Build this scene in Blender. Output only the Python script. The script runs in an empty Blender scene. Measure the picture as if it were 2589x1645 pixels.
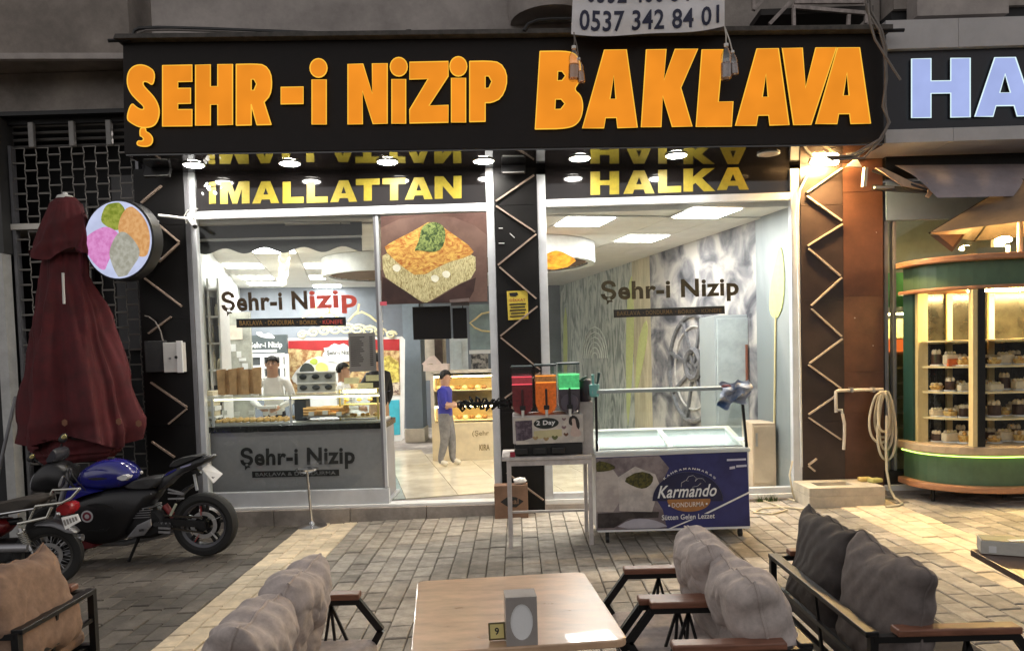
import bpy, bmesh, math, random
from mathutils import Vector, Matrix
from mathutils.geometry import tessellate_polygon
random.seed(11)
SC = bpy.context.scene
COL = SC.collection

# ---------------------------------------------------------------- camera
PXW, PXH = 2589.0, 1645.0
FPX, CX, CY = 1871.0, 1294.5, 971.0
CAM = Vector((0.0, -8.0, 1.76))
_yaw, _pit, _rol = (math.radians(a) for a in (-0.446, 2.621, 1.633))
_fw = Vector((math.sin(_yaw)*math.cos(_pit), math.cos(_yaw)*math.cos(_pit), -math.sin(_pit)))
_r = Vector((math.cos(_yaw), -math.sin(_yaw), 0.0))
_d = _fw.cross(_r)
RIGHT = math.cos(_rol)*_r + math.sin(_rol)*_d
DOWN = -math.sin(_rol)*_r + math.cos(_rol)*_d
cam_data = bpy.data.cameras.new('camera')
cam = bpy.data.objects.new('camera', cam_data)
COL.objects.link(cam)
m = Matrix((RIGHT, -DOWN, -_fw)).transposed().to_4x4()
m.translation = CAM
cam.matrix_world = m
cam_data.sensor_fit = 'HORIZONTAL'
cam_data.sensor_width = 36.0
cam_data.lens = 36.0*FPX/PXW
cam_data.shift_y = (CY-PXH/2)/PXW
cam_data.clip_start = 0.05
cam_data.clip_end = 400.0
SC.camera = cam

# ---------------------------------------------------------------- sky, sun, exposure (dusk)
world = bpy.data.worlds.new('World'); SC.world = world; world.use_nodes = True
wn = world.node_tree.nodes; wl = world.node_tree.links
for n in list(wn): wn.remove(n)
wo = wn.new('ShaderNodeOutputWorld'); bg = wn.new('ShaderNodeBackground')
sky = wn.new('ShaderNodeTexSky'); sky.sky_type = 'NISHITA'; sky.sun_disc = False
SUN_EL, SUN_AZ = math.radians(14.0), math.radians(30.0)
sky.sun_elevation = SUN_EL; sky.sun_rotation = SUN_AZ
sky.air_density = 1.0; sky.dust_density = 4.0; sky.ozone_density = 1.0
hs = wn.new('ShaderNodeHueSaturation'); hs.inputs['Saturation'].default_value = 0.12
tint = wn.new('ShaderNodeMix'); tint.data_type = 'RGBA'; tint.blend_type = 'MULTIPLY'; tint.inputs[0].default_value = 1.0
tint.inputs[7].default_value = (1.0, 0.94, 0.90, 1)          # warm grey overcast dusk
wl.new(sky.outputs[0], hs.inputs['Color']); wl.new(hs.outputs[0], tint.inputs[6]); wl.new(tint.outputs[2], bg.inputs['Color'])
bg.inputs['Strength'].default_value = 0.128
wl.new(bg.outputs[0], wo.inputs['Surface'])
sun_d = bpy.data.lights.new('sun', 'SUN'); sun_d.energy = 0.12; sun_d.angle = math.radians(25.0)
sun_d.color = (1.0, 0.9, 0.82)
sun = bpy.data.objects.new('sun', sun_d); COL.objects.link(sun)
_sd = Vector((math.sin(SUN_AZ)*math.cos(SUN_EL), math.cos(SUN_AZ)*math.cos(SUN_EL), math.sin(SUN_EL)))
sun.rotation_euler = _sd.to_track_quat('Z', 'Y').to_euler()
sun.location = (0, -20, 12)
SC.view_settings.view_transform = 'Standard'
SC.view_settings.look = 'None'
SC.view_settings.exposure = 1.0
SC.view_settings.gamma = 1.0
SC.view_settings.use_curve_mapping = False
SC.cycles.max_bounces = 7
LK = 0.62                       # one dimmer for all lamps against the dusk exposure
SC.cycles.transparent_max_bounces = 24
SC.cycles.caustics_reflective = False
SC.cycles.caustics_refractive = False
SC.cycles.sample_clamp_indirect = 6.0

# ---------------------------------------------------------------- pixel -> place
def ray(x, y): return _fw + RIGHT*((x-CX)/FPX) + DOWN*((y-CY)/FPX)
def FP(x, y, n, p):                     # ray against plane through p with normal n
    v = ray(x, y); n = Vector(n)
    return CAM + v*(n.dot(Vector(p)-CAM)/n.dot(v))
def FY(x, y, Y=0.0): return FP(x, y, (0, 1, 0), (0, Y, 0))
def FZ(x, y, z): return FP(x, y, (0, 0, 1), (0, 0, z))
GS = 0.023
def gz(x): return GS*x
def FG(x, y): return FP(x, y, (-GS, 0, 1), (0, 0, 0))
def PX(p):
    v = Vector(p)-CAM; z = v.dot(_fw)
    return (CX+FPX*v.dot(RIGHT)/z, CY+FPX*v.dot(DOWN)/z)

# ---------------------------------------------------------------- materials
def S(r, g, b):
    f = lambda c: (c/255/12.92) if c/255 <= 0.04045 else ((c/255+0.055)/1.055)**2.4
    return (f(r), f(g), f(b))
MATS = {}
def M(name, col=(0.5, 0.5, 0.5), rough=0.6, metal=0.0, var=0.15, scale=6.0, bump=0.0, bscale=80.0, emis=None, estr=0.0,
      coat=0.0, spec=0.5, col2=None, detail=5.0, rand=0.0, stretch=None, trans=0.0, rvar=0.1, dirt=0.0, dscale=.9):
    if name in MATS: return MATS[name]
    mt = bpy.data.materials.new(name); mt.use_nodes = True; MATS[name] = mt
    nt = mt.node_tree; N = nt.nodes; L = nt.links
    for n in list(N): N.remove(n)
    out = N.new('ShaderNodeOutputMaterial'); b = N.new('ShaderNodeBsdfPrincipled'); L.new(b.outputs[0], out.inputs[0])
    b.inputs['Roughness'].default_value = rough; b.inputs['Metallic'].default_value = metal
    b.inputs['Specular IOR Level'].default_value = spec
    b.inputs['Coat Weight'].default_value = coat
    if trans: b.inputs['Transmission Weight'].default_value = trans
    tc = N.new('ShaderNodeTexCoord'); src = tc.outputs['Object']
    if stretch:
        mp = N.new('ShaderNodeMapping'); mp.inputs['Scale'].default_value = stretch; L.new(src, mp.inputs[0]); src = mp.outputs[0]
    nz = N.new('ShaderNodeTexNoise'); nz.inputs['Scale'].default_value = scale; nz.inputs['Detail'].default_value = detail
    nz.inputs['Roughness'].default_value = 0.65
    L.new(src, nz.inputs['Vector'])
    cr = N.new('ShaderNodeValToRGB'); e = cr.color_ramp.elements
    a = col if col2 is None else col2
    lo = tuple(max(0.0, c*(1-var)) for c in a) if col2 is None else tuple(col2)
    hi = tuple(min(1.0, c*(1+var)) for c in col)
    e[0].position = 0.32; e[1].position = 0.68
    e[0].color = (*lo, 1); e[1].color = (*hi, 1)
    L.new(nz.outputs['Fac'], cr.inputs[0]); cs = cr.outputs[0]
    if rand:
        oi = N.new('ShaderNodeObjectInfo'); ge = N.new('ShaderNodeNewGeometry')
        ad = N.new('ShaderNodeMath'); ad.operation = 'ADD'; L.new(oi.outputs['Random'], ad.inputs[0]); L.new(ge.outputs['Random Per Island'], ad.inputs[1])
        fr = N.new('ShaderNodeMath'); fr.operation = 'FRACT'; L.new(ad.outputs[0], fr.inputs[0])
        mr = N.new('ShaderNodeMapRange'); mr.inputs['To Min'].default_value = 1-rand; mr.inputs['To Max'].default_value = 1+rand
        L.new(fr.outputs[0], mr.inputs['Value'])
        vm = N.new('ShaderNodeVectorMath'); vm.operation = 'SCALE'; L.new(cs, vm.inputs[0]); L.new(mr.outputs[0], vm.inputs['Scale']); cs = vm.outputs[0]
    if dirt:                                # broad stains in world space, so that they run across neighbouring pieces
        gp = N.new('ShaderNodeNewGeometry'); dn = N.new('ShaderNodeTexNoise'); dn.inputs['Scale'].default_value = dscale; dn.inputs['Detail'].default_value = 6; dn.inputs['Roughness'].default_value = .7
        L.new(gp.outputs['Position'], dn.inputs['Vector'])
        dr = N.new('ShaderNodeMapRange'); dr.inputs['From Min'].default_value = .35; dr.inputs['From Max'].default_value = .62; dr.inputs['To Min'].default_value = 1-dirt; dr.inputs['To Max'].default_value = 1.0
        L.new(dn.outputs['Fac'], dr.inputs['Value'])
        dv = N.new('ShaderNodeVectorMath'); dv.operation = 'SCALE'; L.new(cs, dv.inputs[0]); L.new(dr.outputs[0], dv.inputs['Scale']); cs = dv.outputs[0]
    L.new(cs, b.inputs['Base Color'])
    if rvar:
        mr2 = N.new('ShaderNodeMapRange'); mr2.inputs['To Min'].default_value = max(0.0, rough-rvar); mr2.inputs['To Max'].default_value = min(1.0, rough+rvar)
        L.new(nz.outputs['Fac'], mr2.inputs['Value']); L.new(mr2.outputs[0], b.inputs['Roughness'])
    if bump:
        n2 = N.new('ShaderNodeTexNoise'); n2.inputs['Scale'].default_value = bscale; n2.inputs['Detail'].default_value = 4.0
        L.new(src, n2.inputs['Vector'])
        bp = N.new('ShaderNodeBump'); bp.inputs['Strength'].default_value = min(1.0, bump); bp.inputs['Distance'].default_value = 0.004
        L.new(n2.outputs['Fac'], bp.inputs['Height']); L.new(bp.outputs[0], b.inputs['Normal'])
    if emis is not None:
        b.inputs['Emission Color'].default_value = (*emis, 1); b.inputs['Emission Strength'].default_value = estr*LK
    return mt
def glass(name, tint=(0.97, 0.985, 0.98), refl=0.10, rough=0.015):
    if name in MATS: return MATS[name]
    mt = bpy.data.materials.new(name); mt.use_nodes = True; MATS[name] = mt
    nt = mt.node_tree; N = nt.nodes; L = nt.links
    for n in list(N): N.remove(n)
    out = N.new('ShaderNodeOutputMaterial'); mx = N.new('ShaderNodeMixShader'); tr = N.new('ShaderNodeBsdfTransparent'); gl = N.new('ShaderNodeBsdfGlossy')
    tr.inputs[0].default_value = (*tint, 1); gl.inputs['Roughness'].default_value = rough
    lw = N.new('ShaderNodeLayerWeight'); lw.inputs[0].default_value = 0.12
    mr = N.new('ShaderNodeMapRange'); mr.inputs['To Min'].default_value = refl*0.45; mr.inputs['To Max'].default_value = min(1.0, refl*6)
    L.new(lw.outputs['Facing'], mr.inputs['Value']); L.new(mr.outputs[0], mx.inputs[0])
    L.new(tr.outputs[0], mx.inputs[1]); L.new(gl.outputs[0], mx.inputs[2]); L.new(mx.outputs[0], out.inputs[0])
    return mt
def emit(name, col, strength, var=0.06, scale=5.0):
    if name in MATS: return MATS[name]
    mt = bpy.data.materials.new(name); mt.use_nodes = True; MATS[name] = mt
    nt = mt.node_tree; N = nt.nodes; L = nt.links
    for n in list(N): N.remove(n)
    out = N.new('ShaderNodeOutputMaterial'); em = N.new('ShaderNodeEmission'); em.inputs[1].default_value = strength*LK
    tc = N.new('ShaderNodeTexCoord'); nz = N.new('ShaderNodeTexNoise'); nz.inputs['Scale'].default_value = scale; L.new(tc.outputs['Object'], nz.inputs['Vector'])
    cr = N.new('ShaderNodeValToRGB'); e = cr.color_ramp.elements; e[0].position = 0.3; e[1].position = 0.7
    e[0].color = (*[c*(1-var) for c in col], 1); e[1].color = (*[c*(1+var) for c in col], 1)
    L.new(nz.outputs['Fac'], cr.inputs[0]); L.new(cr.outputs[0], em.inputs[0]); L.new(em.outputs[0], out.inputs[0])
    return mt

# ---------------------------------------------------------------- mesh building
class MB:
    def __init__(s): s.v = []; s.f = []; s.m = []; s.cur = 0
    def add(s, vs, fs):
        o = len(s.v); s.v += [tuple(v) for v in vs]
        for f in fs: s.f.append([i+o for i in f]); s.m.append(s.cur)
        return s
    def box(s, x0, x1, y0, y1, z0, z1):
        return s.add([(x0,y0,z0),(x1,y0,z0),(x1,y1,z0),(x0,y1,z0),(x0,y0,z1),(x1,y0,z1),(x1,y1,z1),(x0,y1,z1)],
                     [(0,3,2,1),(4,5,6,7),(0,1,5,4),(1,2,6,5),(2,3,7,6),(3,0,4,7)])
    def obox(s, c, size, rot=None):
        R = rot if rot is not None else Matrix.Identity(3); c = Vector(c); hx, hy, hz = (d/2 for d in size)
        vs = [c + R @ Vector(p) for p in ((-hx,-hy,-hz),(hx,-hy,-hz),(hx,hy,-hz),(-hx,hy,-hz),(-hx,-hy,hz),(hx,-hy,hz),(hx,hy,hz),(-hx,hy,hz))]
        return s.add(vs, [(0,3,2,1),(4,5,6,7),(0,1,5,4),(1,2,6,5),(2,3,7,6),(3,0,4,7)])
    def bar(s, p0, p1, w, h, up=(0, 0, 1)):
        p0, p1 = Vector(p0), Vector(p1); t = (p1-p0).normalized(); u = Vector(up)
        if abs(t.dot(u)) > 0.98: u = Vector((0, 1, 0)) if abs(t.y) < .9 else Vector((1, 0, 0))
        a = t.cross(u).normalized()*w/2; b = a.cross(t).normalized()*h/2
        vs = [p+q for p in (p0, p1) for q in (-a-b, a-b, a+b, -a+b)]
        return s.add(vs, [(0,1,2,3),(7,6,5,4),(0,4,5,1),(1,5,6,2),(2,6,7,3),(3,7,4,0)])
    def tube(s, pts, r, seg=8, closed=False):
        pts = [Vector(p) for p in pts]; n = len(pts); rs = r if isinstance(r, (list, tuple)) else [r]*n
        rings = []; prev = None
        for i, p in enumerate(pts):
            if closed: t = pts[(i+1) % n]-pts[i-1]
            else: t = pts[min(i+1, n-1)]-pts[max(i-1, 0)]
            t = t.normalized() if t.length > 1e-9 else Vector((0, 0, 1))
            if prev is None:
                u = Vector((0, 0, 1)) if abs(t.z) < .9 else Vector((1, 0, 0))
                a = t.cross(u).normalized()
            else:
                a = prev - t*prev.dot(t); a = a.normalized() if a.length > 1e-6 else t.orthogonal().normalized()
            prev = a; b = t.cross(a)
            rings.append([p + (a*math.cos(2*math.pi*k/seg)+b*math.sin(2*math.pi*k/seg))*rs[i] for k in range(seg)])
        return s.loft(rings, cap=not closed, closed=closed)
    def loft(s, rings, cap=True, closed=False):
        n = len(rings); k = len(rings[0]); vs = [v for r in rings for v in r]; fs = []
        for i in range(n if closed else n-1):
            j = (i+1) % n
            for q in range(k):
                w = (q+1) % k; fs.append((i*k+q, i*k+w, j*k+w, j*k+q))
        if cap and not closed: fs.append(tuple(range(k-1, -1, -1))); fs.append(tuple((n-1)*k+q for q in range(k)))
        return s.add(vs, fs)
    def lathe(s, prof, c=(0, 0, 0), seg=20, R=None, cap=True):
        c = Vector(c); R = R or Matrix.Identity(3)
        return s.loft([[c + R @ Vector((r*math.cos(2*math.pi*k/seg), r*math.sin(2*math.pi*k/seg), z)) for k in range(seg)] for r, z in prof], cap=cap)
    def cyl(s, p0, p1, r0, r1=None, seg=14): return s.tube([p0, p1], [r0, r0 if r1 is None else r1], seg)
    def prism(s, poly, vec):                # 3D polygon extruded by vec
        n = len(poly); poly = [Vector(p) for p in poly]; vec = Vector(vec)
        vs = poly+[p+vec for p in poly]
        return s.add(vs, [tuple(range(n)), tuple(range(2*n-1, n-1, -1))]+[(i, i+n, (i+1) % n+n, (i+1) % n) for i in range(n)])
    def holed(s, loops, fn, d):             # loops of 2D points with holes, fn(x,y)->Vector, extruded by d
        tris = tessellate_polygon([[Vector((x, y, 0)) for x, y in l] for l in loops])
        fl = [p for l in loops for p in l]; n = len(fl); d = Vector(d)
        A = [fn(x, y) for x, y in fl]; vs = A+[a+d for a in A]
        fs = [tuple(t) for t in tris]+[tuple(i+n for i in reversed(t)) for t in tris]
        o = 0
        for l in loops:
            k = len(l)
            for i in range(k): j = (i+1) % k; fs.append((o+i, o+i+n, o+j+n, o+j))
            o += k
        return s.add(vs, fs)
    def grid(s, fn, nu, nv, cu=False):
        vs = [fn(i/(nu if cu else nu-1), j/(nv-1)) for j in range(nv) for i in range(nu)]; fs = []
        for j in range(nv-1):
            for i in range(nu if cu else nu-1):
                a = j*nu+i; b = j*nu+(i+1) % nu; fs.append((a, b, b+nu, a+nu))
        return s.add(vs, fs)
    def ball(s, c, r, seg=10, rings=7, R=None):
        c = Vector(c); rx, ry, rz = r if isinstance(r, (tuple, list)) else (r, r, r); R = R or Matrix.Identity(3)
        return s.loft([[c+R @ Vector((rx*math.sin(t)*math.cos(2*math.pi*k/seg), ry*math.sin(t)*math.sin(2*math.pi*k/seg), rz*math.cos(t))) for k in range(seg)]
                       for t in [max(.03, min(math.pi-.03, math.pi*i/(rings-1))) for i in range(rings)]])
    def mesh(s, name, mats, smooth=False, ang=40):
        me = bpy.data.meshes.new(name); me.from_pydata(s.v, [], s.f)
        mats = mats if isinstance(mats, (list, tuple)) else [mats]
        for x in mats: me.materials.append(x)
        me.polygons.foreach_set('material_index', s.m)
        bm = bmesh.new(); bm.from_mesh(me); bmesh.ops.recalc_face_normals(bm, faces=bm.faces); bm.to_mesh(me); bm.free()
        if smooth:
            me.polygons.foreach_set('use_smooth', [True]*len(me.polygons))
            if ang < 180: me.set_sharp_from_angle(angle=math.radians(ang))
        me.update(); return me
    def build(s, name, mats, parent=None, smooth=False, bevel=0.0, ang=40, label=None, seg=2):
        o = bpy.data.objects.new(name, s.mesh(name, mats, smooth, ang)); COL.objects.link(o)
        par(o, parent)
        if bevel:
            md = o.modifiers.new('bevel', 'BEVEL'); md.width = bevel; md.segments = seg; md.limit_method = 'ANGLE'; md.angle_limit = math.radians(40)
        if label: o['label'] = label
        return o
def par(o, parent):
    if parent is not None:
        o.parent = parent
        o.matrix_parent_inverse = WM(parent).inverted()
def WM(o):
    return (WM(o.parent) @ o.matrix_parent_inverse @ o.matrix_basis) if o.parent else o.matrix_basis.copy()
def thing(name, label, cat, loc=(0, 0, 0), group=None):
    o = bpy.data.objects.new(name, None); COL.objects.link(o); o.location = loc; o.empty_display_size = 0.1
    return tag(o, label, cat, group)
def tag(o, label=None, cat=None, group=None, kind=None):
    if label: o['label'] = label
    if cat: o['category'] = cat
    if group: o['group'] = group
    if kind: o['kind'] = kind
    return o
def struct(o): o['kind'] = 'structure'; return o
def B(name, mats, parent=None, bevel=0.0, label=None, **k):     # one box as an object: B(..., x=(..), y=(..), z=(..))
    return MB().box(*k['x'], *k['y'], *k['z']).build(name, mats, parent, bevel=bevel, label=label)
def inst(name, me, loc, parent=None, rot=None, scale=None, label=None):
    o = bpy.data.objects.new(name, me); COL.objects.link(o)
    mw = Matrix.Translation(loc) @ (rot.to_4x4() if rot is not None else Matrix.Identity(4))
    if scale is not None: mw = mw @ Matrix.Diagonal((*scale, 1))
    if parent is not None:
        o.parent = parent; o.matrix_parent_inverse = WM(parent).inverted()
    o.matrix_basis = mw
    if label: o['label'] = label
    return o
def copytree(src, loc, rotz=0.0, label=None):
    r = src.copy(); COL.objects.link(r); r.location = loc; r.rotation_euler = (0, 0, rotz)
    if label: r['label'] = label
    for ch in list(src.children):
        c = ch.copy(); COL.objects.link(c); c.parent = r
        for g in list(ch.children):
            d = g.copy(); COL.objects.link(d); d.parent = c
    return r
def RX(a): return Matrix.Rotation(a, 3, 'X')
def RY(a): return Matrix.Rotation(a, 3, 'Y')
def RZ(a): return Matrix.Rotation(a, 3, 'Z')
# writing: text turned into a thin mesh and fitted into the parallelogram o + u*x + v*y
def write(name, txt, o, u, v, mt, parent=None, bold=0.0, depth=0.002, shear=0.0, keep=False):
    cu = bpy.data.curves.new('t', 'FONT'); cu.body = txt; cu.offset = bold; cu.shear = shear; cu.resolution_u = 3; cu.fill_mode = 'FRONT'
    if bold > 0: cu.space_character = 1.0 + bold*2.2
    ob = bpy.data.objects.new('t', cu); COL.objects.link(ob)
    me0 = ob.to_mesh(); vs = [w.co.copy() for w in me0.vertices]; fs = [tuple(p.vertices) for p in me0.polygons]; ob.to_mesh_clear()
    bpy.data.objects.remove(ob); bpy.data.curves.remove(cu)
    x0 = min(w.x for w in vs); x1 = max(w.x for w in vs); y0 = min(w.y for w in vs); y1 = max(w.y for w in vs)
    o, u, v = Vector(o), Vector(u), Vector(v); n = u.cross(v).normalized()*depth
    if keep: u = u.normalized()*v.length*(x1-x0)/(y1-y0)
    mb = MB(); mb.add([o+u*((w.x-x0)/(x1-x0))+v*((w.y-y0)/(y1-y0))+n for w in vs], fs)
    return mb.build(name, mt, parent)
def quadtext(name, txt, tl, tr, bl, mt, parent, bold=0.0, Y=0.0, **k):      # corners given as photo pixels on plane Y
    a, b, c = FY(*tl, Y), FY(*tr, Y), FY(*bl, Y)
    return write(name, txt, c, b-a, a-c, mt, parent, bold, **k)
def sheet(name, pts, mt, parent=None, d=(0, -0.002, 0), label=None):
    return MB().prism(pts, d).build(name, mt, parent, label=label)
def ell(c, rx, rz, n=28, a0=0.0, a1=2*math.pi):
    return [(c[0]+rx*math.cos(a0+(a1-a0)*i/n), c[1], c[2]+rz*math.sin(a0+(a1-a0)*i/n)) for i in range(n)]
def chaikin(p, it=1):
    for _ in range(it):
        q = []
        for i in range(len(p)):
            a, b = p[i], p[(i+1) % len(p)]
            q += [tuple(.75*x+.25*y for x, y in zip(a, b)), tuple(.25*x+.75*y for x, y in zip(a, b))]
        p = q
    return p
# ================================================================ materials of the setting
CONC = M('weathered_concrete', (.37, .33, .30), .85, var=.22, scale=2.2, bump=.5, bscale=60, dirt=.4, dscale=1.8)
CONC_D = M('brown_grey_concrete', (.30, .26, .23), .85, var=.25, scale=2.0, bump=.5, bscale=60, dirt=.35, dscale=1.6)
CONC_L = M('pinkish_render', (.44, .395, .37), .8, var=.16, scale=1.8, bump=.3, bscale=50, dirt=.35, dscale=1.5)
STEP = M('step_stone', (.34, .30, .265), .7, var=.25, scale=5, bump=.4, bscale=90, dirt=.35, dscale=3)
BLACK = M('black_cladding', (.006, .0055, .0055), .45, var=.3, scale=3, spec=.25)
BLACKG = M('black_gloss_panel', (.012, .010, .010), .06, var=.3, scale=3, rvar=.02, spec=.7)
DARK = M('dark_recess', (.02, .02, .022), .7, var=.3)
ALU = M('pale_aluminium', (.58, .60, .63), .38, metal=.15, var=.1, scale=4)
ALU_D = M('grey_aluminium', (.20, .20, .215), .4, metal=.3, var=.12)
WHITE = M('white_paint', (.78, .78, .77), .45, var=.06)
OFFW = M('off_white_plastic', (.62, .61, .58), .5, var=.1)
BRASS = M('worn_wood_strip', (.33, .25, .20), .5, var=.25, scale=14)
LAMPLIT_STRIP = M('lamplit_wood_strip', (.52, .43, .34), .5, var=.22, scale=14)  # right pillar strips: brightening by the lamp is put into this paler tone
BROWNP = M('brown_cladding', (.115, .046, .026), .45, var=.25, scale=2.5, dirt=.45, dscale=1.4)
RUSTP = M('dark_brown_cladding', (.035, .020, .017), .45, var=.4, scale=3, dirt=.3)
CHROME = M('chrome', (.75, .75, .75), .15, metal=1.0, var=.05)
STEEL = M('steel', (.45, .45, .46), .35, metal=.9, var=.1)
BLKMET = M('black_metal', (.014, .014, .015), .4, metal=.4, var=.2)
RUBBER = M('black_rubber', (.012, .012, .012), .75, var=.3)
BLKPL = M('black_plastic', (.013, .013, .014), .42, var=.25)
GLASS = glass('window_glass', refl=.055)
GLASSC = glass('case_glass', (.965, .985, .98), refl=.08)
CABLE = M('grey_cable', (.18, .16, .145), .6, var=.2)
INK = M('black_print', (.008, .008, .008), .5, var=.2)
PAPER = M('white_print', (.80, .80, .79), .5, var=.04)
STONE = M('paving_stone', (.375, .335, .285), .82, var=.28, scale=9, bump=.8, bscale=70, rand=.26, dirt=.42, dscale=1.1)
STONE_C = M('cream_paving_stone', (.70, .585, .42), .8, var=.18, scale=8, bump=.7, bscale=70, rand=.13, dirt=.30, dscale=1.6)
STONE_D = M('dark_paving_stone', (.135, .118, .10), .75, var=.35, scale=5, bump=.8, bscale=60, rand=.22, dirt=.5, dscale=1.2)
JOINT = M('joint_sand', (.085, .074, .06), .95, var=.35, scale=20, bump=.5)

# ================================================================ ground
g = MB(); g.add([(-70, -50, gz(-70)-.02), (70, -50, gz(70)-.02), (70, 40, gz(70)-.02), (-70, 40, gz(-70)-.02)], [(0, 1, 2, 3)])
# inside the shop the floor lies above this sheet
struct(g.build('ground', JOINT))
PAVE = bpy.data.objects.new('pavement', None); COL.objects.link(PAVE); struct(PAVE)
PAVE['label'] = 'stone paving with two cream strips in front of the shops'
TILT = RY(-math.atan(GS))
CW = 0.1475
def stone_mesh(w, l, h=.05, c=.006):
    mb = MB(); w -= .007; l -= .007
    b = [(-w/2, -l/2, -h), (w/2, -l/2, -h), (w/2, l/2, -h), (-w/2, l/2, -h)]
    mid = [(x, y, -c) for x, y, _ in b]
    top = [(x*(1-2*c/w), y*(1-2*c/l), 0) for x, y, _ in b]
    mb.add(b+mid+top, [(0,1,5,4),(1,2,6,5),(2,3,7,6),(3,0,4,7),(4,5,9,8),(5,6,10,9),(6,7,11,10),(7,4,8,11),(8,9,10,11)])
    return mb
LENS = (.15, .2, .25, .31)
SM = {}
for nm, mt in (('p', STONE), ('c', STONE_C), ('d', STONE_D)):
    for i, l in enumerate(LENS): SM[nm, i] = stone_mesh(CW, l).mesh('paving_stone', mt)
cand = []
x = -2.36 - CW*20
ncol = int((7.4-x)/CW)
for c in range(ncol):
    xc = x+CW*(c+.5); k = c-20
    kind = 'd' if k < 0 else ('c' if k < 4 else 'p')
    if 38 <= k < 42: kind = 'c'
    elif k >= 42: kind = 'p'
    y = -0.07+random.uniform(0, .1) if xc < 3.05 else .0
    while y > -4.4:
        i = random.choice((0, 1, 1, 2, 2, 3)); l = LENS[i]
        cand.append((xc, y-l/2, i, kind)); y -= l
occl = [(1030, 1440, 1600, 1645), (560, 1400, 800, 1645), (1560, 1520, 2050, 1645), (1640, 1340, 2030, 1645), (1990, 1290, 2420, 1645), (0, 1395, 200, 1645), (0, 1250, 590, 1400), (2250, 1600, 2589, 1645), (2440, 1395, 2589, 1500)]
rank = []
for q, (xc, yc, i, kind) in enumerate(cand):
    p = PX((xc, yc, gz(xc)))
    if not (0 < p[0] < PXW and 1255 < p[1] < PXH): rank.append((0, q)); continue
    sz = 1/(Vector((xc, yc, 0))-CAM).length
    if kind == 'd': sz *= .6
    if any(a < p[0] < b and t < p[1] < bo for a, t, b, bo in occl): sz *= .3
    rank.append((sz, q))
single = {q for s_, q in sorted(rank, reverse=True)[:296]}
rest = {'p': MB(), 'c': MB(), 'd': MB()}
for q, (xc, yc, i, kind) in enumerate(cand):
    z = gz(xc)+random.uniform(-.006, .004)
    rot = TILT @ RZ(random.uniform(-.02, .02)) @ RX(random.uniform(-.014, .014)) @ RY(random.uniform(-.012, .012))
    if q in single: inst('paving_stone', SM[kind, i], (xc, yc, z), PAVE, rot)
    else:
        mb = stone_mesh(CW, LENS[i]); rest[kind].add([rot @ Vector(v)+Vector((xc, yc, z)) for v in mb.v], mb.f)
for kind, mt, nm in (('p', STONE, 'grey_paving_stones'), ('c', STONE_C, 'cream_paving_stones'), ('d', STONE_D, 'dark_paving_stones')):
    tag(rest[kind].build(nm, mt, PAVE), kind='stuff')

# ================================================================ the building that holds the shop
ZH0, ZH1 = 3.252, 3.337          # header rail
ZF = 0.12                        # shop floor
bld = thing('shop_building', 'grey concrete building with black pillars holding the lit dessert shop', 'building', (0, 0, 0))
def strips(pil, pairs, mt, Y):
    for a, b in pairs:
        MB().bar(FY(*a, Y), FY(*b, Y), .016, .042, up=(0, -1, 0)).build('wood_strip', mt, pil)
def pillar(x0, x1, label, pairs, mt, joints, y0=-.05, mat_=BLACK):
    zs = [gz(x0)-.05]+joints+[3.80]
    p = MB()
    for a, b in zip(zs[:-1], zs[1:]): p.box(x0, x1, y0, .25, a+.003, b-.003)
    p.box(x0+.004, x1-.004, y0+.006, .25, zs[0], zs[-1])
    po = p.build('pillar', mat_, bld, label=label)
    strips(po, pairs, mt, y0-.009)
    return po
pl = pillar(-4.03, -3.505, 'black pillar left of the counter window', [((358,513),(409,470)),((403,569),(453,611)),((453,615),(403,662)),((367,704),(460,774)),((433,801),(376,843)),
     ((382,966),(473,1029)),((473,1033),(427,1071)),((385,1116),(442,1155))], BRASS, [1.05, 2.2, 3.2])
pc = pillar(-.198, .258, 'black pillar between doorway and right window', [((1254,509),(1350,443)),((1254,521),(1353,587)),((1356,592),(1259,670)),((1263,675),(1356,755)),((1359,774),(1265,849)),
     ((1266,853),(1366,934)),((1366,941),(1273,1008)),((1273,1014),(1300,1034)),((1281,1194),(1374,1263))], BRASS, [1.1, 2.35, 3.3])
pr = pillar(3.052, 3.50, 'black and rust pillar under the warm lamp', [((2127,426),(2039,487)),((2039,496),(2127,558)),((2129,567),(2042,621)),((2044,629),(2124,697)),((2127,702),(2051,772)),
     ((2051,781),(2127,850)),((2129,856),(2046,918)),((2044,922),(2125,981)),((2111,1001),(2044,1047)),((2044,1055),(2125,1110)),((2064,1159),(2044,1174)),((2044,1177),(2060,1190))], LAMPLIT_STRIP, [.9, 2.2, 3.2], mat_=RUSTP)
p = MB()
zs = [.05, .98, 1.42, 2.23, 3.33, 3.80]
for a, b in zip(zs[:-1], zs[1:]): p.box(3.503, 3.925, -.045, .25, a+.003, b-.003)
p.box(3.507, 3.92, -.038, .25, .0, 3.79)
p.build('pillar_panel', BROWNP, bld, label='plain brown cladding beside the zigzag strips')
for z in (2.9, 2.0, 1.7): MB().ball((3.6+random.random()*.3, -.047, z), .006).build('rivet', STEEL, bld)
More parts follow.
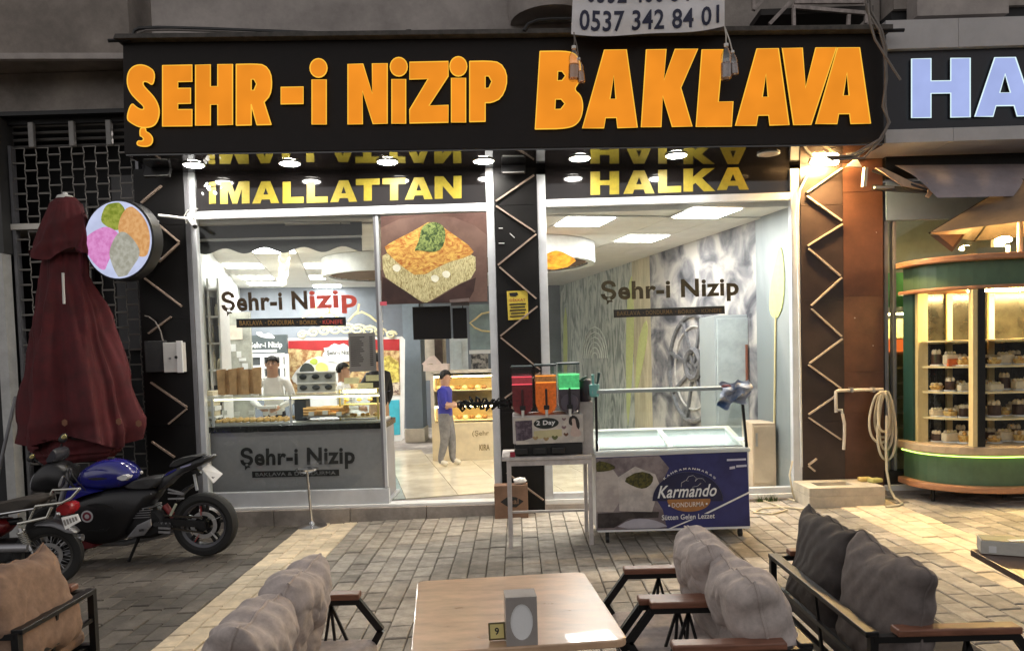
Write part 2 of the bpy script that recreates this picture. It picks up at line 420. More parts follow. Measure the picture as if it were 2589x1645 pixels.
# step and thresholds
st = MB()
for i in range(4):
    xa = -3.5+i*.826; st.box(xa+.002, xa+.822, -.10, .3, gz(xa)-.12, .108)
st.build('step', STEP, bld, bevel=.006, label='low worn stone step under the counter window')
B('threshold', WHITE, bld, x=(-3.5, -.2), y=(-.055, .12), z=(.108, .136), bevel=.004)
B('window_sill', WHITE, bld, x=(.262, 3.048), y=(-.06, .12), z=(.09, .136), bevel=.004)
st = MB(); st.box(.26, 3.05, -.08, .3, -.1, .088); st.build('plinth', STEP, bld)
# shop-front frames
fr = MB()
fr.box(-3.502, -3.455, -.045, .06, .137, 3.78)
o = fr.build('window_jamb', ALU_D, bld, bevel=.003)
def frame(parts, nm, label):
    mb = MB()
    for (x0, x1, z0, z1) in parts: mb.box(x0, x1, -.035, .05, z0, z1)
    return mb.build(nm, ALU, bld, bevel=.004, label=label)
fl = frame([(-3.453, -3.395, .137, 3.78), (-.282, -.2, .137, 3.78), (-3.394, -.283, ZH0, ZH1)], 'window_frame', 'pale metal frame round counter and doorway')
fr_ = frame([(.26, .352, .137, 3.62), (2.955, 3.05, .137, 3.60), (.353, 2.954, ZH0+.02, ZH1+.015), (.353, 2.954, .137, .20)], 'window_frame', 'pale metal frame of the right window')
MB().box(-1.50, -1.475, -.012, .03, .31, ZH0-.001).build('mullion', ALU_D, fl)
MB().box(-1.474, -1.445, -.016, .03, .31, ZH0-.001).build('mullion', ALU, fl)
B('bottom_rail', ALU, fl, x=(-3.394, -1.43), y=(-.03, .04), z=(.137, .30), bevel=.004)
# panes
B('pane', GLASS, fl, x=(-3.394, -1.502), y=(.004, .010), z=(.302, ZH0-.002))
B('pane', GLASS, fl, x=(-1.443, -.284), y=(.004, .010), z=(2.25, ZH0-.002))
B('pane', GLASS, fr_, x=(.354, 2.953), y=(.004, .010), z=(.202, ZH0+.018))
# transom panels with yellow letters
trl = B('transom_panel', BLACKG, bld, x=(-3.393, -.284), y=(.0, .02), z=(ZH1+.002, 3.80))
trr = B('transom_panel', BLACKG, bld, x=(.354, 2.953), y=(.0, .02), z=(ZH1+.017, 3.80))
# polygons of the block letters, y down in a unit box
GL = {
 'A': [[(.33,0),(.67,0),(1,1),(.70,1),(.65,.82),(.35,.82),(.30,1),(0,1)], [(.5,.28),(.59,.60),(.41,.60)]],
 'a': [[(.40,0),(.80,0),(1,1),(.64,1),(.62,.87),(.42,.87),(.39,1),(0,1)], [(.57,.33),(.61,.63),(.5,.63)]],
 'B': [chaikin([(.1,0),(.1,0),(.62,0),(.86,.04),(.96,.2),(.92,.40),(.80,.5),(.96,.58),(1,.75),(.92,.92),(.7,1),(0,1),(0,1)],2), [(.47,.26),(.56,.26),(.63,.32),(.56,.38),(.46,.38)], [(.42,.62),(.54,.62),(.62,.68),(.53,.75),(.41,.75)]],
 'E': [[(0,0),(1,0),(1,.27),(.52,.27),(.52,.38),(.95,.38),(.95,.63),(.52,.63),(.52,.73),(1,.73),(1,1),(0,1)]],
 'H': [[(0,0),(.4,0),(.4,.36),(.6,.36),(.6,0),(1,0),(1,1),(.6,1),(.6,.66),(.4,.66),(.4,1),(0,1)]],
 'h': [[(0,0),(.33,0),(.33,.38),(.67,.38),(.67,0),(1,0),(1,1),(.67,1),(.67,.59),(.33,.59),(.33,1),(0,1)]],
 'R': [chaikin([(0,0),(0,0),(0,0),(.5,0),(.8,.02),(.97,.15),(1,.35),(.95,.52),(.78,.63),(.78,.63),(.98,1),(.98,1),(.58,1),(.58,1),(.42,.66),(.42,.66),(.42,1),(.42,1),(0,1),(0,1)],1), [(.42,.25),(.5,.25),(.57,.33),(.5,.43),(.42,.43)]],
 'P': [chaikin([(0,0),(0,0),(.5,0),(.82,.03),(1,.2),(1,.42),(.85,.62),(.6,.69),(.42,.69),(.42,.69),(.42,1),(.42,1),(0,1),(0,1)],1), [(.42,.25),(.52,.25),(.6,.34),(.52,.45),(.42,.45)]],
 'N': [[(0,0),(.38,0),(.62,.5),(.62,0),(1,0),(1,1),(.64,1),(.37,.45),(.37,1),(0,1)]],
 'n': [[(0,0),(.32,0),(.70,.56),(.70,0),(1,0),(1,1),(.70,1),(.30,.43),(.30,1),(0,1)]],
 'Z': [[(0,0),(1,0),(1,.24),(.5,.72),(1,.72),(1,1),(0,1),(0,.78),(.48,.28),(0,.28)]],
 'K': [[(.09,0),(.44,0),(.40,.4),(.60,0),(1,0),(.70,.5),(.9,1),(.55,1),(.38,.6),(.35,1),(0,1)]],
 'k': [[(0,0),(.30,0),(.30,.36),(.62,0),(.98,0),(.58,.42),(1,1),(.64,1),(.38,.62),(.30,.70),(.30,1),(0,1)]],
 'L': [[(.16,0),(.73,0),(.60,.68),(1,.68),(.96,1),(0,1)]],
 'l': [[(0,0),(.38,0),(.38,.72),(1,.72),(1,1),(0,1)]],
 'V': [[(0,0),(.37,0),(.43,.52),(.62,0),(1,0),(.53,1),(.21,1)]],
 'M': [[(0,0),(.36,0),(.5,.5),(.64,0),(1,0),(1,1),(.74,1),(.74,.34),(.58,1),(.42,1),(.26,.34),(.26,1),(0,1)]],
 'T': [[(0,0),(1,0),(1,.28),(.67,.28),(.67,1),(.33,1),(.33,.28),(0,.28)]],
 'S': [chaikin([(.86,.12),(.8,.34),(.62,.27),(.5,.27),(.5,.33),(.62,.4),(.85,.53),(.98,.68),(.98,.82),(.88,.95),(.7,1),(.4,1),(.15,.93),(0,.86),(.15,.6),(.3,.68),(.45,.72),(.53,.71),(.52,.66),(.35,.58),(.12,.45),(.02,.3),(.05,.13),(.2,.03),(.42,0),(.65,.03)],2)],
 ',': [chaikin([(.2,0),(.55,0),(.55,.2),(.8,.3),(1,.55),(.95,.85),(.7,1),(.3,1),(0,.92),(.05,.7),(.35,.72),(.45,.6),(.3,.45),(.2,.45)],2)],
 '-': [[(0,0),(1,0),(1,1),(0,1)]],
 'o': [[(.5+.5*math.cos(i*math.pi/10), .5+.5*math.sin(i*math.pi/10)) for i in range(20)]],
}
def letter(ch, x0, y0, x1, y1, plane, parent, face, d=.012, trim=None, tr=.006, side=None, dy=0.0):
    n, p0 = plane; n = Vector(n).normalized()
    fn = lambda x, y: FP(x0+(x1-x0)*x, y0+(y1-y0)*y+dy*x, n, p0) - n*d
    mb = MB(); mb.holed(GL[ch], fn, n*(d-.0015))
    nf = len(mb.f)
    if side is not None:
        ntri = sum(1 for f in mb.f if len(f) == 3)//2
        mb.m = [0 if i < ntri else 1 for i in range(nf)]
    lo = mb.build('letter', [face, side or face], parent)
    if trim is not None:
        t = MB()
        for l in GL[ch]: t.tube([fn(x, y) - n*.001 for x, y in l], tr, 6, closed=True)
        t.build('edge_glow', trim, lo)
    return lo
YEL = M('yellow_vinyl', (.40, .315, .03), .45, var=.12, scale=30)
PT = ((0, 1, 0), (0, -.001, 0))
for ch, x0, x1, y0, y1 in [('-',529,546,474,516),('-',529,546,461,471),('M',557,631,460,516),('A',638,706,459.5,515),('l',715,768,460,514.5),('l',776,829,459,513.5),('A',835,903,457,511.5),('T',900,960,453,508.5),
                           ('T',967,1026,451,507),('A',1024,1094,449.5,505),('n',1099,1167,446.5,503)]:
    letter(ch, x0, y0, x1, y1, PT, trl, YEL, .004, dy=-1.5)
for ch, x0, x1, y0, y1 in [('h',1493,1565,434.5,493),('A',1576,1655,432,490.5),('l',1664,1722,430,488),('k',1728,1808,427,485),('A',1813,1893,424.5,481)]:
    letter(ch, x0, y0, x1, y1, PT, trr, YEL, .004, dy=-1.5)
# torn film and tape on the transom beside the first letter
for i in range(7):
    c = FY(random.uniform(505, 560), random.uniform(462, 512), -.004)
    MB().ball(c, (random.uniform(.01, .03), .004, random.uniform(.008, .02)), 7, 5, RY(random.uniform(-1, 1))).build('torn_film', WHITE, trl)
# ---- upper walls
B('upper_wall', CONC_L, bld, x=(-3.62, 1.95), y=(-.33, .6), z=(3.9, 7.0))
B('upper_wall', CONC, bld, x=(1.951, 3.9), y=(-.05, .6), z=(3.81, 7.0), label='darker wall behind the condenser bracket')
B('wall', DARK, bld, x=(-4.1, 3.95), y=(.26, .34), z=(3.36, 4.2))
# rounded concrete column end above the sign
mb = MB(); cc = FY(1395, 60, -.34)
mb.lathe([(.42, cc.z+.0), (.44, cc.z+.1), (.44, 7.0)], (cc.x, -.34, 0), 28); mb.build('round_column', CONC_L, bld, smooth=True)
mb = MB(); mb.tube([FY(x, y, -.86) for x, y in ((1325, 78), (1335, 62), (1360, 52), (1400, 49), (1440, 49), (1475, 52))], .018, 8); mb.build('conduit', BLKPL, bld, smooth=True)
# left neighbour: parapet, soffit, beam, grille
nb = thing('neighbour_building', 'brown grey concrete shop bay with closed roller grille on the left', 'building', (-5.2, 0, 0))
ZS = 4.80
a, b = FZ(-40, 134, ZS), FZ(330, 150, ZS)
mb = MB(); mb.prism([(a.x-6, a.y-.3, ZS+.06), (b.x, b.y, ZS+.06), (b.x, .4, ZS+.06), (a.x-6, .4, ZS+.06)], (0, 0, 2.2)); mb.build('parapet', CONC_D, nb)
mb = MB(); mb.prism([(a.x-6, a.y-.315, ZS+.0), (b.x, b.y-.015, ZS+.0), (b.x, b.y+.05, ZS), (a.x-6, a.y-.25, ZS)], (0, 0, .058)); mb.build('drip_edge', CONC_L, nb)
mb = MB(); mb.box(-12, -3.7, -.0, .4, 4.45, ZS+.05); mb.build('beam', CONC, nb)
B('beam_trim', BLKMET, nb, x=(-12, -3.72), y=(-.03, .1), z=(4.405, 4.448))
B('soffit_slab', CONC_D, nb, x=(-12, -3.7), y=(.02, .4), z=(ZS+.051, ZS+.2))
B('back_wall', DARK, nb, x=(-12, -4.03), y=(.75, .8), z=(-.3, 4.5))
B('roof_slab', DARK, nb, x=(-12, -4.03), y=(.101, .75), z=(4.35, 4.404))
mb = MB(); mb.box(-5.35, -4.9, .60, .66, .0, 3.6); mb.build('shop_door', M('grey_panel', (.07, .07, .075), .5), nb)
mb = MB(); mb.box(-4.62, -4.2, .60, .66, 1.9, 3.9); mb.build('poster_panel', M('grey_panel_b', (.10, .10, .105), .5), nb)
mb = MB(); mb.box(-5.565, -5.465, -.08, .06, -.2, 2.95); mb.build('pilaster', M('pale_pilaster', (.50, .50, .49), .6), nb)
B('side_recess', DARK, nb, x=(-12, -5.57), y=(-.02, .2), z=(-.3, 4.40))
mb = MB(); mb.box(-5.60, -5.45, -.07, .2, 2.953, 4.40); mb.build('pilaster', M('dark_pilaster', (.05, .05, .05), .6), nb)
mb = MB(); mb.tube([(-5.70, -.3, -.1), (-5.38, -.12, 1.42)], .018, 8); mb.build('leaning_pole', ALU_D, nb)
# roller barrel with brackets
GY = .10
for k in range(4):
    MB().cyl((-5.42, GY+.05, 4.12+k*.075), (-4.05, GY+.05, 4.12+k*.075), .018, seg=8).build('roller_rod', M('dull_rod', (.10, .095, .09), .5, metal=.4), nb)
for xx in (-5.17, -4.73, -4.33):
    MB().box(xx-.03, xx+.03, GY-.05, GY+.0, 4.09, 4.36).build('roller_bracket', M('dull_bracket', (.28, .27, .26), .5), nb, bevel=.01)
for xx in (-5.42, -4.045): B('grille_rail', ALU_D, nb, x=(xx-.02, xx+.012), y=(GY-.03, GY+.05), z=(-.1, 4.12))
GRW = M('grille_wire', (.26, .245, .225), .45, metal=.2, var=.2)
per, amp, rows = .258, .036, 52
for k in range(rows):
    z0 = 4.06-k*.082; pts = []; ph = (k % 2)*.5
    if z0 < -.1: break
    n = int(1.36/per*26)
    for i in range(n+1):
        x = -5.41+1.36*i/n; t = ((x+5.41)/per+ph) % 1.0
        w = math.sin(2*math.pi*t); w = math.copysign(min(1, abs(w)*2.1)**.8, w)
        pts.append((x-math.sin(4*math.pi*t)*.030, GY, z0+amp*w))
    MB().tube(pts, .0055, 5).build('grille_wire', GRW, nb, smooth=True)
# ================================================================ main sign box
ORANGE = emit('orange_lit_face', (.93, .30, .022), .74, var=.10, scale=2.5)
OTRIM = emit('orange_lit_edge', (1.0, .52, .05), .85)
SIGNB = M('sign_black', (.014, .011, .0105), .6, var=.3, scale=2, spec=.25)
sg = thing('shop_sign', 'long black sign box with glowing orange block letters above the shopfront', 'sign', (0, -.75, 3.7))
YS = -.75
mb = MB(); bl_, br_, tr_, tl_ = Vector((-3.754, YS, 3.769)), Vector((3.595, YS, 3.649)), Vector((3.586, YS, 4.683)), Vector((-3.713, YS, 4.825))
mb.prism([bl_, br_, tr_, tl_], (0, .66, 0)); mb.build('sign_case', SIGNB, sg, bevel=.006)
mb = MB(); mb.prism([(bl_.x+.01, YS+.012, bl_.z-.016), (br_.x-.01, YS+.012, br_.z-.016), (br_.x-.01, -.0, br_.z-.016), (bl_.x+.01, -.0, bl_.z-.016)], (0, 0, .014)); mb.build('soffit_panel', BLACKG, sg)
# flashing along the top
FLASH = M('dirty_flashing', (.065, .058, .052), .7, var=.5, scale=12, bump=.6)
mb = MB(); mb.prism([(tl_.x-.04, YS-.10, tl_.z-.0), (tr_.x+.05, YS-.10, tr_.z-.0), (tr_.x+.05, YS-.10, tr_.z+.045), (tl_.x-.02, YS-.10, tl_.z+.045)], (0, .72, 0)); mb.build('top_flashing', FLASH, sg, bevel=.004)
mb = MB(); mb.tube([(tl_.x-.11, YS-.05, tl_.z+.0), (tl_.x+.1, YS-.05, tl_.z+.0)], .018, 8); mb.build('end_rod', BLKMET, sg)
mb = MB(); mb.tube([(tr_.x-.1, YS-.06, tr_.z+.0), (tr_.x+.17, YS-.06, tr_.z+.0)], .018, 8); mb.build('end_rod', BLKMET, sg)
for i in range(16):
    t = random.random(); c = tl_.lerp(tr_, t)+Vector((0, -.06+random.random()*.1, .05))
    MB().ball(c, (random.uniform(.02, .06), .03, random.uniform(.008, .02)), 7, 5).build('debris', STEP if i % 2 else FLASH, sg)
PS = ((0, 1, 0), (0, YS, 0))
SIDE = M('letter_side', (.02, .012, .008), .5)
BIG = [('S',323.5,408,166.7,325,0),(',',350,390.5,326,372.5,0),('E',415,489,169,322,-1),('H',498,591,168,320,-2),('R',600.5,690,166.5,319.5,-2),('-',713,769,224,266,-1),('-',791,827,205,317,0),('o',786,829,152,199,0),
       ('N',881.5,980.5,166,317,-2),('-',992,1027,204,315,0),('o',988,1031,149,196,0),('Z',1037,1134,161,314,-2),('-',1142,1178,201,312,0),('o',1138,1181,147,196,0),('P',1188,1281,159,310.5,-2),
       ('B',1353,1474,134,329,-2),('a',1472,1610,131,327,-2),('K',1620,1762,129.6,324,-2),('L',1758,1851,129.6,323,-1),('a',1857,1992,128,320.6,-2),('V',1975,2111,126,319,-2),('a',2059,2197,125,316,-1)]
for ch, x0, x1, y0, y1, dy in BIG: letter(ch, x0, y0, x1, y1, PS, sg, ORANGE, .03, trim=OTRIM, tr=.0055, side=SIDE, dy=dy)
# downlights in the soffit
SPOT = emit('downlight_lens', (1.0, .95, .86), 190.0, var=0)
SPOTOFF = M('dead_downlight_lens', (.42, .34, .30), .4)
SN = Vector((.0163, 0, 1)); SP = Vector((0, 0, 3.692))
for i, (x, y) in enumerate(((490, 415), (733, 411), (979, 407), (1223, 405), (1466, 398), (1710, 391), (1943, 387))):
    c = FP(x, y, SN, SP); off = i == 6
    mb = MB(); mb.lathe([(.108, -.001), (.112, -.012), (.095, -.014)], c, 24); d = mb.build('downlight', WHITE, sg, label='unlit downlight at the right end' if off else None)
    mb = MB(); mb.lathe([(.094, -.0145), (.092, -.018)], c, 24); mb.build('lens', SPOTOFF if off else SPOT, d)
# ================================================================ banner with the telephone number and its bottle weights
CLOTH = M('banner_cloth', (.80, .78, .80), .75, var=.08, scale=5, bump=.2, bscale=200)
NAVY = M('navy_print', (.016, .018, .052), .55)
YB = -.97
bn = thing('phone_banner', 'white cloth banner with navy telephone numbers hanging over the sign', 'banner', FY(1640, 90, YB))
def banp(u, v, off=0.0):
    x = 1444+(1832-1444)*u+8*(1-v)*(1-u); yb = 87+4*math.sin(u*math.pi)-(u**3)*22+3*math.sin(u*9)
    y = -95+(yb+95)*v
    return FY(x, y, YB+.018*math.sin(u*11+v*2)+.008*math.sin(v*14)-off)
MB().grid(lambda u, v: banp(u, v), 40, 16).build('cloth', CLOTH, bn, smooth=True)
def banner_text(s, u0, u1, v0, v1, bend):
    cu = bpy.data.curves.new('t', 'FONT'); cu.body = s; cu.offset = .018; cu.resolution_u = 3; cu.space_character = 1.06
    ob = bpy.data.objects.new('t', cu); COL.objects.link(ob); me0 = ob.to_mesh()
    bm = bmesh.new(); bm.from_mesh(me0); ob.to_mesh_clear(); bpy.data.objects.remove(ob)
    bmesh.ops.triangulate(bm, faces=bm.faces)
    for _ in range(3): bmesh.ops.subdivide_edges(bm, edges=[e for e in bm.edges if e.calc_length() > .12], cuts=1); bmesh.ops.triangulate(bm, faces=bm.faces)
    bm.verts.index_update()
    vs = [w.co.copy() for w in bm.verts]; fs = [tuple(w.index for w in f.verts) for f in bm.faces]; bm.free()
    X0, X1 = min(w.x for w in vs), max(w.x for w in vs); Y0, Y1 = min(w.y for w in vs), max(w.y for w in vs)
    P = []
    for w in vs:
        tx = (w.x-X0)/(X1-X0); ty = (w.y-Y0)/(Y1-Y0); u = u0+(u1-u0)*tx
        P.append(banp(u, v1+(v0-v1)*ty + bend*math.sin(tx*math.pi), .006))
    MB().add(P, fs).build('lettering', NAVY, bn)
banner_text('0537 342 84 01', .05, .965, .585+.06, .945-.015, .018)
banner_text('0532 466 54 61', .09, .93, .19, .545, .02)
BOT = glass('clear_bottle', (.93, .93, .93), refl=.25, rough=.08)
BOTL = M('bottle_wrap', (.30, .23, .22), .4, var=.3, scale=30)
def bottle(x, ytop, ybot, r, label, wrap, tilt=0):
    top = FY(x, ytop, YB+.02); h = FY(x, ytop, YB).z-FY(x, ybot, YB).z
    t = thing('hanging_bottle', label, 'bottle', top-Vector((0, 0, h)), 'bottles weighting the banner')
    R = RY(tilt)
    MB().lathe([(r*.35, 0), (r*.38, -h*.10), (r*.9, -h*.28), (r, -h*.36), (r*.93, -h*.5), (r, -h*.62), (r, -h*.95), (r*.7, -h)], top, 14, R).build('body', BOT, t, smooth=True)
    MB().lathe([(r*.43, .004), (r*.43, -h*.07)], top, 10, R).build('cap', WHITE, t)
    MB().lathe([(r*.97, -h*.53), (r*.97, -h*.93)], top, 14, R).build('fill', wrap, t, smooth=True)
    return t
def string(p, q, nm='string'): return MB().tube([p, (Vector(p)+Vector(q))/2+Vector((.006, 0, 0)), q], .006, 6)
b1 = bottle(1451, 118, 205, .05, 'plastic bottle hanging over the letter B', M('letterlit_orange', (.50, .20, .05), .35), .03)  # glow of the sign letters through the clear bottle is put into the fill colour
b2 = bottle(1463, 148, 212, .036, 'smaller plastic bottle behind the one over the letter B', M('letterlit_amber', (.46, .22, .08), .35), -.1)  # letter light through the bottle, mixed into this amber colour
b3 = bottle(1836, 112, 204, .05, 'long plastic bottle hanging beside the letter L', BOTL, .02)
b4 = bottle(1852, 130, 192, .038, 'short plastic bottle hanging behind the long one by the L', BOTL, -.08)
string(FY(1451, 82, YB), FY(1451, 120, YB+.02)).build('string', CABLE, b1)
string(FY(1452, 90, YB), FY(1463, 149, YB+.02)).build('string', CABLE, b2)
string(FY(1832, 66, YB), FY(1836, 114, YB+.02)).build('string', OFFW, b3)
string(FY(1833, 70, YB), FY(1852, 131, YB+.02)).build('string', OFFW, b4)
# ================================================================ condenser bracket and cables, top right
ac = thing('condenser_bracket', 'rusty white metal bracket frame on the wall above the sign end', 'bracket', FY(2100, 60, -.45))
RW = M('rusty_white_steel', (.36, .31, .29), .6, var=.35, scale=18)
for a, b in (((2008, 6), (2184, 5)), ((2006, 18), (2190, 34)), ((2006, 22), (2007, 70)), ((2146, 38), (2144, 72)), ((1905, 26), (1928, 0)), ((1945, 62), (1998, 6)), ((2190, 30), (2189, 60)), ((1905, 0), (1905, 26))):
    MB().bar(FY(*a, -.5), FY(*b, -.5), .03, .034).build('rail', RW, ac)
for a, b in (((2006, 20), (2010, 12)), ((2188, 34), (2188, 22))): MB().bar(FY(*a, -.5), FY(*b, -.06), .03, .03).build('arm', RW, ac)
B('tray', M('dark_tray', (.03, .026, .024), .7), ac, x=(FY(1910, 0, -.3).x, FY(2190, 0, -.3).x), y=(-.45, -.1), z=(5.02, 5.08))
cb = thing('cable_bundle', 'tangled grey cables dangling past the end of the orange sign', 'cable', FY(2225, 380, -.82))
for k, (w, r) in enumerate(((0, .014), (9, .011), (-7, .010))):
    pts = [(2190+w, -30), (2198+w*.6, 30), (2225+w*.5, 75), (2236+w*.3, 120), (2241-w*.2, 200), (2234+w*.5, 270), (2247-w*.3, 310), (2228+w*.4, 352), (2165+w*2, 396+w*.4), (2090+w, 400+w*.5)]
    MB().tube([FY(x+2*math.sin(i*2.3+k), y, -.83-.015*k) for i, (x, y) in enumerate(pts)], r, 7).build('cable', CABLE, cb, smooth=True)
MB().tube([FY(x, y, -.9) for x, y in ((2193, 10), (2200, 60), (2212, 100), (2240, 145), (2262, 180), (2277, 203))], .011, 7).build('loose_cable', CABLE, cb, smooth=True)
lc = thing('ledge_cable', 'thick dark cable looping along the sign top at the left', 'cable', FY(340, 80, -.7))
MB().tube([FY(x, y, -.62) for x, y in ((336, 92), (340, 78), (352, 72), (400, 70), (520, 73), (700, 80), (860, 86))], .017, 7).build('cable', BLKPL, lc, smooth=True)
MB().tube([FY(x, y, -.64) for x, y in ((344, 94), (350, 84), (370, 77), (430, 76), (560, 80), (760, 88))], .010, 6).build('cable', CABLE, lc, smooth=True)
# ================================================================ lamps on the front
def floodlight(nm, label, px, Y, w, h, lit=None):
    c = FY(*px, Y); t = thing(nm, label, 'floodlight', c)
    MB().obox(c, (w, .05, h), RX(-.5)).build('housing', BLKPL, t, bevel=.006)
    MB().obox(c+Vector((0, -.031*math.cos(.5)-.0, -.031*math.sin(.5)+.0)), (w*.9, .006, h*.8), RX(-.5)).build('lens', lit or M('grey_lens', (.22, .22, .21), .25), t)
    MB().bar(c+Vector((0, 0, h*.3)), c+Vector((0, .15, h*.75)), .03, .02).build('bracket', BLKMET, t)
    MB().box(c.x-w/2, c.x+w/2, c.y-.06, c.y+.04, c.z+h*.62, c.z+h*1.1).build('hood', ALU_D, t, bevel=.008)
    return t
floodlight('flood_lamp', 'unlit black floodlight above the round ice cream sign', (400, 430), -.22, .27, .17)
floodlight('flood_lamp', 'unlit black floodlight at the top of the middle pillar', (1298, 426), -.16, .25, .12)
WARM = emit('warm_lamp', (1.0, .64, .25), 1050.0, var=0)
c = FY(2088, 408, -.24); wl_ = thing('warm_wall_lamp', 'glowing warm floodlight on the pillar by the rust panel', 'lamp', c)
MB().obox(c+Vector((0, .03, .035)), (.30, .12, .05), RX(-.35)).build('housing', ALU, wl_, bevel=.01)
MB().obox(c+Vector((0, -.02, .0)), (.25, .10, .012), RX(-.6)).build('lens', WARM, wl_)
MB().bar(c+Vector((.05, .03, .04)), c+Vector((.08, .2, .08)), .03, .02).build('bracket', STEEL, wl_)
MB().tube([FY(x, y, -.08) for x, y in ((2064, 420), (2040, 445), (2022, 480), (2016, 540), (2019, 700), (2024, 1000), (2027, 1180))], .013, 8).build('flex_conduit', OFFW, wl_, smooth=True)
mb = MB(); mb.prism([FY(x, y, -.2) for x, y in ((2140, 420), (2165, 398), (2180, 422))], (0, .03, 0)); mb.build('mount_plate', ALU, wl_)
cv = thing('security_camera', 'small white camera on an arm at the left window corner', 'camera', FY(484, 560, -.1))
MB().tube([FY(400, 544, -.45), FY(482, 553, -.12)], .013, 8).build('arm', WHITE, cv)
MB().ball(FY(482, 548, -.10), (.045, .04, .05)).build('housing', WHITE, cv, smooth=True)
MB().tube([FY(480, 555, -.12), FY(492, 572, -.22)], [.028, .026], 12).build('barrel', WHITE, cv, smooth=True)
MB().tube([FY(491.5, 571, -.218), FY(494, 574, -.24)], .022, 12).build('lens', BLKPL, cv)
MB().tube([FY(x, y, -.06) for x, y in ((476, 530), (466, 545), (470, 565), (486, 530), (500, 528))], .006, 6).build('wire', OFFW, cv, smooth=True)
# meter boxes on the left pillar
mt_ = thing('meter_box', 'white electric box fixed on the black pillar', 'electric box', FY(440, 940, -.15))
a, b = FY(413, 866, -.15), FY(463, 940, -.15)
MB().box(a.x, b.x, -.17, -.055, b.z, a.z).build('case', OFFW, mt_, bevel=.006)
MB().box(b.x-.05, b.x+.012, -.178, -.15, b.z-.005, a.z+.015).build('door_edge', WHITE, mt_, bevel=.004)
MB().lathe([(.018, 0), (.016, .012)], (a.x+.14, -.17, (a.z+b.z)/2-.0), 12, RX(math.pi/2)).build('lock', BLKPL, mt_)
MB().box(a.x+.06, a.x+.085, -.174, -.17, (a.z+b.z)/2-.02, (a.z+b.z)/2+.0).build('plate', ALU_D, mt_)
bb = thing('junction_box', 'matt black box beside the white electric box', 'electric box', FY(390, 935, -.12))
a2 = FY(366, 862, -.12); b2_ = FY(411, 940, -.12)
MB().box(a2.x, a.x-.004, -.14, -.055, b2_.z, a2.z).build('case', M('matt_black', (.03, .03, .031), .7), bb, bevel=.006)
MB().tube([FY(x, y, -.1) for x, y in ((412, 862), (405, 835), (392, 812), (375, 800), (366, 798))], .008, 6).build('cable', CABLE, bb, smooth=True)
# ================================================================ round lightbox
ds = thing('round_lightbox', 'round glowing lightbox showing four ice cream scoops', 'sign', FY(313, 610, -.55))
c = FY(311, 609, -.55); R = RZ(math.radians(-11)); nrm = R @ Vector((0, -1, 0)); ux = R @ Vector((1, 0, 0))
RD = R @ RX(math.pi/2)
MB().lathe([(.385, -.08), (.40, -.075), (.40, .065), (.385, .07)], c, 44, RD).build('drum', BLKPL, ds, smooth=True)
FACE = emit('lightbox_face', (.58, .63, .86), .75, var=.12, scale=6)
MB().lathe([(.38, .071), (.378, .076)], c, 44, RD).build('face', FACE, ds)
def blob(nm, pts, mt, off):
    P = chaikin([(x*1.0, z) for x, z in pts], 2); mx_ = sum(x for x, _ in P)/len(P); mz_ = sum(z for _, z in P)/len(P); P = [(max(-.97, min(.97, mx_+(x-mx_)*1.22)), mz_+(z-mz_)*1.18) for x, z in P]; P = [(x, z) if math.hypot(x, z) < .96 else (x/math.hypot(x, z)*.96, z/math.hypot(x, z)*.96) for x, z in P]
    MB().prism([c+ux*(x*.38)+Vector((0, 0, z*.38))+nrm*(.078+off) for x, z in P], -nrm*.003).build(nm, mt, ds)
def escoop(n, ca, cb_, st, sc=22):
    mt = emit(n, ca, st*.75, var=.0, scale=sc); cr = [x for x in mt.node_tree.nodes if x.type == 'VALTORGB'][0]
    cr.color_ramp.elements[0].color = (*cb_, 1); cr.color_ramp.elements[0].position = .38; cr.color_ramp.elements[1].position = .62; return mt
blob('scoop', [(-.42, .55), (-.25, .9), (.05, .95), (.25, .7), (.15, .35), (-.05, .28), (-.3, .42)], escoop('pistachio_print', (.36, .40, .07), (.20, .25, .03), 1.0), .001)
blob('scoop', [(.2, .55), (.45, .78), (.8, .55), (.95, .1), (.85, -.35), (.6, -.4), (.35, -.1), (.1, .18)], escoop('caramel_print', (.80, .45, .19), (.66, .33, .12), 1.0), .002)
blob('scoop', [(-.55, .25), (-.3, .3), (.0, .1), (-.12, -.15), (-.35, -.5), (-.45, -.72), (-.75, -.45), (-.95, -.05), (-.85, .1)], escoop('berry_print', (.78, .32, .66), (.66, .22, .52), 1.0), .003)
blob('scoop', [(-.2, -.3), (.02, .08), (.22, .12), (.45, -.1), (.6, -.4), (.3, -.75), (.1, -1.0), (-.05, -.8), (-.15, -.55)], escoop('vanilla_print', (.48, .47, .40), (.36, .35, .28), 1.0), .004)
MB().tube([c-nrm*.07+Vector((.0, 0, .15)), FY(400, 560, -.08)], .016, 8).build('bracket', ALU_D, ds)
MB().tube([c-nrm*.07-Vector((.0, 0, .15)), FY(405, 655, -.08)], .016, 8).build('bracket', ALU_D, ds)
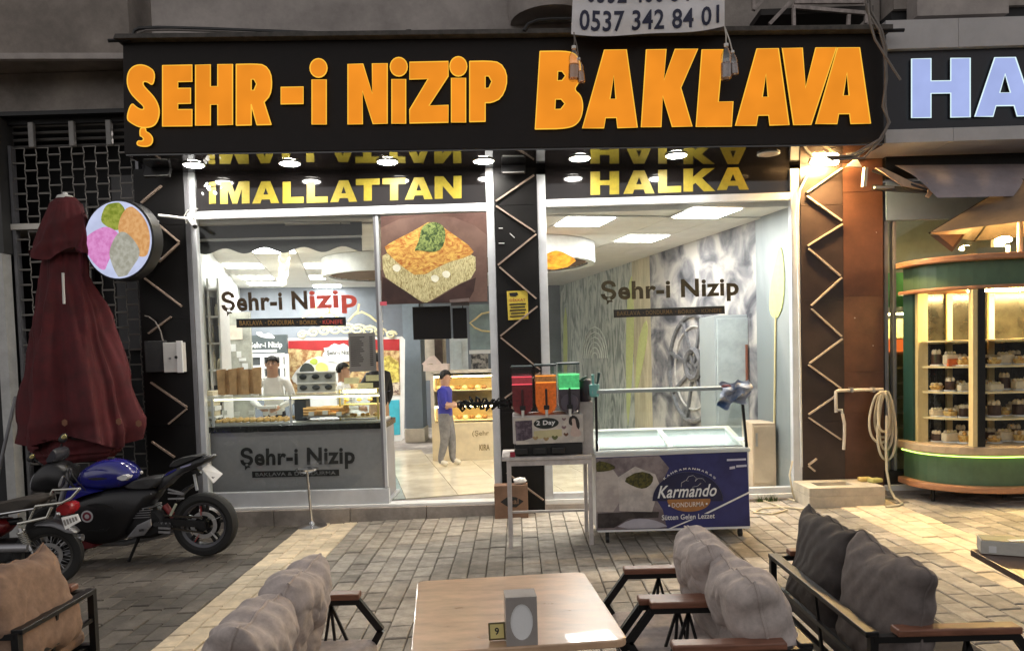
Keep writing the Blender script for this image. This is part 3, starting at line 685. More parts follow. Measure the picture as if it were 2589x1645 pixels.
# ================================================================ folded red parasol
RED = M('maroon_canvas', (.085, .011, .014), .85, var=.28, scale=7, bump=.3, bscale=300)
um = thing('folded_parasol', 'tall folded maroon parasol standing before the grille', 'parasol', (-4.62, -.55, gz(-4.62)))
YU = -.55
def canopy(prof, npl, amp, seed, yk):
    rnd = random.Random(seed); ph = [rnd.uniform(0, 6.28) for _ in range(4)]
    prof = [(FY(xl, y, YU), FY(xr, y, YU), w) for xl, xr, y, w in prof]
    n = len(prof); NS = 64; mb = MB()
    def fn(u, v):
        t = v*(n-1); i = min(int(t), n-2); f = t-i; f = f*f*(3-2*f)*.5+f*.5
        L = prof[i][0].lerp(prof[i+1][0], f); Rr = prof[i][1].lerp(prof[i+1][1], f); am = prof[i][2]*(1-f)+prof[i+1][2]*f
        th = 2*math.pi*u; q_ = lambda a: 1-2*abs(math.sin(a/2))**.7; w = (1.15*q_(npl*th+ph[0]+v*1.8+.5*math.sin(v*5+ph[1]))+.6*q_((npl*2-3)*th+ph[1]-v*1.2)+.3*math.sin((npl*3+1)*th+ph[2]-v*4)+.22*math.sin(v*23+th*3))
        k = 1-amp*am*(.45-.5*w); hw = (Rr-L).length/2; c = (L+Rr)/2
        hem = am*.05*math.sin(3*th+ph[3])*(1 if v > .98 else 0)
        return Vector((c.x+hw*k*math.cos(th), YU+hw*k*yk*math.sin(th), c.z+hem))
    mb.grid(fn, 128, 56, cu=True); return mb
canopy([(145, 190, 500, .2), (128, 206, 515, .4), (104, 228, 570, .8), (88, 240, 615, 1), (72, 246, 648, 1.2)], 5, .17, 3, .8).build('top_vent', RED, um, smooth=True, ang=180)
canopy([(112, 218, 636, .6), (105, 226, 700, .8), (90, 262, 770, 1), (74, 290, 850, 1.1), (58, 332, 960, 1.2), (46, 366, 1060, 1.3), (42, 372, 1112, 1.4)], 6, .20, 5, .72).build('canopy', RED, um, smooth=True, ang=180)
canopy([(70, 330, 1100, 1), (78, 318, 1140, 1.2), (95, 290, 1165, 1.4)], 5, .14, 8, .6).build('lower_fold', RED, um, smooth=True, ang=180)
MB().tube([(FY(165, 490, YU).x, YU, 3.46), (-4.62, YU, gz(-4.62)+.03)], .024, 10).build('pole', WHITE, um)
MB().lathe([(.085, 0), (.07, .03), (.02, .045)], FY(165, 503, YU), 16).build('top_cap', OFFW, um, smooth=True)
MB().tube([FY(159, 690, YU-.33), FY(162, 768, YU-.36)], .012, 8).build('rib_end', OFFW, um)
MB().lathe([(.34, 0), (.34, .05), (.1, .08), (.05, .3)], (-4.62, YU, gz(-4.62)), 20).build('base', BLKMET, um)
GOLD = M('faded_gold_print', (.20, .085, .045), .7)
for x, y in ((163, 1068), (300, 1065), (350, 1070)):
    c_ = FY(x, y, YU-.42); MB().prism([c_+Vector((.03*math.cos(k*math.pi/3+.5), -.0, .035*math.sin(k*math.pi/3+.5))) for k in range(6)], (0, .002, 0)).build('printed_motif', GOLD, um)
# ================================================================ right neighbour shop
rn = thing('bakery_shop', 'neighbouring shop front with lit white letters on a dark fascia', 'shop front', (4.8, 0, 0))
PALE = M('pale_fascia', (.46, .45, .46), .5, var=.1, scale=3)
NIGHT = M('navy_fascia', (.012, .012, .02), .4, var=.3)
YN = -.6
for i, (x0, x1) in enumerate(((3.66, 4.36), (4.363, 5.4), (5.403, 9.5))):
    zt = FY(2300, 62, YN).z; B('fascia_panel', PALE, rn, x=(x0, x1), y=(YN-.06, 0), z=(FY(2400, 126, YN).z, zt+.02), bevel=.003)
for i, (x0, x1) in enumerate(((3.66, 4.32), (4.323, 5.4), (5.403, 9.5))):
    B('fascia_panel', PALE, rn, x=(x0, x1), y=(YN-.04, 0), z=(FY(2400, 360, YN).z, FY(2400, 326, YN).z), bevel=.003)
B('sign_panel', NIGHT, rn, x=(3.66, 9.5), y=(YN, 0), z=(FY(2400, 325.5, YN).z, FY(2400, 126.5, YN).z))
LILAC = emit('lilac_lit_face', (.44, .53, .93), .70, var=.06, scale=4)
LTRIM = emit('lilac_lit_edge', (.75, .95, 1.0), .85)
PN = ((0, 1, 0), (0, YN, 0))
letter('h', 2300, 153, 2447, 301, PN, rn, LILAC, .035, trim=LTRIM, tr=.006, side=SIDE, dy=-2)
letter('A', 2459, 150.5, 2611, 298, PN, rn, LILAC, .035, trim=LTRIM, tr=.006, side=SIDE, dy=-2)
zs_ = FY(2400, 360, YN).z
B('soffit', M('tan_soffit', (.30, .25, .2), .7), rn, x=(3.66, 9.5), y=(YN+.0, .3), z=(zs_+.002, zs_+.03))
B('dark_band', BLKMET, rn, x=(3.93, 9.5), y=(-.1, .3), z=(3.44, zs_))  # plain black band under the fascia
B('upper_wall', CONC, rn, x=(3.92, 9.5), y=(-.3, .5), z=(zt+.28, 7))
B('upper_block', CONC_L, rn, x=(4.05, 4.95), y=(-.5, -.302), z=(zt+.12, 6.5))
B('dark_gap', DARK, rn, x=(3.92, 9.5), y=(-.25, .3), z=(zt+.02, zt+.28))
BLUE = M('bluelit_panel', (.16, .22, .33), .35, var=.15, scale=3)  # bluish light on the fascia is put into this panel colour
B('bluelit_fascia', BLUE, rn, x=(3.96, 9.5), y=(-.04, .05), z=(FY(2400, 553, -.04).z, 3.43), bevel=.006)
zb = FY(2400, 553, -.04).z
for x0, x1 in ((3.945, 3.985), (4.04, 4.07), (5.6, 5.66)): B('window_post', ALU_D, rn, x=(x0, x1), y=(-.03, .05), z=(.35, zb-.002))
B('bottom_rail', BLKMET, rn, x=(3.93, 9.5), y=(-.05, .06), z=(.2, .348))
B('plinth', STEP, rn, x=(3.93, 9.5), y=(-.09, .1), z=(-.1, .14))
B('plinth_trim', ALU, rn, x=(3.93, 9.5), y=(-.1, .1), z=(.142, .198))
B('pane', GLASS, rn, x=(3.986, 9.5), y=(.0, .006), z=(.352, zb-.003))
YELW = M('bakery_wall', (.55, .50, .27), .7, var=.25, scale=5)
B('back_wall', M('grey_green_wall', (.30, .31, .29), .7, var=.2, scale=2), rn, x=(3.93, 9.5), y=(1.6, 1.65), z=(.1, 3.4))
B('floor', OFFW, rn, x=(3.93, 9.5), y=(.1, 1.6), z=(.1, .15))
B('ceiling', OFFW, rn, x=(3.93, 9.5), y=(.06, 1.6), z=(3.36, 3.4))
B('side_wall', OFFW, rn, x=(3.93, 3.944), y=(.26, 1.6), z=(.1, 3.4))
rk = thing('bakery_rack', 'yellow lit shelf rack behind the neighbouring window', 'shelf', (4.3, .5, .15))
for k in range(9): MB().box(4.07, 4.75, .35, .75, .40+k*.17, .415+k*.17).build('shelf', YELW, rk)
MB().box(4.07, 4.75, .76, .78, .15, 2.0).build('back_panel', YELW, rk)
B('price_card', emit('glowing_orange_card', (.95, .18, .03), .8), rk, x=(4.09, 4.35), y=(.32, .33), z=(1.62, 1.76))  # orange card glows by emission, though it is no lamp
B('green_card', M('green_card', (.06, .35, .12), .5), rk, x=(4.07, 4.5), y=(.32, .33), z=(2.12, 2.5))
B('lamp_strip', emit('bakery_strip', (1, .82, .38), 60, var=0), rk, x=(4.07, 4.75), y=(.5, .55), z=(2.04, 2.06))
# awning roll with broken end
aw = thing('awning', 'grey fabric awning with a torn frayed end over the bakery', 'awning', (4.9, -.3, 3.3))
AWN = M('awning_fabric', (.30, .26, .275), .85, var=.15, scale=5, bump=.4, bscale=40)
AWB = M('beige_torn_fabric', (.50, .36, .25), .8, var=.2, scale=10)
def awn(u, v):
    a_ = FY(2262+u*400, 418-4*u, -.18); b_ = FY(2370+u*292, 500-6*u, -.62)
    p = a_.lerp(b_, v); p.y -= .05*math.sin(v*math.pi); p.z += .012*math.sin(u*23+v*4)*math.sin(v*math.pi); return p
MB().grid(awn, 30, 10).build('fabric', AWN, aw, smooth=True)
MB().prism([FY(x, y, -.45) for x, y in ((2215, 424), (2232, 424), (2310, 462), (2350, 470), (2352, 482), (2282, 470))], (0, .02, 0)).build('torn_edge', AWB, aw)
MB().prism([FY(x, y, -.5) for x, y in ((2344, 462), (2362, 482), (2350, 500), (2341, 496), (2347, 486))], (0, .02, 0)).build('torn_flap', AWB, aw)
MB().bar(FY(2210, 474, -.3), FY(2300, 474, -.3), .03, .02).build('arm', OFFW, aw)
MB().bar(FY(2188, 424, -.35), FY(2184, 472, -.35), .035, .05).build('end_bracket', M('lit_bracket', (.75, .68, .5), .4), aw)
MB().bar(FY(2205, 432, -.3), FY(2345, 480, -.5), .02, .02).build('arm', BLKMET, aw)
MB().bar(FY(2205, 474, -.2), FY(2360, 484, -.45), .05, .05).build('roller', BLKMET, aw)
# brown parasol over the kiosk
pz = thing('brown_parasol', 'open brown parasol corner above the green cake kiosk', 'parasol', (5.1, -.35, 2.7))
TAN = M('brown_canvas', (.16, .115, .08), .85, var=.15, scale=10, bump=.2, bscale=200)
TANL = M('tan_canvas', (.42, .28, .14), .85, var=.15, scale=10)
cL, cB, cR, cF = FY(2340, 592, -.35), Vector((5.1, .55, 2.76)), Vector((6.15, -.35, 2.72)), Vector((5.1, -1.35, 2.74))
ap = Vector((5.1, -.35, 3.34))
cb1, cb2 = Vector((cL.x, -.35-.02, cL.z)), None
# square canopy: corner pointing left
mb = MB(); q = [Vector((cL.x, -.42, cL.z)), Vector((5.1, -.42-.95, cL.z)), Vector((6.2, -.42, cL.z)), Vector((5.1, .3, cL.z))]
ap = Vector((5.12, -.42, cL.z+.52))
for i in range(4):
    a_, b_ = q[i], q[(i+1) % 4]; mb.add([a_, b_, ap, a_+Vector((0, 0, .008)), b_+Vector((0, 0, .008)), ap+Vector((0, 0, .008))], [(0, 1, 2), (5, 4, 3), (0, 3, 4, 1)])
mb.build('canopy', TAN, pz)
MB().prism([FY(x, y, -.48) for x, y in ((2352, 594), (2440, 592), (2407, 637))], (0, .006, 0)).build('valance', TAN, pz)
MB().prism([FY(x, y, -.49) for x, y in ((2372, 594), (2432, 593), (2409, 624))], (0, .004, 0)).build('valance_lining', TANL, pz)
MB().tube([(5.12, -.42, cL.z+.5), (5.12, -.42, 2.5)], .025, 10).build('pole', ALU, pz)
for i in range(4): MB().bar(q[i], ap, .018, .018).build('rib', BLKMET, pz)
lp = thing('kiosk_lamp', 'oval glowing bulkhead lamp under the brown parasol', 'lamp', FY(2540, 640, -.3))
MB().ball(FY(2539, 606, -.32), (.078, .04, .034), 16, 9).build('lens', emit('bulkhead_lens', (1.0, .66, .25), 700.0, var=0), lp, smooth=True)
MB().box(FY(2505, 610, -.2).x, FY(2530, 610, -.2).x, -.26, -.2, FY(2505, 625, -.2).z, FY(2505, 607, -.2).z).build('back_plate', OFFW, lp)
MB().tube([FY(2549, 620, -.3), FY(2549, 640, -.3)], .02, 8).build('stem', OFFW, lp)
# ================================================================ shop interior (its axis runs about 13 degrees left of the facade normal)
IWALL = M('blue_grey_wall', (.17, .19, .22), .6, var=.12, scale=2)
CREAM = M('cream_ceiling_tile', (.66, .635, .58), .8, var=.07, scale=4)
TILE = M('polished_floor_tile', (.68, .60, .45), .14, var=.16, scale=3, rvar=.05, rand=.08)
TILEG = M('grey_floor_tile', (.36, .38, .35), .18, var=.18, scale=3, rvar=.05, rand=.08)
PANEL = emit('ceiling_panel_light', (1.0, .975, .93), 54.0, var=0)
GOLDL = M('gold_line', (.72, .60, .32), .4, var=.1)
PINKW = M('cream_plaster', (.60, .54, .44), .7)
ZC = 3.20
lw0, lw1 = Vector((-3.56, .06, 0)), Vector((-5.78, 7.4, 0))
rw0, rw1 = Vector((3.0, .06, 0)), Vector((1.02, 9.1, 0))
def wallseg(nm, a, b, z0, z1, mt, th=.06, parent=bld, label=None):
    a, b = Vector(a), Vector(b); n = (b-a).cross(Vector((0, 0, 1))).normalized()*th
    return MB().prism([(a.x, a.y, z0), (b.x, b.y, z0), (b.x, b.y, z1), (a.x, a.y, z1)], n).build(nm, mt, parent, label=label)
wallseg('inner_wall', lw1, lw0, ZF-.05, ZC+.1, M('pale_wall', (.52, .54, .52), .6), -.06, label='pale left inner wall')
wallseg('inner_wall', lw1+Vector((-.1, 0, 0)), rw1+Vector((.1, 0, 0)), ZF-.05, ZC+.1, IWALL, -.06, label='blue grey back wall')
B('subfloor', STEP, bld, x=(-6.2, 3.3), y=(.30, 9.4), z=(-.02, ZF-.012))
B('ceiling_slab', CREAM, bld, x=(-6.2, 3.3), y=(.06, 9.4), z=(ZC+.02, ZC+.08))
flo = bpy.data.objects.new('floor_tiles', None); COL.objects.link(flo); par(flo, bld)
cei = bpy.data.objects.new('ceiling_tiles', None); COL.objects.link(cei); par(cei, bld)
RI = RZ(math.radians(13.2)); T = .60
ft = MB().box(-.2975, .2975, -.2975, .2975, -.010, 0).mesh('floor_tile', TILE); ftg = MB().box(-.2975, .2975, -.2975, .2975, -.010, 0).mesh('floor_tile', TILEG)
ct = MB().box(-.296, .296, -.296, .296, 0, .012).mesh('ceiling_tile', CREAM)
def inside(p, mg=.0):
    f = (p.y-.06)/7.35; h = (p.y-.06)/9.04
    return .06-mg < p.y < 7.4+.25*(p.x+5.8) and lw0.x+(lw1.x-lw0.x)*f-mg < p.x < rw0.x+(rw1.x-rw0.x)*h+mg
lights = []
for x, y in ((1448, 558), (1735, 549), (1597, 601), (656, 638), (660, 672), (665, 700), (666, 720), (838, 673), (841, 700), (826, 720)):
    q = RI.inverted() @ FZ(x, y, ZC); lights.append((round(q.x/T-.5), round(q.y/T-.5)))
for i in range(-12, 10):
    for j in range(-3, 17):
        q = RI @ Vector(((i+.5)*T, (j+.5)*T, 0))
        if inside(q, .25) and q.y > .36 and q.y < 4.2 and q.x > -3.4: inst('floor_tile', ftg if (i == -3 or (i < -3 and j > 4)) else ft, (q.x, q.y, ZF), flo, RI)
        if inside(q, .3) and (i, j) not in lights and q.y > .36: inst('ceiling_tile', ct, (q.x, q.y, ZC), cei, RI)
B('floor_front', TILE, bld, x=(-3.5, 3.0), y=(.121, .36), z=(ZF-.03, ZF-.013))
n_l = 0
for (i, j) in sorted(set(lights)):
    q = RI @ Vector(((i+.5)*T, (j+.5)*T, 0)); nx = PX((q.x, q.y, ZC))
    where = 'right window' if q.x > 0 else 'counter window'
    if q.x > 0: lab = 'square ceiling panel light ' + ('farther back in the right window' if q.y > 1.2 else ('nearest the mural wall in the right window' if q.x > 1.3 else 'next to the middle pillar in the right window'))
    else:
        left = nx[0] < 750; row = sorted([j2 for (i2, j2) in set(lights) if (RI @ Vector(((i2+.5)*T, (j2+.5)*T, 0))).x < 0 and (PX(RI @ Vector(((i2+.5)*T, (j2+.5)*T, 0))+Vector((0, 0, ZC)))[0] < 750) == left])
        lab = '%s ceiling panel light of the %s row behind the counter window' % (('nearest', 'second', 'third', 'fourth', 'fifth')[row.index(j)], 'left' if left else 'right')
    o = thing('ceiling_light', lab, 'ceiling light', (q.x, q.y, ZC), 'panel lights seen through the %s' % where)
    MB().obox((q.x, q.y, ZC+.004), (.59, .59, .012), RI).build('frame', WHITE, o)
    MB().obox((q.x, q.y, ZC-.006), (.54, .54, .006), RI).build('diffuser', PANEL, o)
# chain of glass beads beside the left row of lights
ch = thing('bead_chandelier', 'pale bead string lamp hanging under the ceiling by the left panel lights', 'chandelier', FZ(725, 690, 3.1))
mb = MB()
for i in range(46):
    y = 640+80*(i/46); x = 716+12*random.random()-.1*(y-640)
    mb.ball(FZ(x, y, 3.02+.1*random.random()), .045+.02*random.random(), 6, 5)
mb.build('beads', M('frosted_beads', (.8, .76, .62), .3, emis=(1, .93, .7), estr=.6), ch, smooth=True)
# round drum of the ceiling
WOODS = M('slat_wood', (.55, .40, .26), .5, var=.2, scale=8)
def drum(cx_, cy_, dr, label):
    dm = thing('ceiling_drum', label, 'ceiling feature', (cx_, cy_, 3.0), 'round ceiling drums')
    MB().lathe([(dr-.1, 2.935), (dr, 2.93), (dr, 3.195), (dr-.1, 3.195)], (cx_, cy_, 0), 56, cap=False).build('rim', M('drum_white', (.70, .72, .70), .5), dm, smooth=True)
    MB().lathe([(.01, 2.965), (dr-.1, 2.965)], (cx_, cy_, 0), 48, cap=False).build('underside', WOODS, dm)
    for k in range(-9, 10):
        yy = k*.14; hw = math.sqrt(max(0, (dr-.14)**2-yy*yy)) if abs(yy) < dr-.14 else 0
        if hw > .2: MB().box(cx_-hw, cx_+hw, cy_+yy-.014, cy_+yy+.014, 2.945, 2.962).build('slat', M('slat_dark', (.22, .15, .09), .5), dm)
drum(-.05, 2.4, 1.17, 'round white ceiling drum with an orange pendant behind the middle pillar')
drum(-1.95, 3.3, .95, 'round ceiling drum with slatted wooden underside behind the pastry poster')
c = FZ(1400, 655, 2.9); pd = thing('pendant_lamp', 'orange glowing glass pendant under the round drum', 'lamp', c)
MB().lathe([(.03, .12), (.12, .08), (.26, .0), (.28, -.03), (.18, -.10), (.02, -.13)], c, 20).build('shade', emit('orange_glass', (.95, .36, .03), 1.3, var=.4, scale=12), pd, smooth=True)
MB().tube([c+Vector((0, 0, .1)), (c.x, c.y, 2.97)], .008, 6).build('stem', CHROME, pd)
# ---------------- right wall with mural
wn_ = (rw1-rw0).cross(Vector((0, 0, 1))).normalized(); WP = (wn_, rw0)
def RW(x, y): return FP(x, y, *WP)
def wy(x, y=800): return RW(x, y)
def mural(n, c1, c2, c3, scale, dist, stretch=(1, 1, 1)):
    mt = bpy.data.materials.new(n); mt.use_nodes = True; MATS[n] = mt; nt = mt.node_tree; N = nt.nodes; L = nt.links
    b = N['Principled BSDF']; b.inputs['Roughness'].default_value = .6
    tc = N.new('ShaderNodeTexCoord'); mp = N.new('ShaderNodeMapping'); mp.inputs['Scale'].default_value = stretch; L.new(tc.outputs['Object'], mp.inputs[0])
    nz = N.new('ShaderNodeTexNoise'); nz.inputs['Scale'].default_value = scale; nz.inputs['Detail'].default_value = 9; nz.inputs['Distortion'].default_value = dist; L.new(mp.outputs[0], nz.inputs['Vector'])
    cr = N.new('ShaderNodeValToRGB'); e = cr.color_ramp.elements; e[0].position = .36; e[0].color = (*c1, 1); e[1].position = .62; e[1].color = (*c3, 1)
    m_ = e.new(.48); m_.color = (*c2, 1); L.new(nz.outputs['Fac'], cr.inputs[0]); L.new(cr.outputs[0], b.inputs['Base Color']); return mt
MUR = mural('engraved_stone_mural', (.045, .047, .06), (.20, .195, .21), (.46, .43, .40), 2.6, .7, (1, .8, 1))
MUR2 = mural('swirled_wood_mural', (.18, .20, .18), (.36, .38, .34), (.50, .50, .44), 1.6, 3.0, (1, 2, .7))
PALEG = mural('pale_grey_wall', (.19, .215, .225), (.24, .265, .275), (.30, .32, .32), 1.5, .6, (1, 1, .3))
xs = [2000, 1913, 1640, 1600, 1590, 1480, 1440, 1385]
cut = [rw0, wy(1913), wy(1645), wy(1600), rw1]
for k, (a, b, mt, lab) in enumerate(((cut[0], cut[1], PALEG, 'pale wall section at the window'), (cut[1], cut[2], MUR, 'grey engraved stone mural'), (cut[2], cut[3], M('sand_column', (.48, .42, .28), .6, var=.3, scale=6, stretch=(1, 1, .2)), None), (cut[3], cut[4], MUR2, 'pale swirled wood mural'))):
    a = Vector((a.x, a.y, 0)); b = Vector((b.x, b.y, 0))
    MB().prism([(a.x, a.y, ZF), (b.x, b.y, ZF), (b.x, b.y, ZC+.05), (a.x, a.y, ZC+.05)], -wn_*(-.06 if (-wn_).x < 0 else .06)).build('mural_panel', mt, bld, label=lab)
inw = wn_ if wn_.x < 0 else -wn_
def wsheet(nm, pts, mt, d=.006): return MB().prism([RW(x, y)+inw*d for x, y in pts], -inw*(d-.001)).build(nm, mt, bld)
GRYP = M('grey_print', (.13, .13, .14), .6, var=.4, scale=12); GRYL = M('pale_print', (.42, .40, .38), .6, var=.3, scale=12)
wc, wr, wz = (1757, 930), 62, 135
ring = [(wc[0]+wr*math.cos(t*math.pi/18), wc[1]+wz*math.sin(t*math.pi/18)) for t in range(36)]
MB().tube([RW(x, y)+inw*.01 for x, y in ring], .035, 6, closed=True).build('wheel_rim', GRYP, bld)
MB().tube([RW(wc[0]+(x-wc[0])*.78, wc[1]+(y-wc[1])*.78)+inw*.01 for x, y in ring], .016, 6, closed=True).build('wheel_rim', GRYL, bld)
for k in range(8):
    t = k*math.pi/4+.3; MB().bar(RW(*wc)+inw*.008, RW(wc[0]+wr*math.cos(t), wc[1]+wz*math.sin(t))+inw*.008, .05, .05).build('wheel_spoke', GRYP, bld)
MB().tube([RW(wc[0]+18*math.cos(t*math.pi/10), wc[1]-10+36*math.sin(t*math.pi/10))+inw*.02 for t in range(20)], .05, 6, closed=True).build('wheel_hub', GRYP, bld)
YGR = M('yellow_green_leaf', (.50, .53, .22), .6, var=.1, scale=20)
wsheet('feather_leaf', chaikin([(1975, 608), (1986, 680), (1984, 760), (1972, 800), (1960, 806), (1947, 790), (1948, 740), (1958, 680)], 2), YGR, .012)
MB().tube([RW(1963, 795)+inw*.012, RW(1962, 940)+inw*.012, RW(1960, 1075)+inw*.012], .012, 6).build('leaf_stem', GOLDL, bld)
for pts in ([(1583, 840), (1590, 720), (1600, 690), (1604, 830), (1596, 1000), (1586, 1100)], [(1612, 870), (1634, 800), (1640, 840), (1622, 940), (1606, 1010)], [(1424, 830), (1432, 760), (1436, 900), (1428, 1020)]):
    wsheet('painted_leaf', chaikin(pts, 1), YGR, .010)
for k in range(6):
    MB().tube([RW(1505+(14+9*k)*.55*math.cos(t*math.pi/8), 905+(28+26*k)*.5*-math.sin(t*math.pi/8))+inw*.01 for t in range(9)], .012, 5).build('painted_arch', M('pale_arch', (.66, .68, .62), .6), bld)
# tall fridge by the right wall
fg = thing('tall_grey_fridge', 'tall pale grey fridge behind the right window', 'fridge', (2.6, 1.0, ZF))
a, b = FY(1806, 797, 1.0), FY(1893, 797, 1.0); c2 = FY(1957, 800, .62)
FRG = M('fridge_grey', (.30, .33, .34), .45, var=.06)
MB().box(a.x, b.x, 1.0, 1.75, ZF+.08, a.z).build('cabinet', FRG, fg, bevel=.01)
MB().box(a.x+.02, b.x-.02, .97, .998, ZF+.12, a.z-.04).build('door', M('fridge_door', (.36, .40, .41), .4), fg, bevel=.008)
MB().box(b.x-.06, b.x-.035, .93, .968, 1.15, 1.75).build('handle', M('rust_handle', (.20, .07, .04), .5), fg, bevel=.005)
MB().box(b.x+.002, b.x+.30, 1.02, 1.7, ZF+.08, a.z-.01).build('side_unit', M('dark_side', (.17, .18, .17), .4), fg, bevel=.008)
for k in (0, 1): MB().cyl((a.x+.08+k*.3, 1.1, ZF), (a.x+.08+k*.3, 1.1, ZF+.08), .02).build('foot', BLKPL, fg)
pn = thing('beige_lower_wall', 'plain beige box standing for the tan lower wall behind the right end of the window', 'cabinet', (2.75, .45, ZF))
a, b = FY(1902, 1070, .35), FY(1990, 1188, .35)
MB().box(a.x, 2.90, .35, .75, ZF, a.z).build('body', M('beige_board', (.58, .45, .32), .5, var=.08), pn, bevel=.005)  # box stands for the tan lower part of the wall
MB().box(a.x+.01, 2.89, .335, .348, ZF+.06, a.z-.03).build('door', M('beige_board_b', (.60, .47, .34), .5, var=.08), pn, bevel=.004)
MB().box(a.x+.03, a.x+.05, .32, .334, .6, .75).build('handle', STEEL, pn)
# ---------------- sticker, menu, decals and poster on the glass
BRN = M('brown_gold_vinyl', (.05, .028, .010), .4, var=.35, scale=25); CORAL = M('coral_vinyl', (.62, .09, .065), .45)
def logo(tl, tr, bl, Y, mt1, mt2, nm, label, strip_px, smt, mtlast):
    t = thing(nm, label, 'window lettering', FY(*bl, Y))
    a, b, c = FY(*tl, Y), FY(*tr, Y), FY(*bl, Y); u = b-a; v = a-c
    if mt2 is None: write('lettering', 'Şehr-i Nizip', c, u, v, mt1, t, bold=.032)
    else:
        write('lettering', 'Şehr-i N', c, u*.635, v, mt1, t, bold=.032)
        write('lettering', 'izip', c+u*.65+v*.0, u*.35, v*.93, mt2, t, bold=.032)
    s0 = [FY(*p, Y) for p in strip_px]
    MB().prism(s0, (0, .002, 0)).build('strip', INK, t)
    q0, q1, q3 = s0[0], s0[1], s0[3]; uu = q1-q0; vv = q0-q3
    o = q3+vv*.22+Vector((0, -.003, 0))
    for k, (w, x0, x1) in enumerate((('BAKLAVA', .03, .24), ('DONDURMA', .29, .53), ('BÖREK', .58, .74), ('KÜNEFE', .79, .97))):
        write('lettering', w, o+uu*x0, uu*(x1-x0), vv*.56, mtlast if k == 3 else smt, t, bold=.012, depth=.001)
    for xx in (.262, .552, .762): write('lettering', '-', o+uu*xx+vv*.25, uu*.012, vv*.07, smt, t, depth=.001)
    return t
GOLDV = M('gold_vinyl', (.30, .17, .05), .4, var=.3, scale=40)
logo((558, 737), (901, 728), (562, 800), .0, BRN, CORAL, 'window_logo', 'brown and coral shop name on the counter window', [(597, 806), (874, 801), (875, 823), (598, 828)], GOLDV, CORAL)
logo((1518, 710), (1867, 697), (1520, 773), .0, M('olive_gold_vinyl', (.030, .021, .005), .4, var=.5, scale=20), None, 'window_logo', 'olive gold shop name on the right window', [(1551, 783), (1832, 773), (1833, 793), (1552, 803)], M('dim_gold_vinyl', (.11, .07, .03), .4), M('dim_gold_vinyl'))
# food poster
fp = thing('food_poster', 'square poster of a baked cheese pastry on a dark plate', 'poster', FY(1100, 770, -.02))
Z6 = lambda x, y: FY(900+x/3.824, 500+y/3.824, -.03)
def p6(nm, pts, mt, lay, sm=0):
    P = chaikin(pts, sm) if sm else pts
    return MB().prism([Z6(x, y)+Vector((0, -.0012*lay, 0)) for x, y in P], (0, .001, 0)).build(nm, mt, fp)
def pr2(n, a, b, sc, lo=.42, hi=.58, st=None, dist=0.0):
    mt = M(n, a, .45, var=0, scale=sc, col2=b, stretch=st, rvar=0); cr = [x for x in mt.node_tree.nodes if x.type == 'VALTORGB'][0]
    cr.color_ramp.elements[0].position = lo; cr.color_ramp.elements[1].position = hi
    [x for x in mt.node_tree.nodes if x.type == 'TEX_NOISE'][0].inputs['Distortion'].default_value = dist; return mt
base = [(238, 178), (1268, 138), (1272, 1005), (248, 1032)]
p6('backing', base, pr2('print_brown', (.11, .055, .042), (.075, .035, .028), 3), 0)
p6('plate', [(240, 290), (420, 205), (700, 165), (950, 190), (1150, 270), (1268, 360), (1271, 1000), (250, 1028)], pr2('print_plate', (.15, .088, .068), (.115, .064, .05), 4), 1)
p6('plate_shade', [(255, 760), (480, 900), (640, 1012), (720, 1010), (1000, 840), (1160, 770), (1140, 900), (1080, 1006), (250, 1030)], pr2('print_shade', (.05, .022, .018), (.03, .012, .010), 4), 2, 0)
p6('pastry_side', [(258, 500), (430, 650), (600, 770), (870, 620), (1155, 510), (1158, 760), (960, 850), (700, 1012), (640, 1010), (480, 900), (370, 830), (258, 745)], pr2('print_strands', (.66, .60, .33), (.20, .14, .035), 16, .34, .58, (1.6, 1, .55), 3.5), 3, 1)
p6('pastry_top', [(740, 212), (880, 310), (1155, 505), (1090, 570), (870, 628), (610, 775), (430, 655), (258, 490), (340, 430), (560, 320)], pr2('print_crust', (.70, .46, .11), (.36, .10, .018), 9, .36, .62, (1, 1, 1.6), 2.2), 4, 1)
for k, (x, y) in enumerate(((390, 680), (870, 740), (760, 780))): p6('cheese', [(x-40, y-20), (x+10, y-40), (x+50, y-5), (x+20, y+40), (x-25, y+25)], M('print_cheese', (.85, .83, .68), .5), 5, 1)
p6('herb', [(630, 290), (700, 240), (790, 235), (860, 290), (868, 390), (830, 500), (740, 530), (600, 505), (560, 520), (615, 400)], pr2('print_herb', (.26, .33, .10), (.02, .05, .010), 20, .42, .58, None, 1.5), 6, 1)
p6('tape', [(232, 1005), (298, 1002), (300, 1040), (235, 1042)], M('pink_tape', (.65, .10, .14), .5), 7)
p6('tape', [(905, 985), (1095, 968), (1098, 1000), (908, 1015)], M('clear_tape', (.16, .12, .11), .3), 7)
# black hanging screen backs under the poster
sb = thing('hanging_screen', 'matt black screen back hanging in the doorway under the poster', 'screen', FY(1110, 855, .15))
for x0, x1, y0, y1, nm in ((1043, 1141, 776, 856, 'panel'), (1144, 1182, 779, 855, 'side_panel')):
    a, b = FY(x0, y0, .15), FY(x1, y1, .15); MB().box(a.x, b.x, .13, .17, b.z, a.z).build(nm, M('matt_black_panel', (.010, .009, .009), .75), sb, bevel=.004)
for x in (1060, 1170): MB().bar(FY(x, 780, .15), FY(x, 745, .15), .012, .012).build('hanger', BLKMET, sb)
a, b = FY(1140, 757, .1), FY(1187, 772, .1); MB().box(a.x, b.x, .1, .12, b.z, a.z).build('bracket', M('smoke_plastic', (.10, .07, .07), .3), sb)
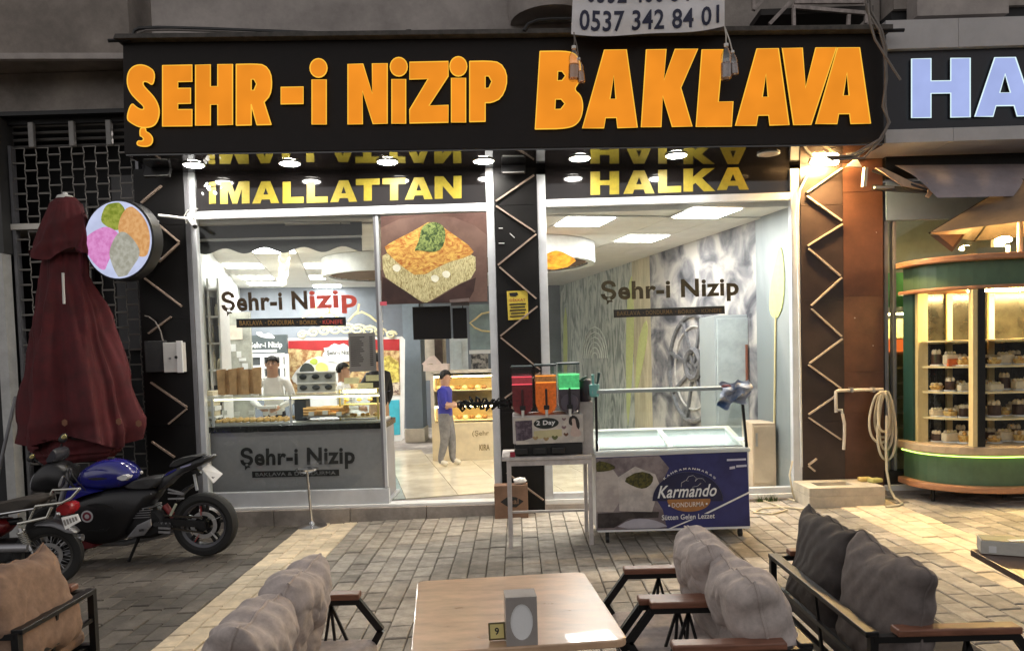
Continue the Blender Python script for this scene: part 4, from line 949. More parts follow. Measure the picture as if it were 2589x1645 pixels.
# menu sheet
mn = thing('menu_sheet', 'grey printed menu sheet hanging behind the counter window', 'menu', FY(915, 940, .03))
a = [FY(*p, .04) for p in ((880, 842), (948, 840), (952, 937), (884, 940))]
MB().prism(a, (0, .003, 0)).build('sheet', M('grey_menu', (.28, .25, .235), .5, var=.1), mn)
TXTG = M('menu_ink', (.09, .075, .07), .6)
for k in range(15):
    t0 = .10+.052*k; l = a[0].lerp(a[3], t0); r = a[1].lerp(a[2], t0); q = l.lerp(r, .07); e_ = l.lerp(r, .07+random.uniform(.3, .55)); h_ = Vector((0, 0, .012))
    MB().prism([q, e_, e_-h_, q-h_], (0, -.001, 0)).build('text_line', TXTG, mn)
    q = l.lerp(r, .78); e_ = l.lerp(r, .9); MB().prism([q, e_, e_-h_, q-h_], (0, -.001, 0)).build('price', TXTG, mn)
# dark valance inside the counter window
va = thing('window_valance', 'dark grey scalloped valance inside the counter window top', 'valance', FY(700, 640, .2))
GREYF = M('charcoal_fabric', (.055, .055, .056), .85, var=.12)
a = [FY(*p, .2) for p in ((497, 570), (914, 556), (915, 594), (498, 604))]; MB().prism(a, (0, .02, 0)).build('blind', GREYF, va)
a = [FY(*p, .19) for p in ((497, 605), (914, 595), (914, 600), (498, 611))]; MB().prism(a, (0, .03, 0)).build('bar', OFFW, va)
low = []
for i in range(41):
    u = i/40; low.append(FY(915-417*u, 628+8*u+7*math.cos(u*2*math.pi*4.2), .2))
MB().prism([FY(498, 612, .2), FY(914, 601, .2)]+low, (0, .02, 0)).build('scalloped_flap', GREYF, va)
# yellow warning sticker
ys = thing('warning_sticker', 'yellow warning sticker on the middle pillar', 'sticker', FY(1308, 808, -.06))
a = [FY(*p, -.062) for p in ((1281, 736), (1334, 734), (1336, 806), (1285, 809))]
MB().prism(a, (0, .002, 0)).build('sheet', M('sticker_yellow', (.62, .47, .06), .5), ys)
MB().prism([a[0].lerp(a[1], x).lerp(a[3].lerp(a[2], x), y)-Vector((0, .003, 0)) for x, y in ((.12, .06), (.5, .05), (.55, .14), (.4, .2), (.14, .17))], (0, .001, 0)).build('icon', INK, ys)
write('lettering', 'DİKKAT', a[3].lerp(a[0], .64)+(a[1]-a[0])*.12, (a[1]-a[0])*.76, (a[0]-a[3])*.12, M('red_ink', (.35, .07, .03), .6), ys, bold=.02, depth=.002)
for k in range(5):
    t0 = .44+.105*k; l = a[0].lerp(a[3], t0); r = a[1].lerp(a[2], t0); h_ = Vector((0, 0, .014)); w0 = .1+.05*(k % 2)
    q, e_ = l.lerp(r, w0)-Vector((0, .002, 0)), l.lerp(r, 1-w0)-Vector((0, .002, 0)); MB().prism([q, e_, e_-h_, q-h_], (0, -.001, 0)).build('text_line', INK, ys)
for p0, p1 in (((1261, 577), (1271, 577)), ((1289, 590), (1301, 601)), ((1261, 615), (1275, 615))):
    MB().bar(FY(*p0, -.055), FY(*p1, -.055), .006, .02, up=(0, -1, 0)).build('tape_scrap', WHITE, pc)
# ---------------- counter
ctr = thing('dessert_counter', 'grey fronted dessert counter with glass case in the window', 'counter', (-2.45, .4, ZF))
GREYP = M('counter_grey', (.27, .262, .268), .55, var=.06, scale=20)
YC = .14
a, b = FY(531, 1092, YC), FY(977, 1240, YC)
MB().box(a.x, b.x, YC, .78, ZF, a.z-.012).build('front_panel', GREYP, ctr, bevel=.004)
MB().box(a.x-.03, b.x+.02, YC-.01, .80, a.z-.010, a.z+.055).build('top_slab', M('black_stone', (.012, .013, .013), .2, var=.3), ctr, bevel=.004)
zt_ = a.z+.055
quadtext('lettering', 'Şehr-i Nizip', (607, 1131), (897, 1125), (608, 1190), INK, ctr, bold=.032, Y=YC-.003)
s0 = [FY(*p, YC-.003) for p in ((637, 1191), (857, 1186), (858, 1202), (638, 1207))]; MB().prism(s0, (0, .002, 0)).build('strip', INK, ctr)
uu, vv = s0[1]-s0[0], s0[0]-s0[3]; write('lettering', 'BAKLAVA & DONDURMA', s0[3]+vv*.22+uu*.04, uu*.92, vv*.56, M('counter_grey_print', (.20, .195, .2), .5), ctr, bold=.01, depth=.003)
MB().box(a.x-.05, b.x+.04, YC+.02, .80, ZF-.0, ZF+.02).build('foot_plate', ALU, ctr)
zg = FY(700, 1002, YC).z
MB().box(a.x-.01, b.x-.0, YC+.005, YC+.012, zt_+.002, zg).build('front_glass', GLASSC, ctr)
MB().box(a.x-.01, b.x-.0, YC+.004, .62, zg+.001, zg+.012).build('top_glass', GLASSC, ctr)
MB().bar((a.x-.01, YC+.0, zg+.006), (b.x, YC+.0, zg+.006), .02, .014).build('edge_rail', M('cream_rail', (.70, .68, .55), .4), ctr)
for x in (537, 735, 970): MB().bar((FY(x, 1040, YC).x, YC+.008, zt_), (FY(x, 1040, YC).x, YC+.008, zg), .022, .018).build('post', ALU, ctr)
MB().box(a.x+.02, b.x-.02, .20, .70, zt_+.001, zt_+.02).build('deck', OFFW, ctr)
MB().box(a.x+.05, b.x-.05, YC+.03, YC+.05, zg-.03, zg-.012).build('strip_light', emit('case_strip', (1, .86, .55), 5, var=0), ctr)
# sweets
BAK = pr2('baklava_gold', (.78, .55, .20), (.50, .25, .05), 35); BAK.node_tree.nodes
def tray(label, px0, px1, Y0, Y1, zoff, mt, rows, cols, kind='tray', shape='dia'):
    a, b = FY(*px0, Y0), FY(*px1, Y0); z = zt_+.021+zoff
    t = thing('sweets_tray', label, 'tray', ((a.x+b.x)/2, (Y0+Y1)/2, z))
    MB().box(a.x, b.x, Y0, Y1, z, z+.012).build('pan', STEEL, t, bevel=.004)
    if shape == 'dia':
        me = MB().lathe([(.9, 0), (1, .5), (.55, 1)], (0, 0, 0), 4).mesh('pastry', mt)
    else: me = MB().tube([(-1, 0, .5), (1, 0, .5)], .5, 8).mesh('pastry', mt, True)
    for r in range(rows):
        for c in range(cols):
            sx = (b.x-a.x)/cols; sy = (Y1-Y0)/rows
            lay = 1 if shape == 'dia' else 3
            for k in range(lay):
                if k and random.random() < .35: continue
                inst('pastry', me, (a.x+sx*(c+.5), Y0+sy*(r+.5), z+.012+k*.03), t, RZ(random.uniform(-.2, .2)), (sx*.42, sy*.42, .03+.01*random.random()) if shape == 'dia' else (sx*.46, sy*.6, .035))
    return t
tray('wide tray of diamond cut pastries at the left of the counter', (538, 1060), (728, 1060), .24, .60, .0, BAK, 5, 11)
tray('metal tray heaped with golden pastry rolls in the counter', (765, 1060), (868, 1060), .24, .60, .05, M('roll_gold', (.80, .48, .19), .5, var=.2), 6, 3, shape='roll')
gc = thing('pastry_cabinet', 'small golden lit glass cabinet on the counter end', 'display case', FY(905, 1062, .3))
a, b = FY(858, 985, .3), FY(957, 1062, .3); GL_ = M('gold_frame', (.55, .42, .12), .35, var=.2)
z0 = zt_+.022
for x in (a.x, b.x):
    for y in (.30, .55): MB().bar((x, y, z0), (x, y, a.z), .018, .018).build('post', GL_, gc)
for z in (z0+.03, (z0+a.z)/2, a.z): MB().box(a.x, b.x, .30, .55, z-.006, z).build('shelf', GL_, gc)
MB().box(a.x, b.x, .296, .299, z0, a.z).build('glass', GLASSC, gc)
MB().box(a.x+.02, b.x-.02, .4, .45, a.z-.03, a.z-.012).build('lamp', emit('cabinet_lamp', (1, .78, .30), 45, var=0), gc)
for k in range(8): MB().ball((a.x+.05+.045*k, .42+.04*(k % 2), z0+.05+(.17 if k % 3 == 0 else 0)), (.03, .04, .02), 8, 6).build('pastry', BAK, gc, smooth=True)
for k, (x, y) in enumerate(((870, 955), (905, 968), (925, 948))):
    MB().prism([FY(x+dx, y+dy, .32) for dx, dy in ((0, 0), (38, -1), (38, 14), (0, 15))], (0, .004, 0)).build('price_card', M('lit_card', (.75, .70, .42), .5), gc)
# paper bags, cup display, scale and note on and behind the counter
bg_ = thing('paper_bags', 'row of folded brown paper bags standing on the counter', 'paper bag', FY(605, 1004, .7))
KR = M('kraft_paper', (.42, .26, .13), .8, var=.3, scale=9)
for k in range(7):
    x = 560+15*k; a = FY(x, 1003, .55+.05*(k % 2)); h = .28+.04*random.random(); w = .075
    z0b = zg+.013
    MB().prism([(a.x-w/2, a.y, z0b), (a.x+w/2, a.y, z0b), (a.x+w/2+.01, a.y+.01, z0b+h), (a.x-w/2-.004, a.y-.01, z0b+h*.97)], (0, .045, 0)).build('bag', KR, bg_)
cd = thing('cup_display', 'white framed board of dark dessert cups on the counter', 'display stand', FY(800, 1000, .5))
a, b = FY(750, 942, .45), FY(848, 998, .45)
MB().box(a.x, b.x, .45, .50, zg+.013, a.z).build('board', M('grey_board', (.36, .37, .36), .5), cd)
for z in (zg+.02, (a.z+zg)/2, a.z): MB().box(a.x-.01, b.x+.01, .44, .50, z-.006, z+.008).build('rail', WHITE, cd)
for r in range(2):
    for c in range(3):
        p = Vector((a.x+(b.x-a.x)*(c+.5)/3, .442, zg+.075+r*.125)); MB().ball(p, (.045, .012, .03), 10, 6).build('cup', M('dark_cup', (.02, .025, .03), .3), cd, smooth=True)
sc = thing('counter_scale', 'dark blue weighing scale inside the counter glass', 'scale', FY(758, 1060, .4))
a, b = FY(742, 1010, .4), FY(775, 1058, .4); MB().box(a.x, b.x, .4, .6, zt_+.021, a.z).build('body', M('slate_blue', (.03, .04, .06), .4), sc, bevel=.02)
MB().box(a.x-.02, b.x+.02, .38, .62, a.z+.001, a.z+.02).build('plate', STEEL, sc, bevel=.004)
# left shelf unit
sh = thing('wall_shelves', 'white shelf unit with jars along the left inner wall', 'shelf', (-3.75, 1.2, ZF))
a, b = FY(497, 700, 1.1), FY(549, 700, 1.1)
for x in (a.x, (a.x+b.x)/2, b.x): MB().box(x-.012, x+.012, 1.1, 1.4, ZF, 2.75).build('upright', WHITE, sh)
for k in range(7): MB().box(a.x, b.x, 1.1, 1.4, .62+k*.33, .64+k*.33).build('shelf', WHITE, sh)
MB().box(a.x, b.x, 1.41, 1.43, ZF, 2.75).build('back', M('shelf_back', (.5, .52, .5), .6), sh)
gr = 'jars and boxes on the left wall shelves'
for k in range(6):
    for c in range(3):
        x = a.x+.05+(b.x-a.x-.1)*c/2; h = random.uniform(.12, .24); z = .642+k*.33
        if (k + c) % 3 == 0:
            o = MB().box(x-.035, x+.035, 1.13, 1.25, z, z+h).build('stock_box', M('dark_stock', (.05, .055, .07), .5), None, bevel=.004); tag(o, 'dark box at the %s of the %s white wall shelf' % (('left', 'middle', 'right')[c], ('lowest', 'second', 'third', 'fourth', 'fifth', 'top')[k]), 'box', gr)
        else:
            o = MB().lathe([(.03, 0), (.034, .02), (.034, h*.75), (.02, h*.85), (.022, h)], (x, 1.18, z), 12).build('glass_jar', M('pale_jar', (.66, .62, .48), .35, var=.3, scale=15), None, smooth=True); tag(o, 'pale jar at the %s of the %s white wall shelf' % (('left', 'middle', 'right')[c], ('lowest', 'second', 'third', 'fourth', 'fifth', 'top')[k]), 'jar', gr)
# stone partition with notes
pt = thing('stone_partition', 'grey mottled partition wall with pinned notes behind the counter', 'partition', (-4.0, 3, ZF))
a, b = FY(548, 790, 2.6), FY(640, 1010, 2.6)
MB().box(a.x, b.x, 2.6, 2.66, ZF, a.z).build('panel', M('mottled_stone', (.40, .40, .35), .7, var=.35, scale=4), pt)
for x0, y0, x1, y1 in ((560, 823, 613, 858), (575, 870, 596, 888), (598, 888, 610, 903), (612, 918, 627, 935), (555, 928, 571, 942), (604, 905, 622, 912)):
    p, q = FY(x0, y0, 2.59), FY(x1, y1, 2.59); MB().box(p.x, q.x, 2.59, 2.598, q.z, p.z).build('note', PAPER if y0 > 860 else M('pink_note', (.72, .62, .52), .6), pt)
# dark panel with white logo and window frames
lg = thing('kitchen_hatch', 'white framed kitchen hatch under a dark panel with white shop name', 'hatch', (-3.9, 5, ZF))
Y5 = 4.6
a, b = FY(628, 848, Y5), FY(727, 896, Y5); MB().box(a.x, b.x, Y5, Y5+.05, b.z, a.z).build('sign_panel', M('slate_panel', (.06, .075, .08), .5), lg)
quadtext('lettering', 'Şehr-i Nizip', (630, 864), (713, 862), (631, 884), PAPER, lg, bold=.02, Y=Y5-.004)
p, q = FY(633, 885, Y5-.004), FY(700, 889, Y5-.004); MB().box(p.x, q.x, Y5-.004, Y5-.001, q.z, p.z).build('underline', PAPER, lg)
MB().prism([FY(x, y, Y5-.01) for x, y in chaikin([(645, 840), (660, 838), (668, 846), (680, 840), (700, 856), (670, 854), (655, 850)], 1)], (0, .004, 0)).build('leaf_mark', PAPER, lg)
a, b = FY(624, 897, Y5), FY(725, 1010, Y5)
MB().box(a.x, b.x, Y5+.05, Y5+.08, b.z, a.z).build('opening', M('dark_opening', (.10, .11, .12), .5), lg)
for x in (624, 663, 712, 725): c_ = FY(x, 900, Y5); MB().box(c_.x-.03, c_.x+.03, Y5-.02, Y5+.03, b.z, a.z).build('frame_post', WHITE, lg)
for y in (898, 927, 960): c_ = FY(670, y, Y5); MB().box(a.x, b.x, Y5-.021, Y5+.029, c_.z-.03, c_.z+.03).build('frame_rail', WHITE, lg)
# big pistachio poster board
pb = thing('dessert_board', 'big red topped board picturing pistachio desserts behind the counter', 'poster', (-2.8, 5.2, ZF))
Y6 = 5.0
def b6(nm, pts, mt, lay, sm=0):
    P = chaikin(pts, sm) if sm else pts
    return MB().prism([FY(x, y, Y6)+Vector((0, -.004*lay, 0)) for x, y in P], (0, .003, 0)).build(nm, mt, pb)
b6('frame', [(725, 855), (1016, 850), (1024, 858), (1022, 1106), (1014, 1114), (900, 1116), (726, 1000)], WHITE, 0)
b6('image', [(729, 862), (1010, 858), (1012, 998), (729, 1000)], pr2('print_nuts', (.66, .50, .25), (.28, .13, .05), 9, .42, .58), 1)
b6('red_band', [(729, 861), (1010, 857), (1010, 886), (950, 884), (880, 880), (800, 886), (729, 880)], M('print_red', (.36, .015, .018), .5), 2)
b6('dish', [(735, 950), (790, 898), (850, 905), (900, 950), (820, 985), (745, 970)], M('print_dish', (.62, .62, .60), .5), 3, 1)
b6('dessert', [(757, 935), (768, 917), (785, 918), (797, 932), (792, 942), (760, 942)], M('print_dark', (.03, .035, .03), .5), 4, 1)
b6('dessert', [(780, 915), (795, 903), (806, 912), (798, 924)], M('print_green', (.35, .42, .06), .5), 5, 1)
b6('dessert', [(795, 930), (808, 914), (828, 920), (832, 938), (812, 944)], M('print_yellow', (.66, .55, .16), .5), 6, 1)
b6('pistachios', [(962, 905), (985, 898), (1008, 915), (1011, 996), (960, 998)], pr2('print_pistachio', (.70, .60, .14), (.30, .22, .04), 12), 3)
b6('pistachios', [(960, 970), (1011, 965), (1011, 997), (960, 998)], pr2('print_mix', (.72, .62, .5), (.10, .04, .03), 14), 4)
cl = []
for k in range(24): t = k*math.pi/12; r = 1+.12*math.sin(t*9); cl.append((858+40*r*math.cos(t), 893+24*r*math.sin(t)))
b6('cloud_label', cl, PAPER, 7)
quadtext('lettering', 'Şehr-i Nizip', (826, 886), (890, 884), (827, 900), INK, pb, bold=.02, Y=Y6-.034)
b6('cyan_panel', [(975, 1012), (1010, 1010), (1012, 1098), (968, 1102)], M('print_cyan', (.05, .42, .55), .5), 2, 0)
for k in range(9):
    c0 = FY(765+k*28, 846-14*math.sin(math.pi*k/8), Y6-.03); r = .10+.05*math.sin(math.pi*k/8)
    MB().tube([c0+Vector((r*(1-t/16)*math.cos(t*.7), 0, r*.7*(1-t/16)*math.sin(t*.7))) for t in range(14)], .022, 6).build('scroll', M('cream_gilt', (.72, .66, .42), .4), pb, smooth=True)
# gold outline ornament on the grey wall panel
for pts in ([(765, 803), (780, 795), (800, 792), (815, 800), (825, 812)], [(800, 812), (815, 796), (835, 790), (852, 800), (862, 812)], [(797, 770), (800, 785), (806, 792)], [(832, 770), (832, 790)], [(908, 768), (905, 785), (895, 795), (880, 812)], [(895, 795), (915, 788), (935, 798), (952, 812), (968, 812)]):
    MB().tube([FY(x, y, 6.9) for x, y in pts], .022, 6).build('gold_ornament', GOLDL, bld, smooth=True)
# column and rear right
cg = thing('grey_column', 'blue grey square column beside the dessert board', 'column', (-2.3, 5.6, ZF))
a, b = FY(1016, 770, 5.6), FY(1070, 1070, 5.6); MB().box(a.x, b.x, 5.6, 6.2, ZF, ZC-.01).build('shaft', M('column_blue', (.17, .21, .25), .5, var=.08), cg)
MB().box(a.x-.02, b.x+.02, 5.57, 6.2, ZF, ZF+.25).build('base', PINKW, cg)
rd = thing('rear_doors', 'white rear doors with brown marbled panel beyond the doorway', 'door', (-1.6, 6.4, ZF))
def rbox(nm, x0, y0, x1, y1, Y, mt, th=.05): p, q = FY(x0, y0, Y), FY(x1, y1, Y); return MB().box(p.x, q.x, Y, Y+th, q.z, p.z).build(nm, mt, rd)
rbox('frame', 1072, 855, 1130, 960, 6.6, PINKW); rbox('marble_panel', 1098, 858, 1120, 930, 6.55, M('brown_marble', (.07, .05, .04), .4, var=.6, scale=5), .04)
rbox('door', 1136, 855, 1185, 960, 6.6, M('door_white', (.66, .72, .74), .5)); rbox('door_panel', 1144, 862, 1168, 940, 6.57, M('door_white_b', (.58, .65, .68), .5), .02)
rbox('wall_panel', 1186, 770, 1240, 888, 6.6, M('sage_panel', (.24, .31, .32), .5)); rbox('rail', 1186, 885, 1240, 893, 6.55, WHITE); rbox('picture', 1191, 895, 1235, 938, 6.55, pr2('dark_picture', (.35, .33, .3), (.03, .03, .035), 12))
MB().tube([FY(x, y, 6.5) for x, y in ((1240, 788), (1218, 793), (1200, 808), (1188, 816), (1200, 828), (1218, 836), (1240, 838))], .02, 6).build('gold_arch', GOLDL, rd, smooth=True)
# pastry display beyond the doorway
dp = thing('pastry_showcase', 'warm lit glass pastry showcase beyond the doorway', 'display case', (-.9, 3.3, ZF))
Y7 = 3.15
a, b = FY(1087, 945, Y7), FY(1262, 1160, Y7); zb_, zt2 = ZF, a.z; zm = FY(1150, 1068, Y7).z
CRB = M('showcase_cream', (.66, .55, .36), .45, var=.1, scale=6)
MB().box(a.x, b.x, Y7, Y7+.7, zb_, zm).build('base', CRB, dp, bevel=.006)
MB().box(a.x, b.x, Y7+.55, Y7+.6, zm, zt2).build('back', M('showcase_back', (.55, .42, .2), .5), dp)
for k in range(4): z = zm+.03+(zt2-zm-.06)*k/3; MB().box(a.x, b.x, Y7+.03, Y7+.55, z-.012, z).build('shelf', CRB, dp)
MB().box(a.x, b.x, Y7+.0, Y7+.006, zm+.001, zt2).build('glass', GLASSC, dp)
MB().box(a.x, a.x+.05, Y7-.01, Y7+.6, zm+.001, zt2+.02).build('side_post', PINKW, dp)
MB().box(a.x, b.x, Y7-.01, Y7+.6, zt2+.001, zt2+.04).build('top', PINKW, dp)
for k in (1, 3): z = zm+.03+(zt2-zm-.06)*k/3; MB().box(a.x+.05, b.x-.05, Y7+.06, Y7+.08, z-.03, z-.014).build('strip_light', emit('showcase_strip', (1, .76, .36), 45, var=0), dp)
for k in range(3):
    for c in range(8): MB().ball((a.x+.1+.1*c, Y7+.25, zm+.06+(zt2-zm-.06)*k/3), (.045, .06, .035), 8, 6).build('cake', M('cake_brown', (.30, .15, .06), .5, var=.5, scale=20) if (k+c) % 2 else M('cake_cream', (.72, .60, .38), .5), dp, smooth=True)
quadtext('lettering', '(Şehr', (1194, 1088), (1236, 1087), (1194, 1104), M('sepia_print', (.20, .14, .06), .5), dp, bold=.01, Y=Y7-.004)
quadtext('lettering', 'KIRA', (1212, 1123), (1238, 1122), (1212, 1138), M('sepia_print'), dp, bold=.02, Y=Y7-.004)
bx = thing('cake_box', 'open pink white cake box on top of the pastry showcase', 'box', FY(1100, 942, 3.2))
q0 = zt2+.042
MB().box(FY(1070, 940, 3.2).x, FY(1132, 940, 3.2).x, 3.2, 3.6, q0, q0+.1).build('tray', M('pinkish_card', (.74, .62, .56), .6), bx, bevel=.005)
MB().prism([FY(1066, 920, 3.25), FY(1085, 902, 3.25), FY(1098, 898, 3.25), FY(1131, 935, 3.25)], (0, .02, 0)).build('lid', M('pinkish_card'), bx)
MB().prism([FY(1078, 921, 3.24), FY(1092, 919, 3.24), FY(1106, 925, 3.24), FY(1094, 931, 3.24), FY(1082, 930, 3.24)], (0, .004, 0)).build('print', M('print_green_b', (.18, .17, .03), .5), bx)
# price tags in the counter and cartons stacked behind it
for k, x in enumerate((560, 592, 628, 664, 700, 780, 815, 850)):
    p = FY(x, 1048+3*(k % 2), .22); MB().prism([p, p+Vector((.06, 0, 0)), p+Vector((.06, .012, .045)), p+Vector((0, .012, .045))], (0, .002, 0)).build('price_tag', PAPER, ctr)
for k in range(5):
    q = FY(520+3*(k % 2), 1000, .95); o = MB().box(q.x-.13, q.x+.13, .85, 1.06, ZF+.95+k*.062, ZF+1.008+k*.062).build('sweet_carton', WHITE if k % 2 else M('cream_carton', (.70, .62, .45), .6), None, bevel=.004)
    tag(o, '%s carton in the pile at the left end behind the counter' % ('lowest', 'second', 'middle', 'fourth', 'topmost')[k], 'carton', 'cartons piled behind the counter')
q = FY(520, 1000, .95); pd_ = thing('pile_stand', 'small white stand under the carton pile behind the counter', 'stand', (q.x, .95, ZF))
MB().box(q.x-.15, q.x+.15, .84, 1.07, ZF+.92, ZF+.948).build('top', WHITE, pd_, bevel=.004)
for sx in (-.13, .13):
    for yy in (.86, 1.05): MB().bar((q.x+sx, yy, ZF), (q.x+sx, yy, ZF+.919), .02, .02).build('leg', ALU, pd_)
# ================================================================ ice cream freezer
YF = -1.5
fz = thing('ice_cream_freezer', 'long chest freezer with navy printed front and open glass guard', 'freezer', (1.3, -1.2, gz(1.3)))
fa, fb = FY(1507, 1152, YF), FY(1893, 1140, YF); fz0 = FY(1507, 1345, YF).z; fz1 = (fa.z+fb.z)/2
X0, X1, Y0f, Y1f = fa.x, fb.x, YF, YF+.64
mb = MB(); mb.box(X0, X1, Y0f, Y1f, fz0, fz1-.32)
mb.box(X0, X0+.045, Y0f, Y1f, fz1-.32, fz1); mb.box(X1-.045, X1, Y0f, Y1f, fz1-.32, fz1); mb.box(X0+.045, X1-.045, Y0f, Y0f+.045, fz1-.32, fz1); mb.box(X0+.045, X1-.045, Y1f-.045, Y1f, fz1-.32, fz1)
mb.build('cabinet', WHITE, fz)
RIM = M('pale_rim', (.58, .62, .61), .4, var=.05)
zr = fz1+.001; UP = .125
def slope(y): return zr+UP*(y-Y0f)/(Y1f-Y0f)
MB().prism([(X0, Y0f+.05, fz1), (X0, Y1f, fz1), (X0, Y1f, slope(Y1f))], (.045, 0, 0)).build('side_cheek', WHITE, fz); MB().prism([(X1-.045, Y0f+.05, fz1), (X1-.045, Y1f, fz1), (X1-.045, Y1f, slope(Y1f))], (.045, 0, 0)).build('side_cheek', WHITE, fz)
MB().box(X0+.046, X1-.046, Y1f-.045, Y1f, fz1+.001, slope(Y1f)-.002).build('back_wall', WHITE, fz)
def srim(x0, x1, y0, y1, nm='rim'):
    MB().prism([(x0, y0, slope(y0)), (x1, y0, slope(y0)), (x1, y1, slope(y1)), (x0, y1, slope(y1))], (0, 0, .034)).build(nm, RIM, fz, bevel=.006)
srim(X0-.012, X1+.012, Y0f-.014, Y0f+.05); srim(X0-.012, X1+.012, Y1f-.05, Y1f+.012); srim(X0-.012, X0+.045, Y0f+.051, Y1f-.051); srim(X1-.045, X1+.012, Y0f+.051, Y1f-.051); srim((X0+X1)/2-.02, (X0+X1)/2+.03, Y0f+.051, Y1f-.051, 'centre_rim')
MB().box(X0+.05, X1-.05, Y1f-.075, Y1f-.055, fz1+.03, fz1+.055).build('freezer_lamp', emit('freezer_led', (.86, 1.0, .95), 8, var=0), fz)
for k in range(2): MB().prism([(X0+.05+k*.66, y, slope(y)+.012) for y in (Y0f+.06,)]+[(X0+.68+k*.64, Y0f+.06, slope(Y0f+.06)+.012), (X0+.68+k*.64, Y1f-.06, slope(Y1f-.06)+.012), (X0+.05+k*.66, Y1f-.06, slope(Y1f-.06)+.012)], (0, 0, .006)).build('sliding_lid', GLASSC, fz)
for k in range(6):
    x = X0+.065+k*.207; MB().box(x, x+.18, Y0f+.10, Y1f-.1, fz1-.30, fz1-(.16, .05, .20, .09, .22, .12)[k]).build('tub', M('ice_tub', (.80, .82, .80), .4, var=.15, scale=12), fz, bevel=.012)
GR = M('guard_rail_grey', (.33, .38, .38), .4, metal=.2)
zg2 = FY(1507, 995, YF).z
for x in (X0+.012, X1-.012): MB().bar((x, Y0f+.02, zr+.03), (x-(.04 if x > 1 else 0), Y0f+.02, zg2), .022, .022).build('guard_post', BLKMET, fz)
MB().box(X0-.02, X1-.03, Y0f-.0, Y0f+.16, zg2, zg2+.03).build('guard_shelf', GR, fz, bevel=.004)
MB().box(X0+.03, X1-.05, Y0f+.016, Y0f+.021, zr+.04, zg2-.002).build('guard_glass', GLASSC, fz)
for x in (X0+.008, X1-.035): MB().prism([(x, Y0f+.03, zr+.05), (x, Y1f-.05, slope(Y1f-.05)+.04), (x, Y0f+.22, zg2-.002), (x, Y0f+.03, zg2-.002)], (.005, 0, 0)).build('side_glass', GLASSC, fz)
MB().bar((X0+.03, Y0f+.014, zr+.05), (X1-.05, Y0f+.014, zr+.05), .012, .012).build('guard_foot', GR, fz)
for x, y in ((X0+.09, Y0f+.06), (X1-.07, Y0f+.06), (X0+.09, Y1f-.06), (X1-.07, Y1f-.06)):
    c_ = MB(); c_.cyl((x-.014, y, gz(x)+.035), (x+.014, y, gz(x)+.035), .035, seg=14); c_.bar((x, y, gz(x)+.05), (x, y, fz0), .03, .03); c_.build('castor', BLKPL, fz, smooth=True)
def Zf(x, y, lay=0): return FY(1480+x/5.1, 1100+y/5.1, YF-.0025-.0012*lay)
def ff(nm, pts, mt, lay, sm=0):
    P = chaikin(pts, sm) if sm else pts
    return MB().prism([Zf(x, y, lay) for x, y in P], (0, .001, 0)).build(nm, mt, fz)
NAV = pr2('print_navy', (.030, .034, .155), (.020, .022, .105), 2.0)
ff('print_ground', [(135, 288), (2085, 208), (2125, 1168), (140, 1225)], NAV, 0)
ff('print_milk', [(135, 300), (950, 262), (1080, 420), (900, 800), (1000, 960), (1050, 1195), (140, 1222)], pr2('print_taupe', (.26, .22, .22), (.14, .11, .12), 5), 1)
ff('print_block', [(138, 478), (330, 400), (440, 560), (440, 860), (360, 985), (140, 985)], pr2('print_ice', (.50, .45, .41), (.38, .33, .31), 6), 2)
ff('print_block', [(420, 540), (640, 400), (900, 500), (960, 640), (860, 985), (440, 975)], pr2('print_ice_b', (.56, .51, .47), (.40, .36, .34), 6), 3)
ff('print_nuts', [(138, 322), (300, 350), (405, 415), (320, 455), (200, 470), (138, 470)], pr2('print_pist', (.10, .09, .015), (.03, .028, .005), 40), 4, 1)
ff('print_nuts', [(475, 575), (690, 455), (880, 505), (865, 620), (760, 695), (620, 660)], MATS['print_pist'], 4, 1)
ff('print_shadow', [(160, 1005), (560, 985), (950, 985), (940, 1060), (560, 1070), (370, 1190), (160, 1195)], pr2('print_shade_b', (.05, .04, .04), (.02, .015, .016), 8), 4)
ff('print_spoon', [(370, 1205), (560, 1085), (760, 1065), (960, 1110), (1090, 1190)], M('print_silver', (.42, .40, .45), .4), 5, 1)
dome = [(1320-455*math.cos(math.pi*k/24), 845-375*math.sin(math.pi*k/24)) for k in range(25)]
ff('print_dome', dome, M('print_deep_navy', (.012, .014, .055), .4), 6)
for k in range(24):
    (xa, ya), (xb, yb) = dome[k], dome[k+1]; MB().bar(Zf(xa, ya, 7), Zf(xb, yb, 7), .001, .004, up=(0, -1, 0)).build('dome_line', M('print_grey_line', (.16, .16, .22), .5), fz)
wd = 'KAHRAMANMARAŞ'
for k, chx in enumerate(wd):
    t = math.pi*(.235+.53*(1-(k+.5)/len(wd))); cx_, cy_ = 1345+455*math.cos(t), 855-425*math.sin(t)
    tx, ty = math.sin(t), math.cos(t)
    o_ = Zf(cx_-24*tx, cy_+24*-(-ty)*-1, 8); e_ = Zf(cx_+24*tx, cy_+24*ty, 8); u_ = e_-Zf(cx_-24*tx, cy_-24*ty, 8)
    up_ = Vector((0, 1, 0)).cross(u_).normalized()*-1
    if up_.z < 0: up_ = -up_
    o2 = Zf(cx_-24*tx, cy_-24*ty, 8); write('lettering', chx, o2-up_*.006, u_*.82, up_*.017, PAPER, fz, bold=.02)
